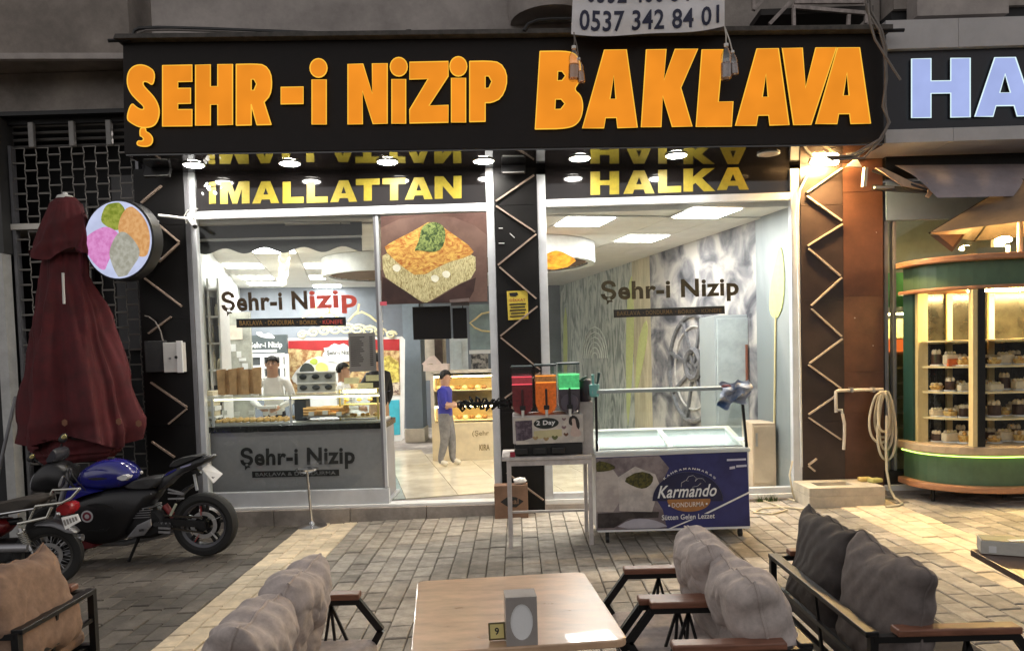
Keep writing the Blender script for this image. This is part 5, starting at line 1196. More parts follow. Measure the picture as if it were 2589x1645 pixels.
for pts in ([(1235, 665), (1240, 610), (1290, 580), (1330, 585)], [(1300, 580), (1330, 530), (1390, 515), (1430, 550), (1420, 590)], [(1415, 590), (1450, 555), (1510, 555), (1550, 600)], [(1380, 665), (1450, 650), (1490, 615)]):
    Pq = [Zf(x, y, 9) for x, y in pts]
    for a, b in zip(Pq[:-1], Pq[1:]): MB().bar(a, b, .001, .007, up=(0, -1, 0)).build('cloud_line', PAPER, fz)
write('lettering', 'Karmando', Zf(930, 812, 9), Zf(1690, 782, 9)-Zf(930, 812, 9), Zf(935, 650, 9)-Zf(930, 812, 9), PAPER, fz, bold=.016, shear=.28)
ff('gold_oval', [(1065, 825)]+[(1335-278*math.cos(math.pi*k/16), 838+145*math.sin(math.pi*k/16)) for k in range(17)]+[(1610, 815)], M('print_gold', (.36, .16, .05), .5), 7)
write('lettering', 'DONDURMA', Zf(1115, 930, 9), Zf(1530, 912, 9)-Zf(1115, 930, 9), Zf(1115, 868, 9)-Zf(1115, 930, 9), M('print_pale', (.72, .62, .55), .5), fz, bold=.012)
for x, y in ((1080, 905), (1565, 880)): ff('dot', [(x+14*math.cos(k), y+14*math.sin(k)) for k in range(6)], PAPER, 9)
write('lettering', 'Sütten Gelen Lezzet', Zf(985, 1092, 9), Zf(1668, 1066, 9)-Zf(985, 1092, 9), Zf(985, 1025, 9)-Zf(985, 1092, 9), PAPER, fz, bold=.014)
ff('stripe', [(1530, 1008), (2112, 722), (2113, 745), (1580, 1008)], PAPER, 7); ff('stripe', [(1058, 1205), (1340, 1088), (1400, 1080), (1100, 1205)], PAPER, 7)
for x0, y0, x1, y1 in ((1825, 305, 2070, 330), (1860, 405, 1930, 438), (1945, 385, 2080, 412)): ff('small_print', [(x0, y0), (x1, y0-10), (x1, y1-10), (x0, y1)], M('print_pale_b', (.55, .55, .66), .5), 7)
# folded cloth on the guard
cl_ = thing('cleaning_cloth', 'crumpled blue and white cloth on the freezer guard corner', 'cloth', FY(1850, 1015, YF))
rnd = random.Random(4)
def clo(u, v):
    x = 1812+75*u+6*math.sin(v*5); y = 968+56*v-10*u*(1-v)+8*math.sin(u*6)*(v); p = FY(x, y, YF+.02)
    arc = .10*math.sin(min(1, (v+.1))*math.pi)
    return p+Vector((.012*math.sin(9*v+u*4), -.05-arc*.6+.035*math.sin(u*11+v*7)+.02*math.sin(v*17), .012*math.sin(u*13)))
CLB = pr2('blue_white_cloth', (.40, .44, .52), (.10, .17, .32), 6)
MB().grid(clo, 22, 18).build('cloth', CLB, cl_, smooth=True)
MB().ball(FY(1838, 976, YF-.03), (.05, .06, .018), 10, 6).build('red_fold', M('maroon_cloth', (.12, .02, .03), .8), cl_, smooth=True)
# scoop holder
sh_ = thing('scoop_holder', 'mint scoop holder with two dark handled scoops at the guard corner', 'scoop holder', FY(1502, 1000, YF))
c_ = FY(1503, 1003, YF+.04); MINT = M('mint_plastic', (.16, .42, .40), .4)
MB().lathe([(.03, 0), (.042, .01), (.046, .11), (.04, .112)], c_, 16).build('cup', MINT, sh_, smooth=True)
for dx, dz in ((-.012, .2), (.045, .215)): MB().tube([c_+Vector((0, 0, .06)), c_+Vector((dx*.7, 0, .13)), c_+Vector((dx, -.01, dz))], [.008, .010, .014], 8).build('scoop_handle', MINT if dx < 0 else M('dark_teal', (.02, .06, .06), .4), sh_, smooth=True)
# ================================================================ table with the slush machine
YT = -1.5
tb = thing('drink_table', 'small white metal table carrying the slush machine', 'table', (.2, -1.2, gz(.2)))
ta, tb_ = FY(1268, 1158, YT), FY(1497, 1150, YT); TX0, TX1 = ta.x, tb_.x; tz = (ta.z+tb_.z)/2
WORN = M('worn_white_metal', (.50, .46, .44), .5, var=.2, scale=10)
MB().box(TX0, TX1, YT, YT+.55, tz-.03, tz).build('top', WORN, tb, bevel=.005)
for x in (TX0+.06, TX1-.02):
    for y in (YT+.03, YT+.5): MB().bar((x, y, gz(x)), (x, y, tz-.031), .034, .034).build('leg', WORN, tb)
for y in (YT+.03, YT+.5): MB().bar((TX0+.06, y, tz-.055), (TX1-.02, y, tz-.055), .03, .045).build('rail', WORN, tb)
MB().bar((TX0+.06, YT+.5, .22), (TX1-.02, YT+.5, .22), .02, .02).build('rail', WORN, tb)
sl = thing('slush_machine', 'slush machine with red orange and green drink tanks', 'drink machine', (.15, YT+.25, tz))
Zs = lambda x, y, Y=YT+.08: FY(1270+x/4.78, 880+y/4.78, Y)
a, b = Zs(122, 825), Zs(985, 1230); za, zb2 = Zs(500, 805).z, Zs(500, 1190).z
MB().box(a.x, b.x, YT+.08, YT+.46, tz+.11, za).build('body', M('machine_white', (.55, .52, .50), .4), sl, bevel=.008)
MB().box(a.x+.01, b.x-.01, YT+.09, YT+.45, tz+.002, tz+.11).build('base', BLKPL, sl, bevel=.008)
for k in range(3): x = a.x+.07+k*.165; MB().box(x-.06, x+.06, YT+.02, YT+.088, tz+.02, tz+.075).build('drip_tray', BLKPL, sl, bevel=.008)
lim = [(105, 376), (392, 664), (672, 945)]
LIQ = [(M('red_slush', (.14, .006, .010), .4, var=.3, scale=40, emis=(.45, .01, .02), estr=.05), M('red_slush_top', (.42, .05, .07), .4, var=.3, scale=30, emis=(1, .12, .14), estr=.10), M('red_glow_line', (.8, .08, .1), .4, emis=(1, .10, .14), estr=.9)),
       (M('orange_slush', (.62, .13, .01), .4, var=.35, scale=45, emis=(1, .20, .01), estr=.20), M('orange_slush_top', (.50, .26, .08), .4, var=.4, scale=30, emis=(1, .36, .06), estr=.10), M('orange_glow_line', (.9, .3, .05), .4, emis=(1, .36, .04), estr=1.0)),
       (M('plum_slush', (.08, .065, .085), .5, var=.3, scale=30), M('green_glow', (.1, .6, .22), .4, var=.4, scale=25, emis=(.12, 1, .30), estr=.28), M('green_glow_line', (.2, .9, .35), .4, emis=(.25, 1, .40), estr=1.0))]  # drinks glow by emission in place of light inside the tanks
CLR = glass('tank_clear', (.94, .93, .95), refl=.2, rough=.05)
for k, (x0, x1) in enumerate(lim):
    p0, p1 = Zs(x0, 240), Zs(x1, 800); zt3 = Zs(500, 215-12*k).z; zl = Zs(x0, 350-15*k).z; z2 = Zs(x0, (440, 415, 490)[k]).z
    yb, yf = YT+.45, YT+.06
    def tankp(xa, xb, zbot, ztop, yf_, nm, mt, rnd_=True):
        prof = [(xa, ztop), (xb, ztop), (xb, zbot+.07), (xb-.02, zbot+.025), ((xa+xb)/2+.02, zbot), ((xa+xb)/2-.02, zbot), (xa+.02, zbot+.025), (xa, zbot+.07)] if rnd_ else [(xa, ztop), (xb, ztop), (xb, zbot), (xa, zbot)]
        return MB().prism([(x, yf_, z) for x, z in prof], (0, yb-yf_, 0)).build(nm, mt, sl)
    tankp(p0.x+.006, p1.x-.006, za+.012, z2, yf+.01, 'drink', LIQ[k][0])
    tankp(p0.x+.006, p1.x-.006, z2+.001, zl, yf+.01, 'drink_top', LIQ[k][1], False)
    for zq_ in (z2, zl): MB().box(p0.x+.004, p1.x-.004, yf+.004, yf+.012, zq_-.004, zq_+.004).build('drink_glow_line', LIQ[k][2], sl)  # bright lines in the drink, painted as glowing strips
    tankp(p0.x, p1.x, za+.004, zt3-.012, yf, 'tank', CLR)
    MB().box(p0.x-.002, p1.x+.002, yf-.005, yb, zt3-.01, zt3+.006).build('lid', M('dark_lid', (.03, .05, .055), .35), sl, bevel=.005)
    xm = (p0.x+p1.x)/2
    MB().box(xm-.010, xm+.010, yf-.035, yf-.012, za+.09, za+.235).build('tap_handle', BLKPL if k != 0 else M('dark_red_plastic', (.05, .012, .014), .4), sl, bevel=.006)
    MB().box(xm-.025, xm+.025, yf-.03, yf-.002, za+.05, za+.09).build('tap', BLKPL, sl, bevel=.006)
    MB().cyl((xm, yf-.02, za-.015), (xm, yf-.02, za+.05), .013).build('spout', OFFW, sl)
    if k == 2: MB().lathe([(.078, 0), (.075, .006)], (xm, yf+.002, za+.105), 24, RX(math.pi/2)).build('paddle_disc', M('plum_disc', (.10, .085, .11), .4), sl)
def pz_(nm, pts, mt, lay, sm=0):
    P = chaikin(pts, sm) if sm else pts
    return MB().prism([Zs(x, y, YT+.077-.0012*lay) for x, y in P], (0, .001, 0)).build(nm, mt, sl)
pz_('front_print', [(135, 850), (975, 800), (975, 1130), (165, 1165)], pr2('print_cream', (.66, .60, .52), (.50, .46, .42), 8), 0)
pz_('front_print', [(155, 880), (360, 868), (365, 1080), (260, 1115), (165, 1120)], pr2('print_violet', (.18, .14, .17), (.06, .04, .06), 16), 1)
pz_('front_print', [(380, 1000), (720, 975), (720, 1060), (380, 1100)], M('print_straw', (.56, .50, .28), .5), 1)
pz_('brand_oval', [(530+152*math.cos(k*math.pi/14), 906+66*math.sin(k*math.pi/14)-.05*152*math.cos(k*math.pi/14)) for k in range(28)], M('print_black_green', (.015, .022, .018), .4), 2)
write('lettering', '2 Day', Zs(412, 948, YT+.073), Zs(640, 935, YT+.073)-Zs(412, 948, YT+.073), Zs(412, 875, YT+.073)-Zs(412, 948, YT+.073), PAPER, sl, bold=.03)
for x, y, s, m_ in ((635, 1085, 45, M('heart_olive', (.12, .13, .04), .5)), (770, 1045, 36, M('heart_brown', (.12, .06, .04), .5)), (745, 960, 34, M('heart_mauve', (.25, .15, .16), .5)), (745, 860, 30, M('heart_mauve')), (400, 1090, 40, M('heart_tan', (.38, .26, .12), .5)), (530, 1100, 40, M('heart_tan'))):
    pz_('heart_print', [(x, y-s*.3), (x+s*.5, y-s*.8), (x+s, y-s*.3), (x, y+s*.7), (x-s, y-s*.3), (x-s*.5, y-s*.8)], m_, 2, 1)
pz_('hair_print', [(810, 830), (860, 805), (915, 840), (940, 930), (920, 1000), (890, 940), (820, 930), (800, 900)], M('print_hair', (.02, .015, .014), .5), 2, 1)
pz_('figure_print', [(835, 850), (880, 845), (890, 900), (900, 960), (950, 1000), (960, 1060), (830, 1070), (820, 1000), (850, 930)], M('print_skin', (.55, .42, .36), .5), 3, 1)
# cups beside the machine
cp = thing('cup_stack', 'stack of plum coloured cups beside the slush machine', 'cup', Zs(1000, 620, YT+.2)-Vector((0, 0, .0)))
c_ = Zs(1003, 640, YT+.2); MB().lathe([(.05, 0), (.055, .015), (.052, .12), (.058, .19), (.05, .2)], c_, 18).build('cups', M('plum_cup', (.05, .04, .055), .4), cp, smooth=True)
MB().box(c_.x-.06, c_.x+.06, c_.y-.06, c_.y+.1, tz+.001, c_.z-.002).build('stand', WORN, cp)
o = MB().ball(Zs(975, 370, YT+.1), (.045, .02, .016), 10, 6, RY(-.5)).build('leaf', M('dark_green', (.02, .06, .045), .4), cp, smooth=True)
rt = thing('red_tag', 'small red plastic tag on the corner of the drink table', 'tag', Zs(125, 1330))
MB().box(Zs(95, 1300).x, Zs(155, 1300).x, YT+.02, YT+.05, tz+.001, Zs(95, 1245).z).build('block', M('crimson', (.35, .02, .05), .5, var=.4, scale=40), rt, bevel=.006)
# black knotted bundle between machine and doorway
bk = thing('black_bundle', 'row of black knotted plastic straps jutting left of the slush machine', 'strap bundle', FY(1225, 1030, YT+.2))
mb = MB()
for k in range(26):
    x = 1163+5.1*k; y = 1020+6*math.sin(k*1.9)+(3 if k < 4 else 0); p = FY(x, y, YT+.2)
    mb.tube([p+Vector((.022*math.cos(t*1.257+k), .02*math.sin(t*2.1), (.03+.012*math.sin(k*2.3))*math.sin(t*1.257+k*.7))) for t in range(5)], .0105, 6, closed=True)
mb.tube([FY(1163, 1022, YT+.2), FY(1225, 1020, YT+.2), FY(1300, 1018, YT+.2)], .012, 8)
mb.build('straps', M('dull_black', (.006, .006, .006), .7), bk, smooth=True)
# ================================================================ carton, stand, trough
cx0 = thing('carton', 'brown cardboard carton under the drink table', 'carton', (-.03, -.25, gz(0)))
a, b = FY(1249, 1228, -.28), FY(1336, 1300, -.28); CARD = M('cardboard', (.22, .13, .085), .8, var=.2, scale=8)
MB().box(a.x, b.x, -.28, -.115, gz(a.x)+.001, a.z).build('box', CARD, cx0, bevel=.004)
MB().prism([FY(x, y, -.284) for x, y in ((1265, 1268), (1285, 1254), (1305, 1256), (1324, 1266), (1305, 1282), (1283, 1280))], (0, .001, 0)).build('printed_mark', INK, cx0)
quadtext('lettering', 'eal', (1288, 1260), (1311, 1259), (1288, 1274), CARD, cx0, bold=.02, Y=-.286)
wb_ = thing('plastic_bag', 'crumpled white bag lying on the cardboard carton', 'bag', FY(1315, 1226, -.2))
mb = MB(); mb.ball(Vector((FY(1315, 1226, -.2).x, -.2, a.z+.035)), (.07, .05, .036), 14, 9); mb.v = [(x+.008*math.sin(z*190), y+.006*math.sin(x*170), z+.006*math.sin(x*130+y*90)) for x, y, z in mb.v]; mb.build('bag', WHITE, wb_, smooth=True)
stn = thing('ashtray_stand', 'slim chrome ashtray stand before the counter window', 'ashtray', (-2.23, -.21, gz(-2.23)))
g0 = Vector((-2.23, -.21, gz(-2.23))); tp = FY(776, 1190, -.21)
MB().lathe([(.155, 0), (.155, .008), (.10, .022), (.035, .035), (.028, .06)], g0, 26).build('base', CHROME, stn, smooth=True)
MB().tube([g0+Vector((0, 0, .05)), tp-Vector((0, 0, .01))], .016, 12).build('pole', CHROME, stn, smooth=True)
MB().lathe([(.02, -.03), (.07, -.015), (.118, .01), (.12, .028), (.112, .03), (.06, .016), (.01, .012)], tp, 26).build('bowl', CHROME, stn, smooth=True)
tr = thing('concrete_trough', 'pale concrete wash trough at the foot of the rust pillar', 'trough', (3.3, -.3, gz(3.3)))
a, b = FY(2046, 1234, -.51), FY(2238, 1226, -.51); zt4 = a.z-.0; CT = M('pale_concrete', (.50, .44, .35), .85, var=.16, scale=9, bump=.5)
mb = MB(); x0, x1, y0, y1 = a.x, b.x, -.51, -.055
mb.box(x0, x1, y0, y1, gz(3)-.02, zt4-.09); mb.box(x0, x1, y0, y0+.13, zt4-.09, zt4); mb.box(x0, x1, y1-.13, y1, zt4-.09, zt4); mb.box(x0, x0+.14, y0+.13, y1-.13, zt4-.09, zt4); mb.box(x1-.26, x1, y0+.13, y1-.13, zt4-.09, zt4)
mb.build('basin', CT, tr, bevel=.006)
for k, (x, m_) in enumerate(((2175, M('sponge_yellow', (.60, .45, .16), .9)), (2192, M('sponge_green', (.45, .42, .14), .9)))):
    c_ = FP(x, 1204, (0, 0, 1), (0, 0, zt4+.03)); o = MB().obox((c_.x, -.2-.08*k, zt4+.022), (.13, .09, .042), RZ(.3*k)).build('sponge', m_, None, bevel=.012); tag(o, 'yellow sponge on the trough edge' if k == 0 else 'greenish sponge beside the yellow one on the trough', 'sponge', 'sponges on the trough')
pp = thing('water_pipe', 'white water pipe with a brass tap on the rust pillar', 'pipe', FY(2112, 985, -.09))
PVC = M('pale_pvc', (.66, .58, .48), .45)
MB().tube([FY(x, y, -.1) for x, y in ((2232, 984), (2180, 985), (2120, 987), (2113, 990), (2113, 1000), (2114, 1042))], .018, 10).build('pipe', PVC, pp, smooth=True)
MB().tube([FY(2112, 1036, -.1), FY(2128, 1036, -.12), FY(2130, 1048, -.14)], .016, 10).build('tap', STEEL, pp, smooth=True)
MB().tube([FY(x, y, -.15) for x, y in ((2130, 1046), (2135, 1070), (2135, 1100), (2133, 1136))], .016, 10).build('spout_hose', PVC, pp, smooth=True)
for x in (2150, 2205): c_ = FY(x, 985, -.08); MB().box(c_.x-.012, c_.x+.012, -.13, -.05, c_.z-.025, c_.z+.025).build('clip', STEEL, pp)
hs_ = thing('garden_hose', 'pale garden hose coiled over the pipe end and trailing on the paving', 'hose', FY(2240, 1100, -.2))
HOSE = M('pale_hose', (.52, .46, .34), .5, var=.12)
pts = []
for k in range(5):
    wx, hy, off = ((26, 118, 0), (36, 132, -6), (22, 150, 8), (30, 176, 10), (18, 104, 2))[k]
    for t in range(14):
        an = -math.pi/2+2*math.pi*t/14; pts.append(FY(2232+off+wx*math.cos(an)*(.55+.45*(math.sin(an)+1)/2), 988+hy/2+hy/2*math.sin(an), -.16-.02*k-.02*math.sin(t)))
MB().tube(chaikin([tuple(p) for p in pts], 1)[:-2], .013, 7).build('coil', HOSE, hs_, smooth=True)
MB().tube([FY(2242, 1050, -.25), FY(2240, 1130, -.26), FY(2242, 1190, -.28), FY(2250, 1235, -.32), FY(2262, 1257, -.36)]+[FG(x, y)+Vector((0, 0, .014)) for x, y in ((2272, 1268), (2282, 1276), (2270, 1281), (2240, 1284))], .013, 7).build('tail', HOSE, hs_, smooth=True)
gc_ = thing('floor_cable', 'cream cable lying in loops on the paving by the trough', 'cable', FG(1960, 1300))
MB().tube([FY(2003, 1165, -.1), FY(1996, 1200, -.16), FY(2004, 1245, -.2)]+[FG(x, y)+Vector((0, 0, .012)) for x, y in ((2012, 1268), (1985, 1262), (1930, 1268), (1965, 1280), (1990, 1292), (1950, 1302), (1905, 1298), (1925, 1288), (1980, 1284), (2040, 1290))], .010, 7).build('cable', M('cream_cable', (.55, .48, .34), .5), gc_, smooth=True)
mb = MB(); rg = random.Random(2)
for k in range(80):
    p = FG(rg.uniform(1900, 1955), rg.uniform(1256, 1262)); p.y = min(p.y, -.1); d = Vector((rg.uniform(-.05, .05), rg.uniform(-.05, .02), rg.uniform(.03, .09)))
    w = Vector((.004, 0, 0)); mb.add([p-w, p+w, p+d], [(0, 1, 2)])
tag(mb.build('grass', M('weed_green', (.05, .09, .02), .8)), 'small tuft of weeds growing at the window foot', 'grass', kind='stuff')
# ================================================================ green cake kiosk
kk = thing('cake_kiosk', 'round cornered green cake kiosk with lit glazing', 'kiosk', (4.9, -.4, gz(4.9)))
def plan(off=0.0, n=9):
    P = [(4.115-off, -.085)]
    for i in range(n+1):
        t = math.pi+(math.pi/2)*i/n; P.append((4.80+(.685+off)*math.cos(t), -.28+(.52+off)*math.sin(t)))
    P.append((6.3, -.80-off)); return P
def band(nm, off, z0, z1, mt, close=True, parent=kk, label=None):
    P = plan(off)+[(6.3, -.085)]; return MB().prism([(x, y, z0) for x, y in P], (0, 0, z1-z0)).build(nm, mt, parent, bevel=.012 if off > .01 else 0, label=label)
def kz(y): return FY(2520, y, -.8).z
KG = M('kiosk_green', (.075, .135, .075), .45, var=.12, scale=8); KW = M('kiosk_wood', (.42, .20, .10), .45, var=.25, scale=9, stretch=(1, 1, 6))
zq = [kz(y) for y in (1246, 1229, 1150, 1128, 729, 719, 656, 640)]
band('bottom_moulding', .07, zq[0], zq[1]-.001, KW); band('green_base', 0, zq[1], zq[2], KG); band('counter_ledge', .075, zq[2]+.001, zq[3], M('ledge_stone', (.50, .38, .24), .4, var=.2))
band('lower_moulding', .06, zq[4], zq[5]-.001, KW); band('green_fascia', 0, zq[5], zq[6], KG); band('top_moulding', .085, zq[6]+.001, zq[7], KW)
CRM = M('cream_frame', (.74, .60, .30), .45, var=.08)
zi0, zi1 = zq[3]+.001, zq[4]-.001
mb = MB(); mb.box(4.11, 4.135, -.28, -.09, zi0, zi1); mb.build('side_wall', M('teal_side', (.02, .07, .06), .4), kk)
MB().box(4.14, 6.3, -.13, -.10, zi0, zi1).build('back_wall', M('dark_smoked', (.020, .019, .016), .2, var=.5), kk)
for t in (0.0, .95): 
    an = math.pi+math.pi/2*t; c_ = Vector((4.70+.66*math.cos(an), -.28+.50*math.sin(an), 0))
    if t == 0: MB().box(4.136, 4.24, -.33, -.27, zi0, zi1).build('frame_post', CRM, kk)
cpx = FY(2457, 900, -.74).x; MB().box(cpx-.025, cpx+.02, -.80, -.73, zi0, zi1).build('frame_post', CRM, kk)
MB().box(cpx+.021, cpx+.085, -.815, -.74, zi0, zi1).build('black_post', BLKMET, kk)
for x in (4.27, 4.56, 5.0, 5.6): MB().box(x-.03, x+.03, -.165, -.135, zi0, zi1).build('back_post', CRM, kk)
def curve_glass(z0, z1):
    P = plan(-.012)[1:]; mb = MB(); mb.add([(x, y, z) for z in (z0, z1) for x, y in P], [(i, i+1, i+1+len(P), i+len(P)) for i in range(len(P)-1)]); return mb
curve_glass(zi0, zi1).build('curved_glass', GLASSC, kk, smooth=True)
MB().box(4.45, 6.2, -.70, -.66, zi1-.02, zi1-.005).build('ceiling_lamp', emit('kiosk_strip', (1.0, .72, .26), 420, var=0), kk)
MB().tube([(x, y, zq[2]-.02) for x, y in plan(.02)], .006, 6).build('green_led', emit('green_led', (.55, .85, .12), 5, var=0), kk)
shz = [kz(y) for y in (857, 925, 992, 1060)]
for z in shz:
    P = [(x, y) for x, y in plan(-.06)][1:]+[(6.3, -.17), (4.18, -.17)]
    MB().prism([(x, y, z-.016) for x, y in P], (0, 0, .016)).build('shelf', M('lit_shelf', (.74, .62, .36), .3), kk)
for x in (4.22, 4.95, 5.9): MB().tube([(x, -.45, gz(x)), (x, -.45, zq[0])], .02, 8).build('foot', BLKMET, kk)
# cakes
CH = M('chocolate', (.05, .022, .014), .4, var=.4, scale=30); CRC = M('cream_cake', (.74, .62, .42), .5, var=.15, scale=20); ORG = M('orange_glaze', (.62, .14, .04), .35)
rowname = ('second', 'third', 'lowest')
zc = [shz[1], shz[2], shz[3], zi0+.001]
kc = 0
for r, z in enumerate(zc):
    shelf = ('upper', 'middle', 'lower', 'bottom')[r]
    for c in range(12):
        x = 4.31+c*.083+(.05 if c > 4 else 0); y = -.36-.10*(c % 3)
        kind = (c+r*2) % 3
        gname = '%s kiosk shelf' % shelf
        lab = '%s %s on the ' % (('first', 'second', 'third', 'fourth', 'fifth', 'sixth', 'seventh', 'eighth', 'ninth', 'tenth', 'eleventh', 'twelfth')[c], ('chocolate cake topped with cream', 'cream covered cake', 'tart piled with fruit')[kind])+gname+' from left'
        t = thing('cake', lab, 'cake', (x, y, z), 'cakes on the '+gname)
        MB().lathe([(.05, 0), (.054, .004), (.05, .008)], (x, y, z+.001), 14).build('plate', PAPER, t)
        if kind == 0:
            MB().lathe([(.043, 0), (.045, .05), (.04, .055)], (x, y, z+.01), 14).build('sponge', CH, t, smooth=True)
            for q in range(5): MB().ball((x+.025*math.cos(q*1.3), y+.025*math.sin(q*1.3), z+.075), (.018, .018, .018), 7, 5).build('cream_puff', CRC, t, smooth=True)
        elif kind == 1:
            MB().box(x-.05, x+.05, y-.035, y+.035, z+.01, z+.062).build('sponge', CRC, t, bevel=.008)
            for q in range(4): MB().ball((x-.036+.024*q, y, z+.068), .013, 7, 5).build('topping', GOLDL if q % 2 else CRC, t, smooth=True)
        else:
            MB().lathe([(.036, 0), (.048, .03), (.046, .034)], (x, y, z+.01), 14).build('crust', BAK, t, smooth=True)
            for q in range(6): MB().ball((x+.026*math.cos(q*1.05), y+.026*math.sin(q*1.05), z+.055), (.017, .017, .014), 7, 5).build('fruit', CRC if q % 2 else BAK, t, smooth=True)
for o in [x for x in COL.objects if x.name.startswith('cake') and x.type == 'EMPTY' and x.get('category') == 'cake']: _k = random.uniform(1.05, 1.5); o.scale = (_k, _k, random.uniform(1.1, 1.95))
o = MB().box(4.34, 4.50, -.52, -.44, shz[1]+.001, shz[1]+.075).build('orange_box', ORG, None, bevel=.004); tag(o, 'flat orange box on the upper shelf of the green kiosk', 'box')
# ================================================================ motorbikes
def slab(mb, pts, half, fn, lean=0.0, k=(.76, .94, 1, .94, .76), sm=1, ydir=Vector((0, 1, 0))):
    P = [Vector(fn(x, y)) for x, y in (chaikin(pts, sm) if sm else pts)]
    c = sum(P, Vector())/len(P); ys = (-1, -.72, 0, .72, 1)
    mb.loft([[c+(p-c)*s+ydir*(half*t) for p in P] for s, t in zip(k, ys)])
    return mb
def wheel(name, c, R, w, parent, rimmat, tyremat=RUBBER, spokes=5, wire=False, rot=None, accents=None):
    Rr = (rot or Matrix.Identity(3)) @ RX(math.pi/2)
    wh = bpy.data.objects.new(name, None); COL.objects.link(wh); wh.location = c; par(wh, parent)
    wh.matrix_basis = Matrix.Translation(c); wh.matrix_parent_inverse = WM(parent).inverted()
    ri = R*.70
    prof = [(ri, -w*.36), (R*.80, -w*.5), (R*.93, -w*.46), (R*.985, -w*.25), (R, 0), (R*.985, w*.25), (R*.93, w*.46), (R*.80, w*.5), (ri, w*.36), (ri, -w*.36)]
    MB().lathe(prof, c, 48, Rr, cap=False).build('tyre', tyremat, wh, smooth=True)
    MB().lathe([(ri*.90, -w*.3), (ri*1.01, -w*.40), (ri*1.01, w*.40), (ri*.90, w*.3), (ri*.90, -w*.3)], c, 48, Rr, cap=False).build('rim', rimmat, wh, smooth=True)
    def at(r, a, z): return Vector(c)+Rr @ Vector((r*math.cos(a), r*math.sin(a), z))
    if wire:
        mb = MB()
        for q in range(36): a = 2*math.pi*q/36; mb.tube([at(.035, a+(.35 if q % 2 else -.35), .03*(1 if q % 4 < 2 else -1)), at(ri*.93, a, 0)], .0028, 5)
        mb.build('spokes', STEEL, wh)
    else:
        for q in range(spokes):
            a = 2*math.pi*q/spokes+.3
            for d in (-.13, .13):
                MB().bar(at(.05, a+d*1.5, 0), at(ri*.93, a+d, 0), .026, .035, up=tuple(Rr @ Vector((0, 0, 1)))).build('spoke', BLKMET, wh)
            if accents: MB().bar(at(ri*.45, a+.18, w*.32), at(ri*.85, a+.13, w*.32), .003, .03, up=tuple(Rr @ Vector((0, 0, 1)))).build('decal', accents[q % len(accents)], wh)
    MB().lathe([(.05, -w*.45), (.055, -w*.3), (.055, w*.3), (.05, w*.45)], c, 18, Rr).build('hub', BLKMET, wh, smooth=True)
    MB().lathe([(R*.42, -w*.30), (R*.42, -w*.33), (R*.30, -w*.33), (R*.30, -w*.30), (R*.42, -w*.30)], c, 30, Rr, cap=False).build('sprocket', BLKMET, wh)
    MB().lathe([(R*.42, w*.30), (R*.42, w*.33), (R*.30, w*.33), (R*.30, w*.30), (R*.42, w*.30)], c, 30, Rr, cap=False).build('brake_disc', STEEL, wh)
    return wh
YM = -1.22
def Zm(x, y, dy=0.0): return FY(60+x/3.478, 1000+y/3.478, YM+dy)
BLU = M('blue_lacquer', (.018, .020, .20), .16, var=.12, scale=4, coat=.8, rvar=.05)
BBLK = M('satin_black_fairing', (.013, .013, .015), .38, var=.2, scale=6)
GREYR = M('grey_rim', (.10, .10, .11), .35, metal=.5)
BB = M('brushed_alloy', (.34, .34, .36), .35, metal=.6)
SEATM = M('black_seat_vinyl', (.018, .018, .019), .6, var=.2, bump=.2, bscale=250)
mbk = thing('sport_motorbike', 'blue and black sport motorbike on its side stand', 'motorbike', (-3.4, YM, gz(-3.4)))
rc = Zm(1600, 1125); RWH = (rc-Zm(1600, 1402)).length; rc.z = max(rc.z, gz(rc.x)+RWH)
WDEC = M('white_decal', (.6, .6, .62), .4); RDEC = M('red_decal', (.45, .05, .05), .4)
wheel('rear_wheel', rc, RWH, .14, mbk, GREYR, accents=[WDEC, RDEC])
fc = Vector((rc.x-1.36, YM-.02, 0)); fc.z = gz(fc.x)+RWH*.96
wheel('front_wheel', fc, RWH*.96, .11, mbk, GREYR, accents=[RDEC, WDEC], rot=RZ(.18))
tk = slab(MB(), [(490, 720), (545, 630), (690, 556), (850, 543), (965, 600), (1025, 685), (985, 755), (880, 805), (650, 815), (520, 795)], .135, Zm, k=(.55, .9, 1, .9, .55)).build('fuel_tank', BLU, mbk, smooth=True, ang=60)
slab(MB(), [(610, 700), (720, 690), (860, 700), (740, 725), (640, 720)], .138, Zm).build('knee_recess', BBLK, tk, smooth=True)
MB().lathe([(.035, 0), (.03, .012)], Zm(770, 548), 14).build('filler_cap', BLKMET, tk)
slab(MB(), [(850, 700), (960, 660), (1010, 690), (950, 740)], .139, Zm).build('tank_decal', WDEC, tk)
slab(MB(), [(470, 760), (560, 780), (760, 815), (640, 850), (540, 890), (425, 918), (440, 840)], .165, Zm, sm=0).build('blue_side_fairing', BLU, mbk, smooth=True, ang=60)
sf = slab(MB(), [(440, 915), (600, 850), (820, 800), (1100, 790), (1245, 800), (1180, 910), (1080, 1010), (1000, 1120), (930, 1250), (720, 1300), (560, 1270), (470, 1160), (440, 1020)], .155, Zm).build('black_side_fairing', BBLK, mbk, smooth=True, ang=60)
for pts in ([(560, 930), (760, 900), (950, 960), (760, 960)], [(560, 1150), (780, 1140), (880, 1100), (800, 1170)]): slab(MB(), pts, .160, Zm).build('fairing_crease', BLKPL, sf, smooth=True)
emc = Zm(557, 1060, -.158)
for r0, r1, m_ in ((.055, .045, WDEC), (.044, .033, M('maroon_decal', (.22, .03, .05), .4)), (.031, .001, WDEC)):
    MB().lathe([(r0, 0), (r1, .0015)], emc-Vector((0, .001*(1+(r0 < .05)+(r0 < .04)), 0)), 26, RX(math.pi/2)).build('round_decal', m_, sf)
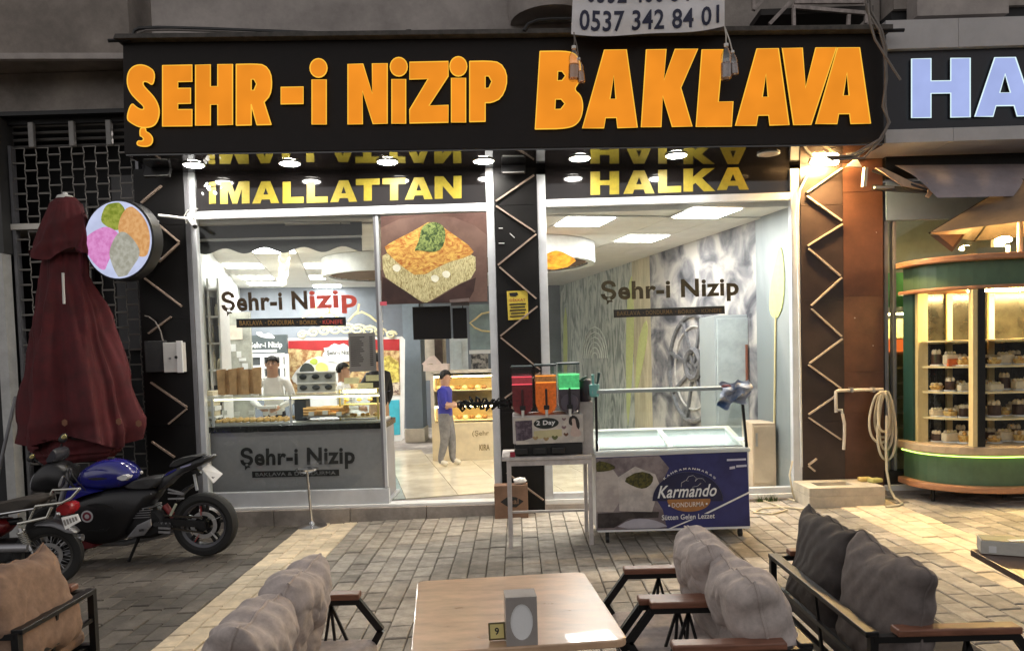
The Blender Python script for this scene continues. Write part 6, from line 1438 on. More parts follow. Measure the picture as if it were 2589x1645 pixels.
slab(MB(), [(540, 1225), (690, 1265), (710, 1310), (560, 1330), (530, 1280)], .12, Zm).build('belly_pan', M('dark_red_plastic_b', (.16, .02, .025), .4), mbk, smooth=True)
slab(MB(), [(880, 950), (1100, 940), (1280, 1000), (1300, 1180), (1150, 1250), (900, 1230)], .11, Zm).build('engine', M('engine_dark', (.02, .02, .021), .5, metal=.5), mbk, smooth=True)
for k in range(4): MB().cyl(Zm(1160+k*38, 1130, -.12), Zm(1160+k*38, 1130, .12), .022).build('engine_cover', BLKMET, mbk, smooth=True)
slab(MB(), [(900, 790), (1010, 725), (1130, 705), (1250, 690), (1290, 730), (1210, 805), (1000, 815)], .12, Zm).build('rider_seat', SEATM, mbk, smooth=True, ang=60)
tl = slab(MB(), [(1195, 790), (1240, 710), (1300, 640), (1500, 560), (1600, 525), (1705, 508), (1650, 575), (1500, 640), (1340, 710), (1240, 820), (1185, 850)], .10, Zm).build('tail', BBLK, mbk, smooth=True, ang=60)
slab(MB(), [(1285, 620), (1345, 548), (1580, 500), (1605, 520), (1480, 570), (1345, 628)], .085, Zm).build('pillion_seat', SEATM, mbk, smooth=True)
slab(MB(), [(1252, 700), (1310, 655), (1400, 615), (1400, 632), (1300, 690)], .104, Zm, sm=0).build('tail_stripe', BLU, tl); slab(MB(), [(1405, 612), (1530, 572), (1520, 595), (1410, 628)], .104, Zm, sm=0).build('tail_stripe', M('lilac_decal', (.30, .30, .48), .35), tl)
slab(MB(), [(1600, 548), (1690, 520), (1640, 575), (1600, 582)], .05, Zm).build('tail_lamp', M('red_lens', (.25, .01, .01), .2), tl)
MB().bar(Zm(1480, 640), Zm(1560, 690), .06, .03).build('plate_bracket', BLKPL, mbk)
MB().bar(Zm(1500, 690), Zm(1525, 830), .02, .02).build('mudguard_stay', ALU, mbk)
pq = [Zm(1566, 645, -.06), Zm(1622, 597, .02), Zm(1745, 690, .02), Zm(1668, 768, -.06)]
MB().prism(pq, (.006, .004, .004)).build('number_plate', PAPER, mbk)
for k in range(4):
    u0, u1 = .16+.18*k, .28+.18*k
    A_ = lambda u, v: pq[0].lerp(pq[3], u).lerp(pq[1].lerp(pq[2], u), v)-Vector((.002, .004, 0))
    MB().prism([A_(u0, .25), A_(u1, .25), A_(u1, .75), A_(u0, .75)], (0, -.001, 0)).build('plate_mark', INK, mbk)
MB().bar(Zm(1050, 1090, -.07), Zm(1600, 1130, -.09), .03, .06).build('swingarm', BLKMET, mbk); MB().bar(Zm(1050, 1090, .07), Zm(1600, 1130, .09), .03, .06).build('swingarm', BLKMET, mbk)
MB().tube([Zm(1310, 1010, -.08), Zm(1290, 1050, -.08), Zm(1340, 950, -.08)], .012, 8).build('chain_guard', M('pale_guard', (.55, .58, .46), .4), mbk)
for y0, y1 in ((820, 860), (850, 865), (905, 900)): MB().bar(Zm(1270, y0, -.06), Zm(1410, y1, -.06), .012, .014).build('subframe_tube', BB, mbk)
slab(MB(), [(905, 1248), (1000, 1135), (1120, 1078), (1128, 1140), (1060, 1225), (960, 1245)], .012, lambda x, y: Zm(x, y, -.15), sm=0).build('foot_bracket', BB, mbk)
MB().bar(Zm(1030, 1180, -.15), Zm(1040, 1180, -.25), .03, .02).build('foot_peg', BLKMET, mbk)
ks = FG(325, 1419); MB().tube([Zm(1010, 1250, -.06), ks+Vector((.015, 0, .03)), ks+Vector((0, 0, .008))], [.016, .013, .02], 8).build('side_stand', BLKMET, mbk, smooth=True)
slab(MB(), [(105, 800), (130, 690), (190, 620), (280, 560), (390, 590), (460, 690), (450, 790), (300, 835), (150, 840)], .14, Zm).build('front_cowl', BBLK, mbk, smooth=True, ang=60)
slab(MB(), [(115, 790), (140, 690), (180, 640), (175, 720), (150, 810)], .12, Zm).build('headlamp', M('lamp_glass', (.35, .36, .38), .15), mbk, smooth=True)
slab(MB(), [(230, 590), (300, 470), (330, 440), (360, 500), (330, 580)], .11, Zm).build('windscreen', M('smoked_screen', (.05, .05, .06), .1), mbk, smooth=True)
for s_, dx in ((-1, 0), (1, 0)): MB().tube([Zm(390, 610, .10*s_), Zm(420, 600, .22*s_), Zm(470, 620, .33*s_)], .014, 8).build('handlebar', BLKMET, mbk, smooth=True)
MB().tube([Zm(455, 612, -.30), Zm(485, 632, -.38)], .02, 8).build('grip', RUBBER, mbk)
for a, b in (((300, 520), (335, 420)), ((180, 620), (90, 560))): MB().tube([Zm(*a), Zm(*b)], .009, 8).build('mirror_stem', BLKMET, mbk)
GLN = M('mirror_glint', (.85, .75, .35), .05, metal=.9)  # yellow glint is put into the mirror colour
for x, y, s in ((342, 372, 42), (62, 545, 38)):
    slab(MB(), [(x-s, y+s*.6), (x-s*.2, y-s*.9), (x+s*.8, y-s*1.1), (x+s, y+s*.4), (x+s*.1, y+s*1.1)], .02, Zm).build('mirror', BLKPL, mbk, smooth=True)
    slab(MB(), [(x-s*.4, y+s*.2), (x, y-s*.7), (x+s*.8, y-s*.9), (x+s*.85, y+s*.2)], .006, lambda a_, b_: Zm(a_, b_, -.024)).build('mirror_glass', GLN, mbk)
for s_ in (-.09, .09): MB().tube([Zm(400, 640, s_), fc+Vector((0, s_, 0))], .024, 10).build('fork', BB, mbk, smooth=True)
slab(MB(), [(300, 800), (345, 690), (360, 720), (330, 810)], .02, lambda x, y: Zm(x, y, -.15)).build('brake_lever', STEEL, mbk)
# engine fins, hoses, chain, bolts and dirt-prone small parts
for k in range(5): slab(MB(), [(1000, 965+k*20), (1180, 955+k*20), (1180, 963+k*20), (1000, 973+k*20)], .125, Zm, sm=0).build('cooling_fin', BB, mbk)
for dx, dy in ((0, 0), (40, 25), (75, -10)): MB().tube([Zm(380+dx*.3, 640, -.1), Zm(360+dx, 720+dy, -.17), Zm(420+dx, 790+dy, -.16), Zm(470+dx, 840+dy, -.15)], .006, 6).build('hose', RUBBER, mbk, smooth=True)
mb = MB(); ch0, ch1 = Zm(1080, 1040, -.075), rc+Vector((0, -.06, .07))
mb.bar(ch0, ch1, .012, .016); mb.bar(Zm(1080, 1130, -.075), rc+Vector((0, -.06, -.07)), .012, .016); mb.build('chain', M('oily_chain', (.06, .05, .04), .5, metal=.7), mbk)
for x, y in ((620, 1000), (820, 980), (700, 1200), (960, 880), (1120, 860), (1050, 1000)): MB().lathe([(.008, 0), (.007, .004)], Zm(x, y, -.15), 8, RX(math.pi/2)).build('bolt', BB, mbk)
MB().tube([Zm(560, 1300, .03), Zm(900, 1290, .1), Zm(1250, 1200, .13), Zm(1420, 1120, .14)], [.028, .03, .045, .05], 12).build('exhaust', BB, mbk, smooth=True)
MB().tube([Zm(1240, 960, 0), Zm(1340, 1090, 0)], .03, 10).build('shock_absorber', M('shock_red', (.25, .03, .03), .4), mbk, smooth=True)
slab(MB(), [(1500, 790), (1440, 830), (1390, 880), (1370, 930), (1350, 920), (1370, 860), (1430, 800), (1490, 770)], .06, Zm).build('rear_hugger', BBLK, mbk, smooth=True)
for y in (1120, 1160, 1195): MB().bar(Zm(1185, y, -.11), Zm(1290, y+5, -.11), .01, .02).build('engine_rib', BB, mbk)
# ---------------- second bike, only its rear half stands in view
YR = -1.95
def Zr(x, y, dy=0.0): return FY(x/3.824, 1080+y/3.824, YR+dy)
m2 = thing('commuter_motorbike', 'older motorbike with chrome luggage rack parked in front of the blue one', 'motorbike', (-3.9, YR, gz(-3.9)))
wc2 = Zr(470, 1235); R2 = wc2.z-gz(wc2.x); wheel('rear_wheel', wc2, R2, .09, m2, M('dull_rim', (.07, .068, .065), .45, metal=.6), wire=True, rot=RZ(.35))
OLDSEAT = M('worn_seat', (.045, .038, .032), .7, var=.3, scale=12)
slab(MB(), [(-420, 780), (-80, 740), (120, 690), (330, 648), (505, 640), (480, 710), (340, 790), (0, 850), (-400, 900)], .13, Zr).build('seat', OLDSEAT, m2, smooth=True, ang=60)
MB().tube([Zr(x, y, -.135) for x, y in ((-400, 905), (0, 838), (330, 785))], .008, 6).build('seat_trim', CHROME, m2)
REDB = M('red_body', (.16, .012, .014), .3, coat=.5)
slab(MB(), [(-400, 900), (-80, 870), (120, 885), (110, 990), (-60, 1100), (-400, 1120)], .11, Zr).build('side_panel', REDB, m2, smooth=True, ang=60)
CR2 = M('pale_chrome', (.55, .54, .49), .25, metal=.75)
for s_ in (-.12, .12):
    MB().tube([Zr(x, y, s_) for x, y in ((345, 760), (600, 728), (690, 680), (772, 590))], .011, 8).build('rack_rail', CR2, m2, smooth=True)
    MB().tube([Zr(x, y, s_) for x, y in ((175, 930), (455, 868), (500, 770))], .013, 8).build('grab_rail', CR2, m2, smooth=True)
    MB().tube([Zr(x, y, s_) for x, y in ((345, 760), (285, 890))], .009, 8).build('rack_strut', CR2, m2)
for x, y in ((345, 760), (480, 742), (600, 728), (690, 680), (772, 590)): MB().tube([Zr(x, y, -.12), Zr(x, y, .12)], .009, 8).build('rack_bar', CR2, m2)
MB().tube([Zr(510, 605, 0), Zr(772, 590, 0)], .010, 8).build('rack_bar', CR2, m2); MB().tube([Zr(510, 605, 0), Zr(460, 720, 0)], .010, 8).build('rack_bar', CR2, m2)
slab(MB(), [(560, 770), (640, 710), (735, 715), (748, 790), (690, 850), (600, 835)], .07, Zr).build('tail_lamp', M('red_lens_b', (.35, .015, .02), .2), m2, smooth=True)
slab(MB(), [(300, 930), (500, 880), (620, 900), (760, 1000), (745, 1030), (600, 960), (480, 930)], .06, Zr).build('rear_mudguard', M('dull_silver', (.16, .16, .17), .35, metal=.6), m2, smooth=True, ang=60)
pq = [Zr(590, 870, -.10), Zr(745, 835, -.04), Zr(775, 905, -.05), Zr(630, 985, -.11)]
MB().prism(pq, (.004, .006, .0)).build('number_plate', PAPER, m2)
for k in range(5):
    u0, u1 = .08+.18*k, .20+.18*k; A_ = lambda u, v: pq[0].lerp(pq[1], u).lerp(pq[3].lerp(pq[2], u), v)-Vector((.001, .004, 0))
    MB().prism([A_(u0, .25), A_(u1, .25), A_(u1, .75), A_(u0, .75)], (0, -.001, 0)).build('plate_mark', M('plate_grey', (.2, .19, .18), .5), m2)
MB().ball(Zr(565, 835, -.12), .018, 10, 7).build('indicator', CHROME, m2, smooth=True)
coil = []
A, Bq = Zr(185, 975, -.13), Zr(300, 1190, -.13)
for k in range(80): t = k/79; c_ = A.lerp(Bq, .12+.6*t); coil.append(c_+Vector((.028*math.cos(t*50), .028*math.sin(t*50), .01*math.cos(t*50))))
MB().tube(coil, .006, 6).build('shock_spring', CR2, m2, smooth=True); MB().tube([A, Bq], .016, 10).build('shock_absorber', STEEL, m2)
MB().tube([Zr(-400, 1170, -.14), Zr(60, 1165, -.14), Zr(280, 1160, -.14)], .036, 14).build('muffler', BB, m2, smooth=True)
MB().tube([Zr(640, 1075, .09), Zr(800, 1062, .09)], [.03, .03], 14).build('exhaust_tip', STEEL, m2, smooth=True)
MB().bar(Zr(-100, 1200, -.06), wc2+Vector((0, -.06, 0)), .03, .05).build('swingarm', BLKMET, m2)
slab(MB(), [(-380, 1100), (60, 1080), (280, 1060), (340, 1180), (280, 1290), (-380, 1320)], .10, Zr).build('engine', M('engine_dark'), m2, smooth=True)
slab(MB(), [(120, 1240), (330, 1230), (380, 1290), (250, 1330), (100, 1310)], .09, Zr).build('chain_case', M('engine_grey', (.10, .10, .10), .45, metal=.5), m2, smooth=True)
MB().tube([Zr(310, 1190, -.14), Zr(330, 1250, -.14), Zr(440, 1190, -.12)], .014, 8).build('foot_lever', STEEL, m2, smooth=True)
fx = wc2.x-1.22; wheel('front_wheel', Vector((fx, YR+.35, gz(fx)+R2)), R2, .085, m2, STEEL, wire=True, rot=RZ(.25))
MB().tube([Vector((fx, YR+.35, gz(fx)+R2)), Vector((fx+.2, YR+.3, .95))], .025, 10).build('fork', STEEL, m2); slab(MB(), [(-1300, 600), (-900, 560), (-500, 700), (-420, 800), (-900, 850), (-1300, 800)], .13, Zr).build('fuel_tank', REDB, m2, smooth=True)
MB().tube([Zr(-1250, 700, 0), Zr(-700, 880, 0), Zr(-200, 960, 0), Zr(200, 900, 0)], .03, 10).build('frame_tube', BLKMET, m2, smooth=True)
for s_ in (-1, 1): MB().tube([Zr(-1250, 560, .05*s_), Zr(-1200, 480, .2*s_), Zr(-1120, 470, .34*s_)], .013, 8).build('handlebar', STEEL, m2, smooth=True)
# ================================================================ terrace furniture
def fabric(n, col, var=.14):
    return M(n, col, .92, var=var, scale=26, bump=.55, bscale=420, detail=8)
GREYC = fabric('grey_taupe_fabric', (.47, .41, .385), .2); DARKC = fabric('charcoal_brown_fabric', (.072, .062, .059), .2); DARKC2 = fabric('mid_charcoal_fabric', (.15, .127, .12), .2); BRNC = fabric('brown_fabric', (.28, .18, .125), .2)
ARMW = M('reddish_arm_wood', (.20, .085, .052), .42, var=.3, scale=10, stretch=(1, 8, 8))
def cushion_mesh(W, H, Tk, tuft=True, seed=0, sag=0.0, crease=1.0):
    rnd = random.Random(seed); ph = [rnd.uniform(0, 6.28) for _ in range(16)]; nc = 6
    ang = [2*math.pi*k/nc+rnd.uniform(-.35, .35) for k in range(nc)]; amp = [rnd.uniform(.10, .26) for _ in range(nc)]; bw = [rnd.uniform(.05, .10) for _ in range(nc)]
    def surf(u, v, s):
        x, z = (u-.5)*2, (v-.5)*2
        ex, ez = max(0, 1-abs(x)**3.6), max(0, 1-abs(z)**3.6)
        th = (ex*ez)**.40
        pin = 1-.075*(abs(x)**2)*(1-abs(z)**2); pz = 1-.075*(abs(z)**2)*(1-abs(x)**2)
        r = math.hypot(x, z); a = math.atan2(z, x); d = 0
        if tuft and s < 0:
            d -= .62*math.exp(-(r/.17)**2)
            for k in range(nc):
                if math.cos(a-ang[k]) > 0: d -= amp[k]*crease*math.exp(-((math.sin(a-ang[k]+.25*math.sin(4*r+ph[k]))*r)/bw[k])**2)*math.exp(-((r-.35)/.38)**2)
        for k in range(4): d -= .055*crease*math.exp(-((x*math.cos(ph[k]*3)+z*math.sin(ph[k]*3)-.6*math.cos(ph[k+4])+.12*math.sin(5*z+ph[k]))/.05)**2)*(.5+.5*math.sin(3*x+2*z+ph[k+8]))
        d += .03*crease*math.sin(6*x+ph[5]+3*z)+.025*crease*math.sin(8*z+ph[6]-4*x)+.02*math.sin(19*x+13*z+ph[7])
        edge = .05*crease*(1-th)*math.sin(14*(x+z)+ph[9])          # puckers along the seam
        y = s*Tk/2*max(0, th*(1+d)+edge*.5*th)
        wob = .014*math.sin(z*4+ph[1])+.007*math.sin(z*13+ph[2])
        return Vector((x*W/2*pin+wob, y+.012*math.sin(3*x+ph[3])*math.cos(2*z), z*H/2*pz-sag*(1-abs(x))*max(0, z)*.5+.012*math.sin(x*5+ph[4])+.006*math.sin(x*15+ph[10])))
    mb = MB(); n = 72
    mb.grid(lambda u, v: surf(u, v, -1), n, n); mb.grid(lambda u, v: surf(u, v, 1), n, n)
    mb.seam = [surf(k/40, 0, 1) for k in range(40)]+[surf(1, k/40, 1) for k in range(40)]+[surf(1-k/40, 1, 1) for k in range(40)]+[surf(0, 1-k/40, 1) for k in range(40)]
    return mb
def place(mb, c, R): mb.v = [tuple(Vector(c)+R @ Vector(p)) for p in mb.v]; return mb
def merge(o, d=.0015):
    bm = bmesh.new(); bm.from_mesh(o.data); bmesh.ops.remove_doubles(bm, verts=bm.verts, dist=d); bmesh.ops.recalc_face_normals(bm, faces=bm.faces); bm.to_mesh(o.data); bm.free(); return o
def cushion(label, c, f, W, H, Tk, mt, lean=.28, yaw=0.0, tuft=True, seed=0, roll=0.0, sag=0.0, group=None, crease=1.0):
    # f: direction the cushion faces along X; its width runs along Y
    R = RZ((math.pi/2 if f > 0 else -math.pi/2)+yaw) @ RX(lean) @ RY(roll)
    cm = cushion_mesh(W, H, Tk, tuft, seed, sag, crease); seam = [Vector(c)+R @ p for p in cm.seam]
    o = merge(place(cm, c, R).build('back_cushion', mt, None, smooth=True, ang=180))
    MB().tube(seam, .0055, 6, closed=True).build('piping', mt, o, smooth=True)
    if tuft: MB().ball(Vector(c)+R @ Vector((0, -Tk*.24, 0)), (.012, .012, .012), 8, 6).build('button', mt, o, smooth=True)
    tag(o, label, 'cushion', group); return o
def seat(name, label, cat, xr, y0, y1, f, armf, seatmt, arms=(0, 1), L=.46, zarm=.66, slats=True):
    t = thing(name, label, cat, (xr+f*.25, (y0+y1)/2, gz(xr)))
    xf = xr+f*L; g = gz(xr)
    MB().bar((xr, y0, zarm), (xr, y1, zarm), .05, .022).build('back_rail', armf, t, bevel=.003)
    for i, y in enumerate((y0, y1)):
        if i in arms:
            MB().box(min(xr+f*.08, xf), max(xr+f*.08, xf), y-.032, y+.032, zarm, zarm+.028).build('armrest', ARMW, t, bevel=.006)
            MB().bar((xr, y, zarm-.014), (xf, y, zarm-.014), .034, .024).build('arm_rail', BLKMET, t)
            MB().bar((xf-f*.012, y, zarm-.012), (xf+f*.09, y, zarm-.15), .028, .03).build('front_strut', BLKMET, t)
            MB().bar((xf+f*.09, y, zarm-.148), (xf+f*.0, y, zarm-.30), .028, .03).build('front_strut', BLKMET, t)
            xm = (xr+xf)/2+f*.08
            for d in (-.07, .0, .09): MB().bar((xm, y, zarm-.026), (xm+d+f*.02, y, zarm-.30), .012, .012).build('brace', BLKMET, t)
        for x in (xr, xf): MB().bar((x, y, gz(x)), (x, y, zarm-.28 if x == xf else zarm), .03, .03).build('leg', BLKMET, t)
        MB().bar((xr, y, .38), (xf+f*.06, y, .38), .028, .03).build('side_rail', BLKMET, t)
    for x in (xr+f*.04, xf+f*.05): MB().bar((x, y0, .37), (x, y1, .37), .03, .03).build('cross_rail', BLKMET, t)
    if slats:
        n = max(2, int((y1-y0)/.16))
        for k in range(1, n): yy = y0+(y1-y0)*k/n; MB().bar((xr, yy, zarm-.01), (xr+f*.01, yy+.06*(-1)**k, .37), .012, .012).build('back_strut', BLKMET, t)
        MB().bar((xr, y0, .52), (xr, y1, .52), .018, .018).build('back_bar', BLKMET, t)
    mb = MB(); xa, xb = sorted((xr+f*.05, xf+f*.07)); mb.box(xa, xb, y0+.03, y1-.03, .39, .47); mb.build('seat_cushion', seatmt, t, bevel=.035, seg=4)
    return t
# left two seater facing the table
seat('garden_sofa', 'black framed two seat sofa with grey cushions left of the table', 'sofa', -1.17, -4.70, -5.72, 1, BLKMET, GREYC, arms=(0, 1), L=.43)
cushion('grey tufted back cushion at the far end of the left sofa', (-.98, -4.99, .655), 1, .50, .48, .25, GREYC, lean=.30, seed=3, roll=.10, group='grey cushions of the left sofa')
cushion('grey tufted back cushion at the near end of the left sofa', (-1.00, -5.44, .650), 1, .52, .48, .26, GREYC, lean=.30, seed=8, roll=.05, group='grey cushions of the left sofa')
# right armchairs
seat('armchair', 'far grey armchair right of the table', 'chair', .99, -4.43, -4.86, -1, BLKMET, GREYC, L=.50)
seat('armchair', 'near grey armchair right of the table', 'chair', 1.02, -4.91, -5.36, -1, BLKMET, GREYC, L=.49)
cushion('pale grey tufted cushion on the far right armchair', (.86, -4.66, .665), -1, .49, .48, .24, GREYC, lean=.28, seed=5, roll=-.06, group='grey cushions of the right armchairs')
cushion('pale grey tufted cushion on the near right armchair', (.90, -5.13, .655), -1, .51, .49, .25, GREYC, lean=.28, seed=12, roll=-.10, group='grey cushions of the right armchairs')
# dark sofa facing away to the right
seat('garden_sofa', 'black framed sofa with dark cushions turned towards the right table', 'sofa', 1.30, -4.19, -5.27, 1, BLKMET, DARKC, L=.54)
cushion('dark brown back cushion at the far end of the right sofa', (1.45, -4.45, .665), 1, .56, .50, .17, DARKC, lean=.20, seed=21, tuft=False, group='dark cushions of the right sofa', crease=.16)
cushion('charcoal back cushion at the near end of the right sofa', (1.47, -5.00, .655), 1, .60, .51, .18, DARKC2, lean=.17, seed=23, tuft=False, group='dark cushions of the right sofa', crease=.16)
# brown chair at the left edge
seat('armchair', 'brown cushioned armchair seen from behind at the left edge', 'chair', -2.09, -4.48, -5.02, -1, BLKMET, BRNC, L=.5)
cushion('brown back cushion at the left edge of the terrace', (-2.20, -4.80, .675), -1, .52, .46, .20, BRNC, lean=.32, seed=31, tuft=False, crease=.5)
# ---------------- tables
def rtop(cx_, cy_, w, d, ang, z, th, r=.04):
    P = []
    for sx, sy, a0 in ((1, 1, 0), (-1, 1, 90), (-1, -1, 180), (1, -1, 270)):
        for k in range(5): a = math.radians(a0+22.5*k); P.append((sx*(w/2-r)+r*math.cos(a), sy*(d/2-r)+r*math.sin(a)))
    R = RZ(ang); return [Vector((cx_, cy_, z))+R @ Vector((x, y, 0)) for x, y in P], th
TOPM = M('pale_wood_laminate', (.56, .37, .235), .30, var=.24, scale=5, detail=9, stretch=(1, 3, 1), rvar=.08, coat=.2)
tt = thing('cafe_table', 'square pale wood table in the foreground', 'table', (-.05, -5.17, gz(0)))
P, th = rtop(-.055, -5.175, .735, .785, math.radians(6.0), .742, .028); MB().prism(P, (0, 0, th)).build('top', TOPM, tt, bevel=.005)
MB().tube([(-.05, -5.17, .03), (-.05, -5.17, .74)], .04, 14).build('column', BLKMET, tt, smooth=True); MB().lathe([(.25, 0), (.25, .012), (.06, .04)], (-.05, -5.17, gz(0)), 28).build('foot', BLKMET, tt, smooth=True)
ZT = .7705
q = FZ(1318, 1632, ZT); Rn = RZ(math.radians(5))
nh = thing('napkin_holder', 'grey napkin holder on the pale wood table', 'napkin holder', (q.x, q.y+.03, ZT))
ACR = M('smoky_acrylic', (.34, .31, .29), .25, var=.1)
q = Vector((q.x, q.y+.045, ZT)); W_, D_, H_ = .106, .085, .165
mb = MB(); oL = [(-W_/2, 0), (W_/2, 0), (W_/2, H_), (-W_/2, H_)]; hole = [(.038*math.cos(k*math.pi/12), .080+.062*math.sin(k*math.pi/12)) for k in range(24)]
mb.holed([oL, hole], lambda x, z: q+Rn @ Vector((x, -D_/2, z)), Rn @ Vector((0, .004, 0)))
for x in (-W_/2+.002, W_/2-.002): mb.obox(q+Rn @ Vector((x, .003, H_/2)), (.004, D_-.004, H_), Rn)
mb.obox(q+Rn @ Vector((0, .003, H_-.002)), (W_-.009, D_-.004, .004), Rn); mb.obox(q+Rn @ Vector((0, D_/2-.0, H_/2)), (W_-.009, .004, H_-.009), Rn)
mb.build('shell', ACR, nh)
NAP = M('napkin_paper', (.82, .82, .82), .8, var=.05, bump=.4, bscale=40)
for k in range(4): MB().obox(q+Rn @ Vector((0, -D_/2+.0085+k*.012, .072)), (W_-.02, .008, .135), Rn @ RX(.02*k)).build('napkin', NAP, nh, bevel=.002)
q2 = FZ(1257, 1616, ZT); tn = thing('table_number', 'small brass framed table number nine beside the napkin holder', 'table number', q2)
Rt = RZ(math.radians(6)) @ RX(-.35)
MB().obox(q2+Vector((0, 0, .030)), (.058, .012, .058), Rt).build('block', M('dark_brass', (.10, .075, .02), .4), tn, bevel=.003)
MB().obox(q2+Vector((0, 0, .030))+Rt @ Vector((0, -.0068, 0)), (.046, .0016, .046), Rt).build('plate', M('brass_plate', (.52, .43, .16), .35, metal=.3), tn)
o_ = q2+Vector((0, 0, .030))+Rt @ Vector((-.008, -.0082, -.012)); write('lettering', '9', o_, Rt @ Vector((.015, 0, 0)), Rt @ Vector((0, 0, .024)), INK, tn, bold=.03, depth=.0004)
WEN = M('dark_brown_wood', (.085, .05, .038), .35, var=.3, scale=8, stretch=(1, 6, 1))
rt_ = thing('cafe_table', 'dark wood table at the right edge', 'table', (2.45, -4.8, gz(2.4)))
P, th = rtop(2.46, -4.90, .74, .74, math.radians(-6.5), .722, .03, .015); MB().prism(P, (0, 0, th)).build('top', WEN, rt_, bevel=.003)
for a_, b_ in (((2.24, -4.62, .72), (2.72, -5.15, gz(2.7))), ((2.70, -4.62, .72), (2.22, -5.15, gz(2.2)))): MB().bar(a_, b_, .05, .03).build('cross_leg', BLKMET, rt_)
q3 = FZ(2490, 1402, .7525); tbx = thing('tissue_box', 'white tissue box with a dark printed top on the right table', 'tissue box', q3)
Rb = RZ(math.radians(-24)); c3 = q3+Vector((.115, .03, 0)); mb = MB().obox(c3+Vector((0, 0, .032)), (.215, .12, .062), Rb); mb.build('carton', M('pale_carton', (.55, .53, .47), .6, var=.12, scale=12), tbx, bevel=.003)
MB().obox(c3+Vector((0, 0, .0645)), (.205, .112, .0015), Rb).build('printed_top', pr2('print_slate', (.10, .12, .12), (.04, .05, .055), 8), tbx)
MB().obox(c3+Rb @ Vector((.05, -.02, .0665)), (.09, .03, .0015), Rb @ RZ(.4)).build('lilac_flash', M('print_lilac', (.50, .48, .72), .4), tbx)
MB().obox(c3+Rb @ Vector((-.06, -.0605, .025)), (.03, .0015, .03), Rb).build('torn_corner', WHITE, tbx)
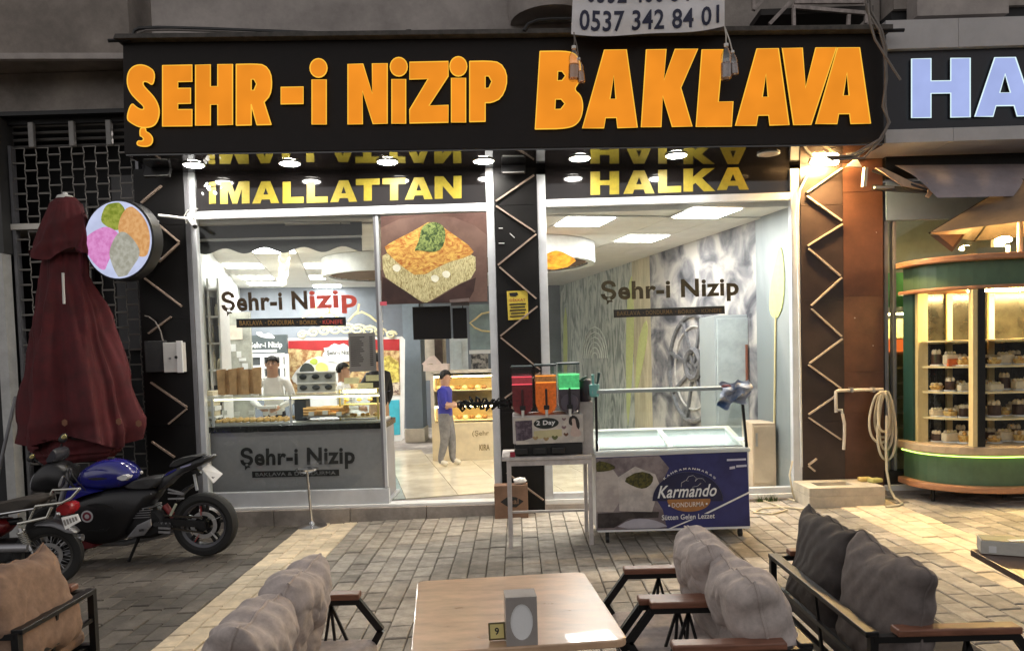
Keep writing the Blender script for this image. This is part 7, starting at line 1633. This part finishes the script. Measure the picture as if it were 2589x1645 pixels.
# ================================================================ people in the shop
SKIN = M('skin', (.50, .29, .19), .55, var=.08, scale=20); HAIR = M('dark_hair', (.007, .005, .004), .7, var=.4, scale=60); EYE = M('eye_dark', (.02, .015, .012), .3); LIP = M('lips', (.36, .14, .11), .5)
def person(label, base, yaw, H, J, cloth, short, group='people in the shop', hairlen=0.0, hs=1.0, fat=1.0):
    """J gives joint places as fractions of H in the body frame (x right of body, y forward, z up); cloth = (top, trousers, shoes)"""
    R = RZ(yaw); base = Vector(base)
    t = thing('person', label, 'person', base, group)
    V = []; Rd = []; E = []; lab = []
    def add(p, r, par_=None, l=0, ry=None):
        k_ = (hs if l == 3 and r > .034 else fat); V.append(base+R @ (Vector(p)*H)); Rd.append((r*H*k_, (ry or r)*H*k_))
        if par_ is not None: E.append((par_, len(V)-1)); lab.append((par_, len(V)-1, l))
        return len(V)-1
    pel = add(J.get('pel', (0, 0, .53)), .075, ry=.058)
    wai = add(J.get('wai', (0, .002, .60)), .070, pel, 1, .052)
    che = add(J.get('che', (0, 0, .72)), .085, wai, 1, .060)
    upc = add(J.get('upc', (0, -.004, .795)), .060, che, 1, .045)
    nec = add(J.get('nec', (0, .0, .845)), .032, upc, 3)
    hb = add(J.get('hb', (0, .006, .885)), .042, nec, 3, .045)
    hm = add(J.get('hm', (0, .008, .935)), .047, hb, 3, .055)
    ht = add(J.get('ht', (0, .004, .970)), .036, hm, 3, .042)
    for s, nm in ((-1, 'L'), (1, 'R')):
        sh = add(J.get('sh'+nm, (s*.105, 0, .80)), .036, upc, 1)
        el = add(J.get('el'+nm, (s*.125, 0, .63)), .027, sh, 1)
        fo = add(tuple(Vector(J.get('el'+nm, (s*.125, 0, .63))).lerp(Vector(J.get('wr'+nm, (s*.13, .03, .48))), .3)), .026, el, 4 if short else 1)
        wr = add(J.get('wr'+nm, (s*.13, .03, .48)), .017, fo, 4 if short else 1)
        hp = add(J.get('hp'+nm, (s*.048, 0, .50)), .056, pel, 2)
        kn = add(J.get('kn'+nm, (s*.052, .01, .28)), .037, hp, 2)
        an = add(J.get('an'+nm, (s*.055, -.01, .05)), .026, kn, 2)
        to = add(tuple(Vector(J.get('an'+nm, (s*.055, -.01, .05)))+Vector(J.get('to'+nm, (s*.012, .085, -.030)))), .022, an, 5, .03)
        # the hand: palm and five fingers of its own
        w = Vector(J.get('wr'+nm, (s*.13, .03, .48))); d = (w-Vector(J.get('el'+nm, (s*.125, 0, .63)))).normalized()
        side = d.cross(Vector((0, 1, 0) if abs(d.y) < .8 else (0, 0, 1))).normalized(); mbh = MB()
        T_ = lambda p: base+R @ (Vector(p)*H)
        mbh.tube([T_(w), T_(w+d*.022), T_(w+d*.048)], [.016*H, .022*H, .019*H], 8)
        nrm_ = d.cross(side)
        for k, ln in enumerate((.036, .042, .040, .030)):
            o_ = w+d*.044+side*(k-1.5)*.0085; mbh.tube([T_(o_), T_(o_+d*ln*.5+nrm_*.004), T_(o_+d*ln*.85+nrm_*.014)], [.0052*H, .0048*H, .0036*H], 6)
        o_ = w+d*.015-side*.016; mbh.tube([T_(o_), T_(o_-side*.014+d*.014), T_(o_-side*.016+d*.030+nrm_*.006)], [.006*H, .0055*H, .004*H], 6)
        mbh.build('hand', SKIN, t, smooth=True)
    me = bpy.data.meshes.new('body'); me.from_pydata([tuple(v) for v in V], E, []); ob = bpy.data.objects.new('body', me); COL.objects.link(ob)
    md = ob.modifiers.new('skin', 'SKIN'); sv = me.skin_vertices[0].data
    for i, r in enumerate(Rd): sv[i].radius = r; sv[i].use_root = (i == 0)
    md.use_smooth_shade = True
    ob.modifiers.new('sub', 'SUBSURF').levels = 2
    dg = bpy.context.evaluated_depsgraph_get(); em = bpy.data.meshes.new_from_object(ob.evaluated_get(dg)); em.name = 'body'
    bpy.data.objects.remove(ob)
    body = bpy.data.objects.new('body', em); COL.objects.link(body); par(body, t); em.materials.clear()
    for m_ in (SKIN, cloth[0], cloth[1], SKIN, SKIN, cloth[2]): em.materials.append(m_)
    def dist(p, a, b): ab = b-a; f = max(0, min(1, (p-a).dot(ab)/ab.length_squared)); return (p-a-ab*f).length
    zb = base.z+H*.525
    for pg in em.polygons:
        c = pg.center; best = min(lab, key=lambda L: dist(c, V[L[0]], V[L[1]])-.5*(Rd[L[0]][0]+Rd[L[1]][0])*.5); i = best[2]
        if i == 1 and c.z < zb and dist(c, V[pel], V[wai]) < .11*H: i = 2
        if i == 3 and c.z < base.z+R.to_4x4().to_translation().z+H*.815: i = 1
        pg.material_index = i
        pg.use_smooth = True
    # head details
    hc = V[hm]; fw_ = (R @ Vector(J.get('face', (0, 1, 0)))).normalized(); up_ = Vector((0, 0, 1)); rt_v = fw_.cross(up_).normalized()
    mb = MB()
    def hp_(u, v):
        th = 2*math.pi*u; ph = v*math.pi*.62; front = math.cos(th)
        rr = hs*(.0500+.003*math.sin(9*th)+.002*math.sin(17*th+3*v))
        z = hs*.060*math.cos(ph); r = rr*math.sin(ph)
        t_ = max(0, min(1, (front+.65)/1.15)); lim = hs*(-.036+.060*t_*t_*(3-2*t_)+.004*math.sin(th*11)*t_)
        if z < lim: r *= max(.72, 1-9*(lim-z)); z = lim
        return hc+(fw_*(math.cos(th)*r*1.06-.004)+rt_v*(math.sin(th)*r*.93)+up_*(z+.008-hairlen*(v > .9)*(front < 0)))*H
    mb.grid(hp_, 36, 14, cu=True); mb.build('hair', HAIR, t, smooth=True)
    MB().tube([hc+(fw_*.050+up_*.012)*H, hc+(fw_*.063-up_*.010)*H, hc+(fw_*.055-up_*.016)*H], [.005*H, .0085*H, .006*H], 8).build('nose', SKIN, t, smooth=True)
    for s in (-1, 1):
        MB().ball(hc+(fw_*.050+rt_v*.019*s+up_*.008)*H, (.006*H, .006*H, .0045*H), 8, 6).build('eye', EYE, t, smooth=True)
        MB().bar(hc+(fw_*.0525+rt_v*.010*s+up_*.019)*H, hc+(fw_*.0475+rt_v*.029*s+up_*.018)*H, .004*H, .004*H).build('eyebrow', HAIR, t)
        MB().ball(hc+(rt_v*.050*s-fw_*.004-up_*.004)*H, (.008*H, .010*H, .017*H), 8, 6).build('ear', SKIN, t, smooth=True)
    MB().bar(hc+(fw_*.052+rt_v*.014-up_*.030)*H, hc+(fw_*.052-rt_v*.014-up_*.030)*H, .005*H, .005*H).build('mouth', LIP, t)
    return t
WSH = M('white_shirt', (.80, .79, .76), .85, var=.08, bump=.3, bscale=60); BLU_T = M('blue_tee', (.040, .042, .30), .85, var=.15, scale=10, bump=.3, bscale=60)
BLK_T = M('black_shirt', (.012, .010, .011), .85, var=.3, bump=.3, bscale=60); GRY_P = M('grey_trousers', (.20, .19, .185), .9, var=.25, scale=14, bump=.3, bscale=50); TAN_P = M('tan_trousers', (.42, .26, .15), .9, var=.15, scale=14)
WSHOE = M('white_trainers', (.68, .62, .50), .6); BRSH = M('brown_shoes', (.12, .06, .03), .5); DKP = M('dark_trousers', (.03, .03, .035), .9)
def stand(px, py): q = FZ(px, py, ZF); return Vector((q.x, q.y, ZF))
# boy in blue, walking to the right, hands raised in front
b0 = stand(1130, 1176)
person('boy in a blue t-shirt and grey trousers walking through the doorway', b0, -math.pi/2-.15, 1.37, {
    'elL': (-.135, .0, .655), 'wrL': (-.10, .135, .625), 'elR': (.13, .02, .65), 'wrR': (.085, .155, .64),
    'knL': (-.045, .05, .285), 'anL': (-.045, .055, .05), 'knR': (.045, .0, .28), 'anR': (.045, -.06, .05), 'hb': (0, .012, .885), 'hm': (0, .018, .935), 'ht': (0, .010, .970)}, (BLU_T, GRY_P, WSHOE), True, hs=1.2, fat=1.36)
# man in black, back turned, arm on the counter
b1_ = stand(964, 1172)
person('man in a black shirt and tan trousers standing at the counter end', b1_, math.pi*.30, 1.66, {
    'elL': (-.17, .07, .655), 'wrL': (-.16, .20, .655), 'elR': (.125, -.02, .635), 'wrR': (.12, .05, .49), 'face': (0, 1, 0)}, (BLK_T, TAN_P, BRSH), False, fat=1.2)
# young man in white behind the counter
q = FY(688, 905, 1.75); b2p = Vector((q.x, 1.75, ZF))
person('young man in a white shirt serving behind the counter', b2p, math.pi+.12, (q.z-ZF)/.985, {
    'elL': (-.16, .03, .645), 'wrL': (-.06, .13, .60), 'elR': (.16, .03, .645), 'wrR': (.07, .135, .60)}, (WSH, DKP, BRSH), False, hs=1.08, fat=1.08)
# person bending behind the menu sheet
q = FY(866, 922, 1.6); b3p = Vector((q.x, 1.6, ZF))
person('dark haired person in white half hidden behind the menu sheet', b3p, -math.pi*.5, (q.z-ZF)/.985, {
    'elL': (-.14, .03, .65), 'wrL': (-.06, .14, .62), 'elR': (.14, .03, .65), 'wrR': (.07, .14, .62)}, (WSH, DKP, BRSH), False, hs=1.08, fat=1.08)
# phone-sized white box in the server's hands
o = MB().obox(b2p+Vector((.0, -.25, 1.0)), (.24, .14, .04), RZ(.1)).build('takeaway_box', WHITE, None, bevel=.006); tag(o, 'flat white takeaway box held by the young man in white', 'box')
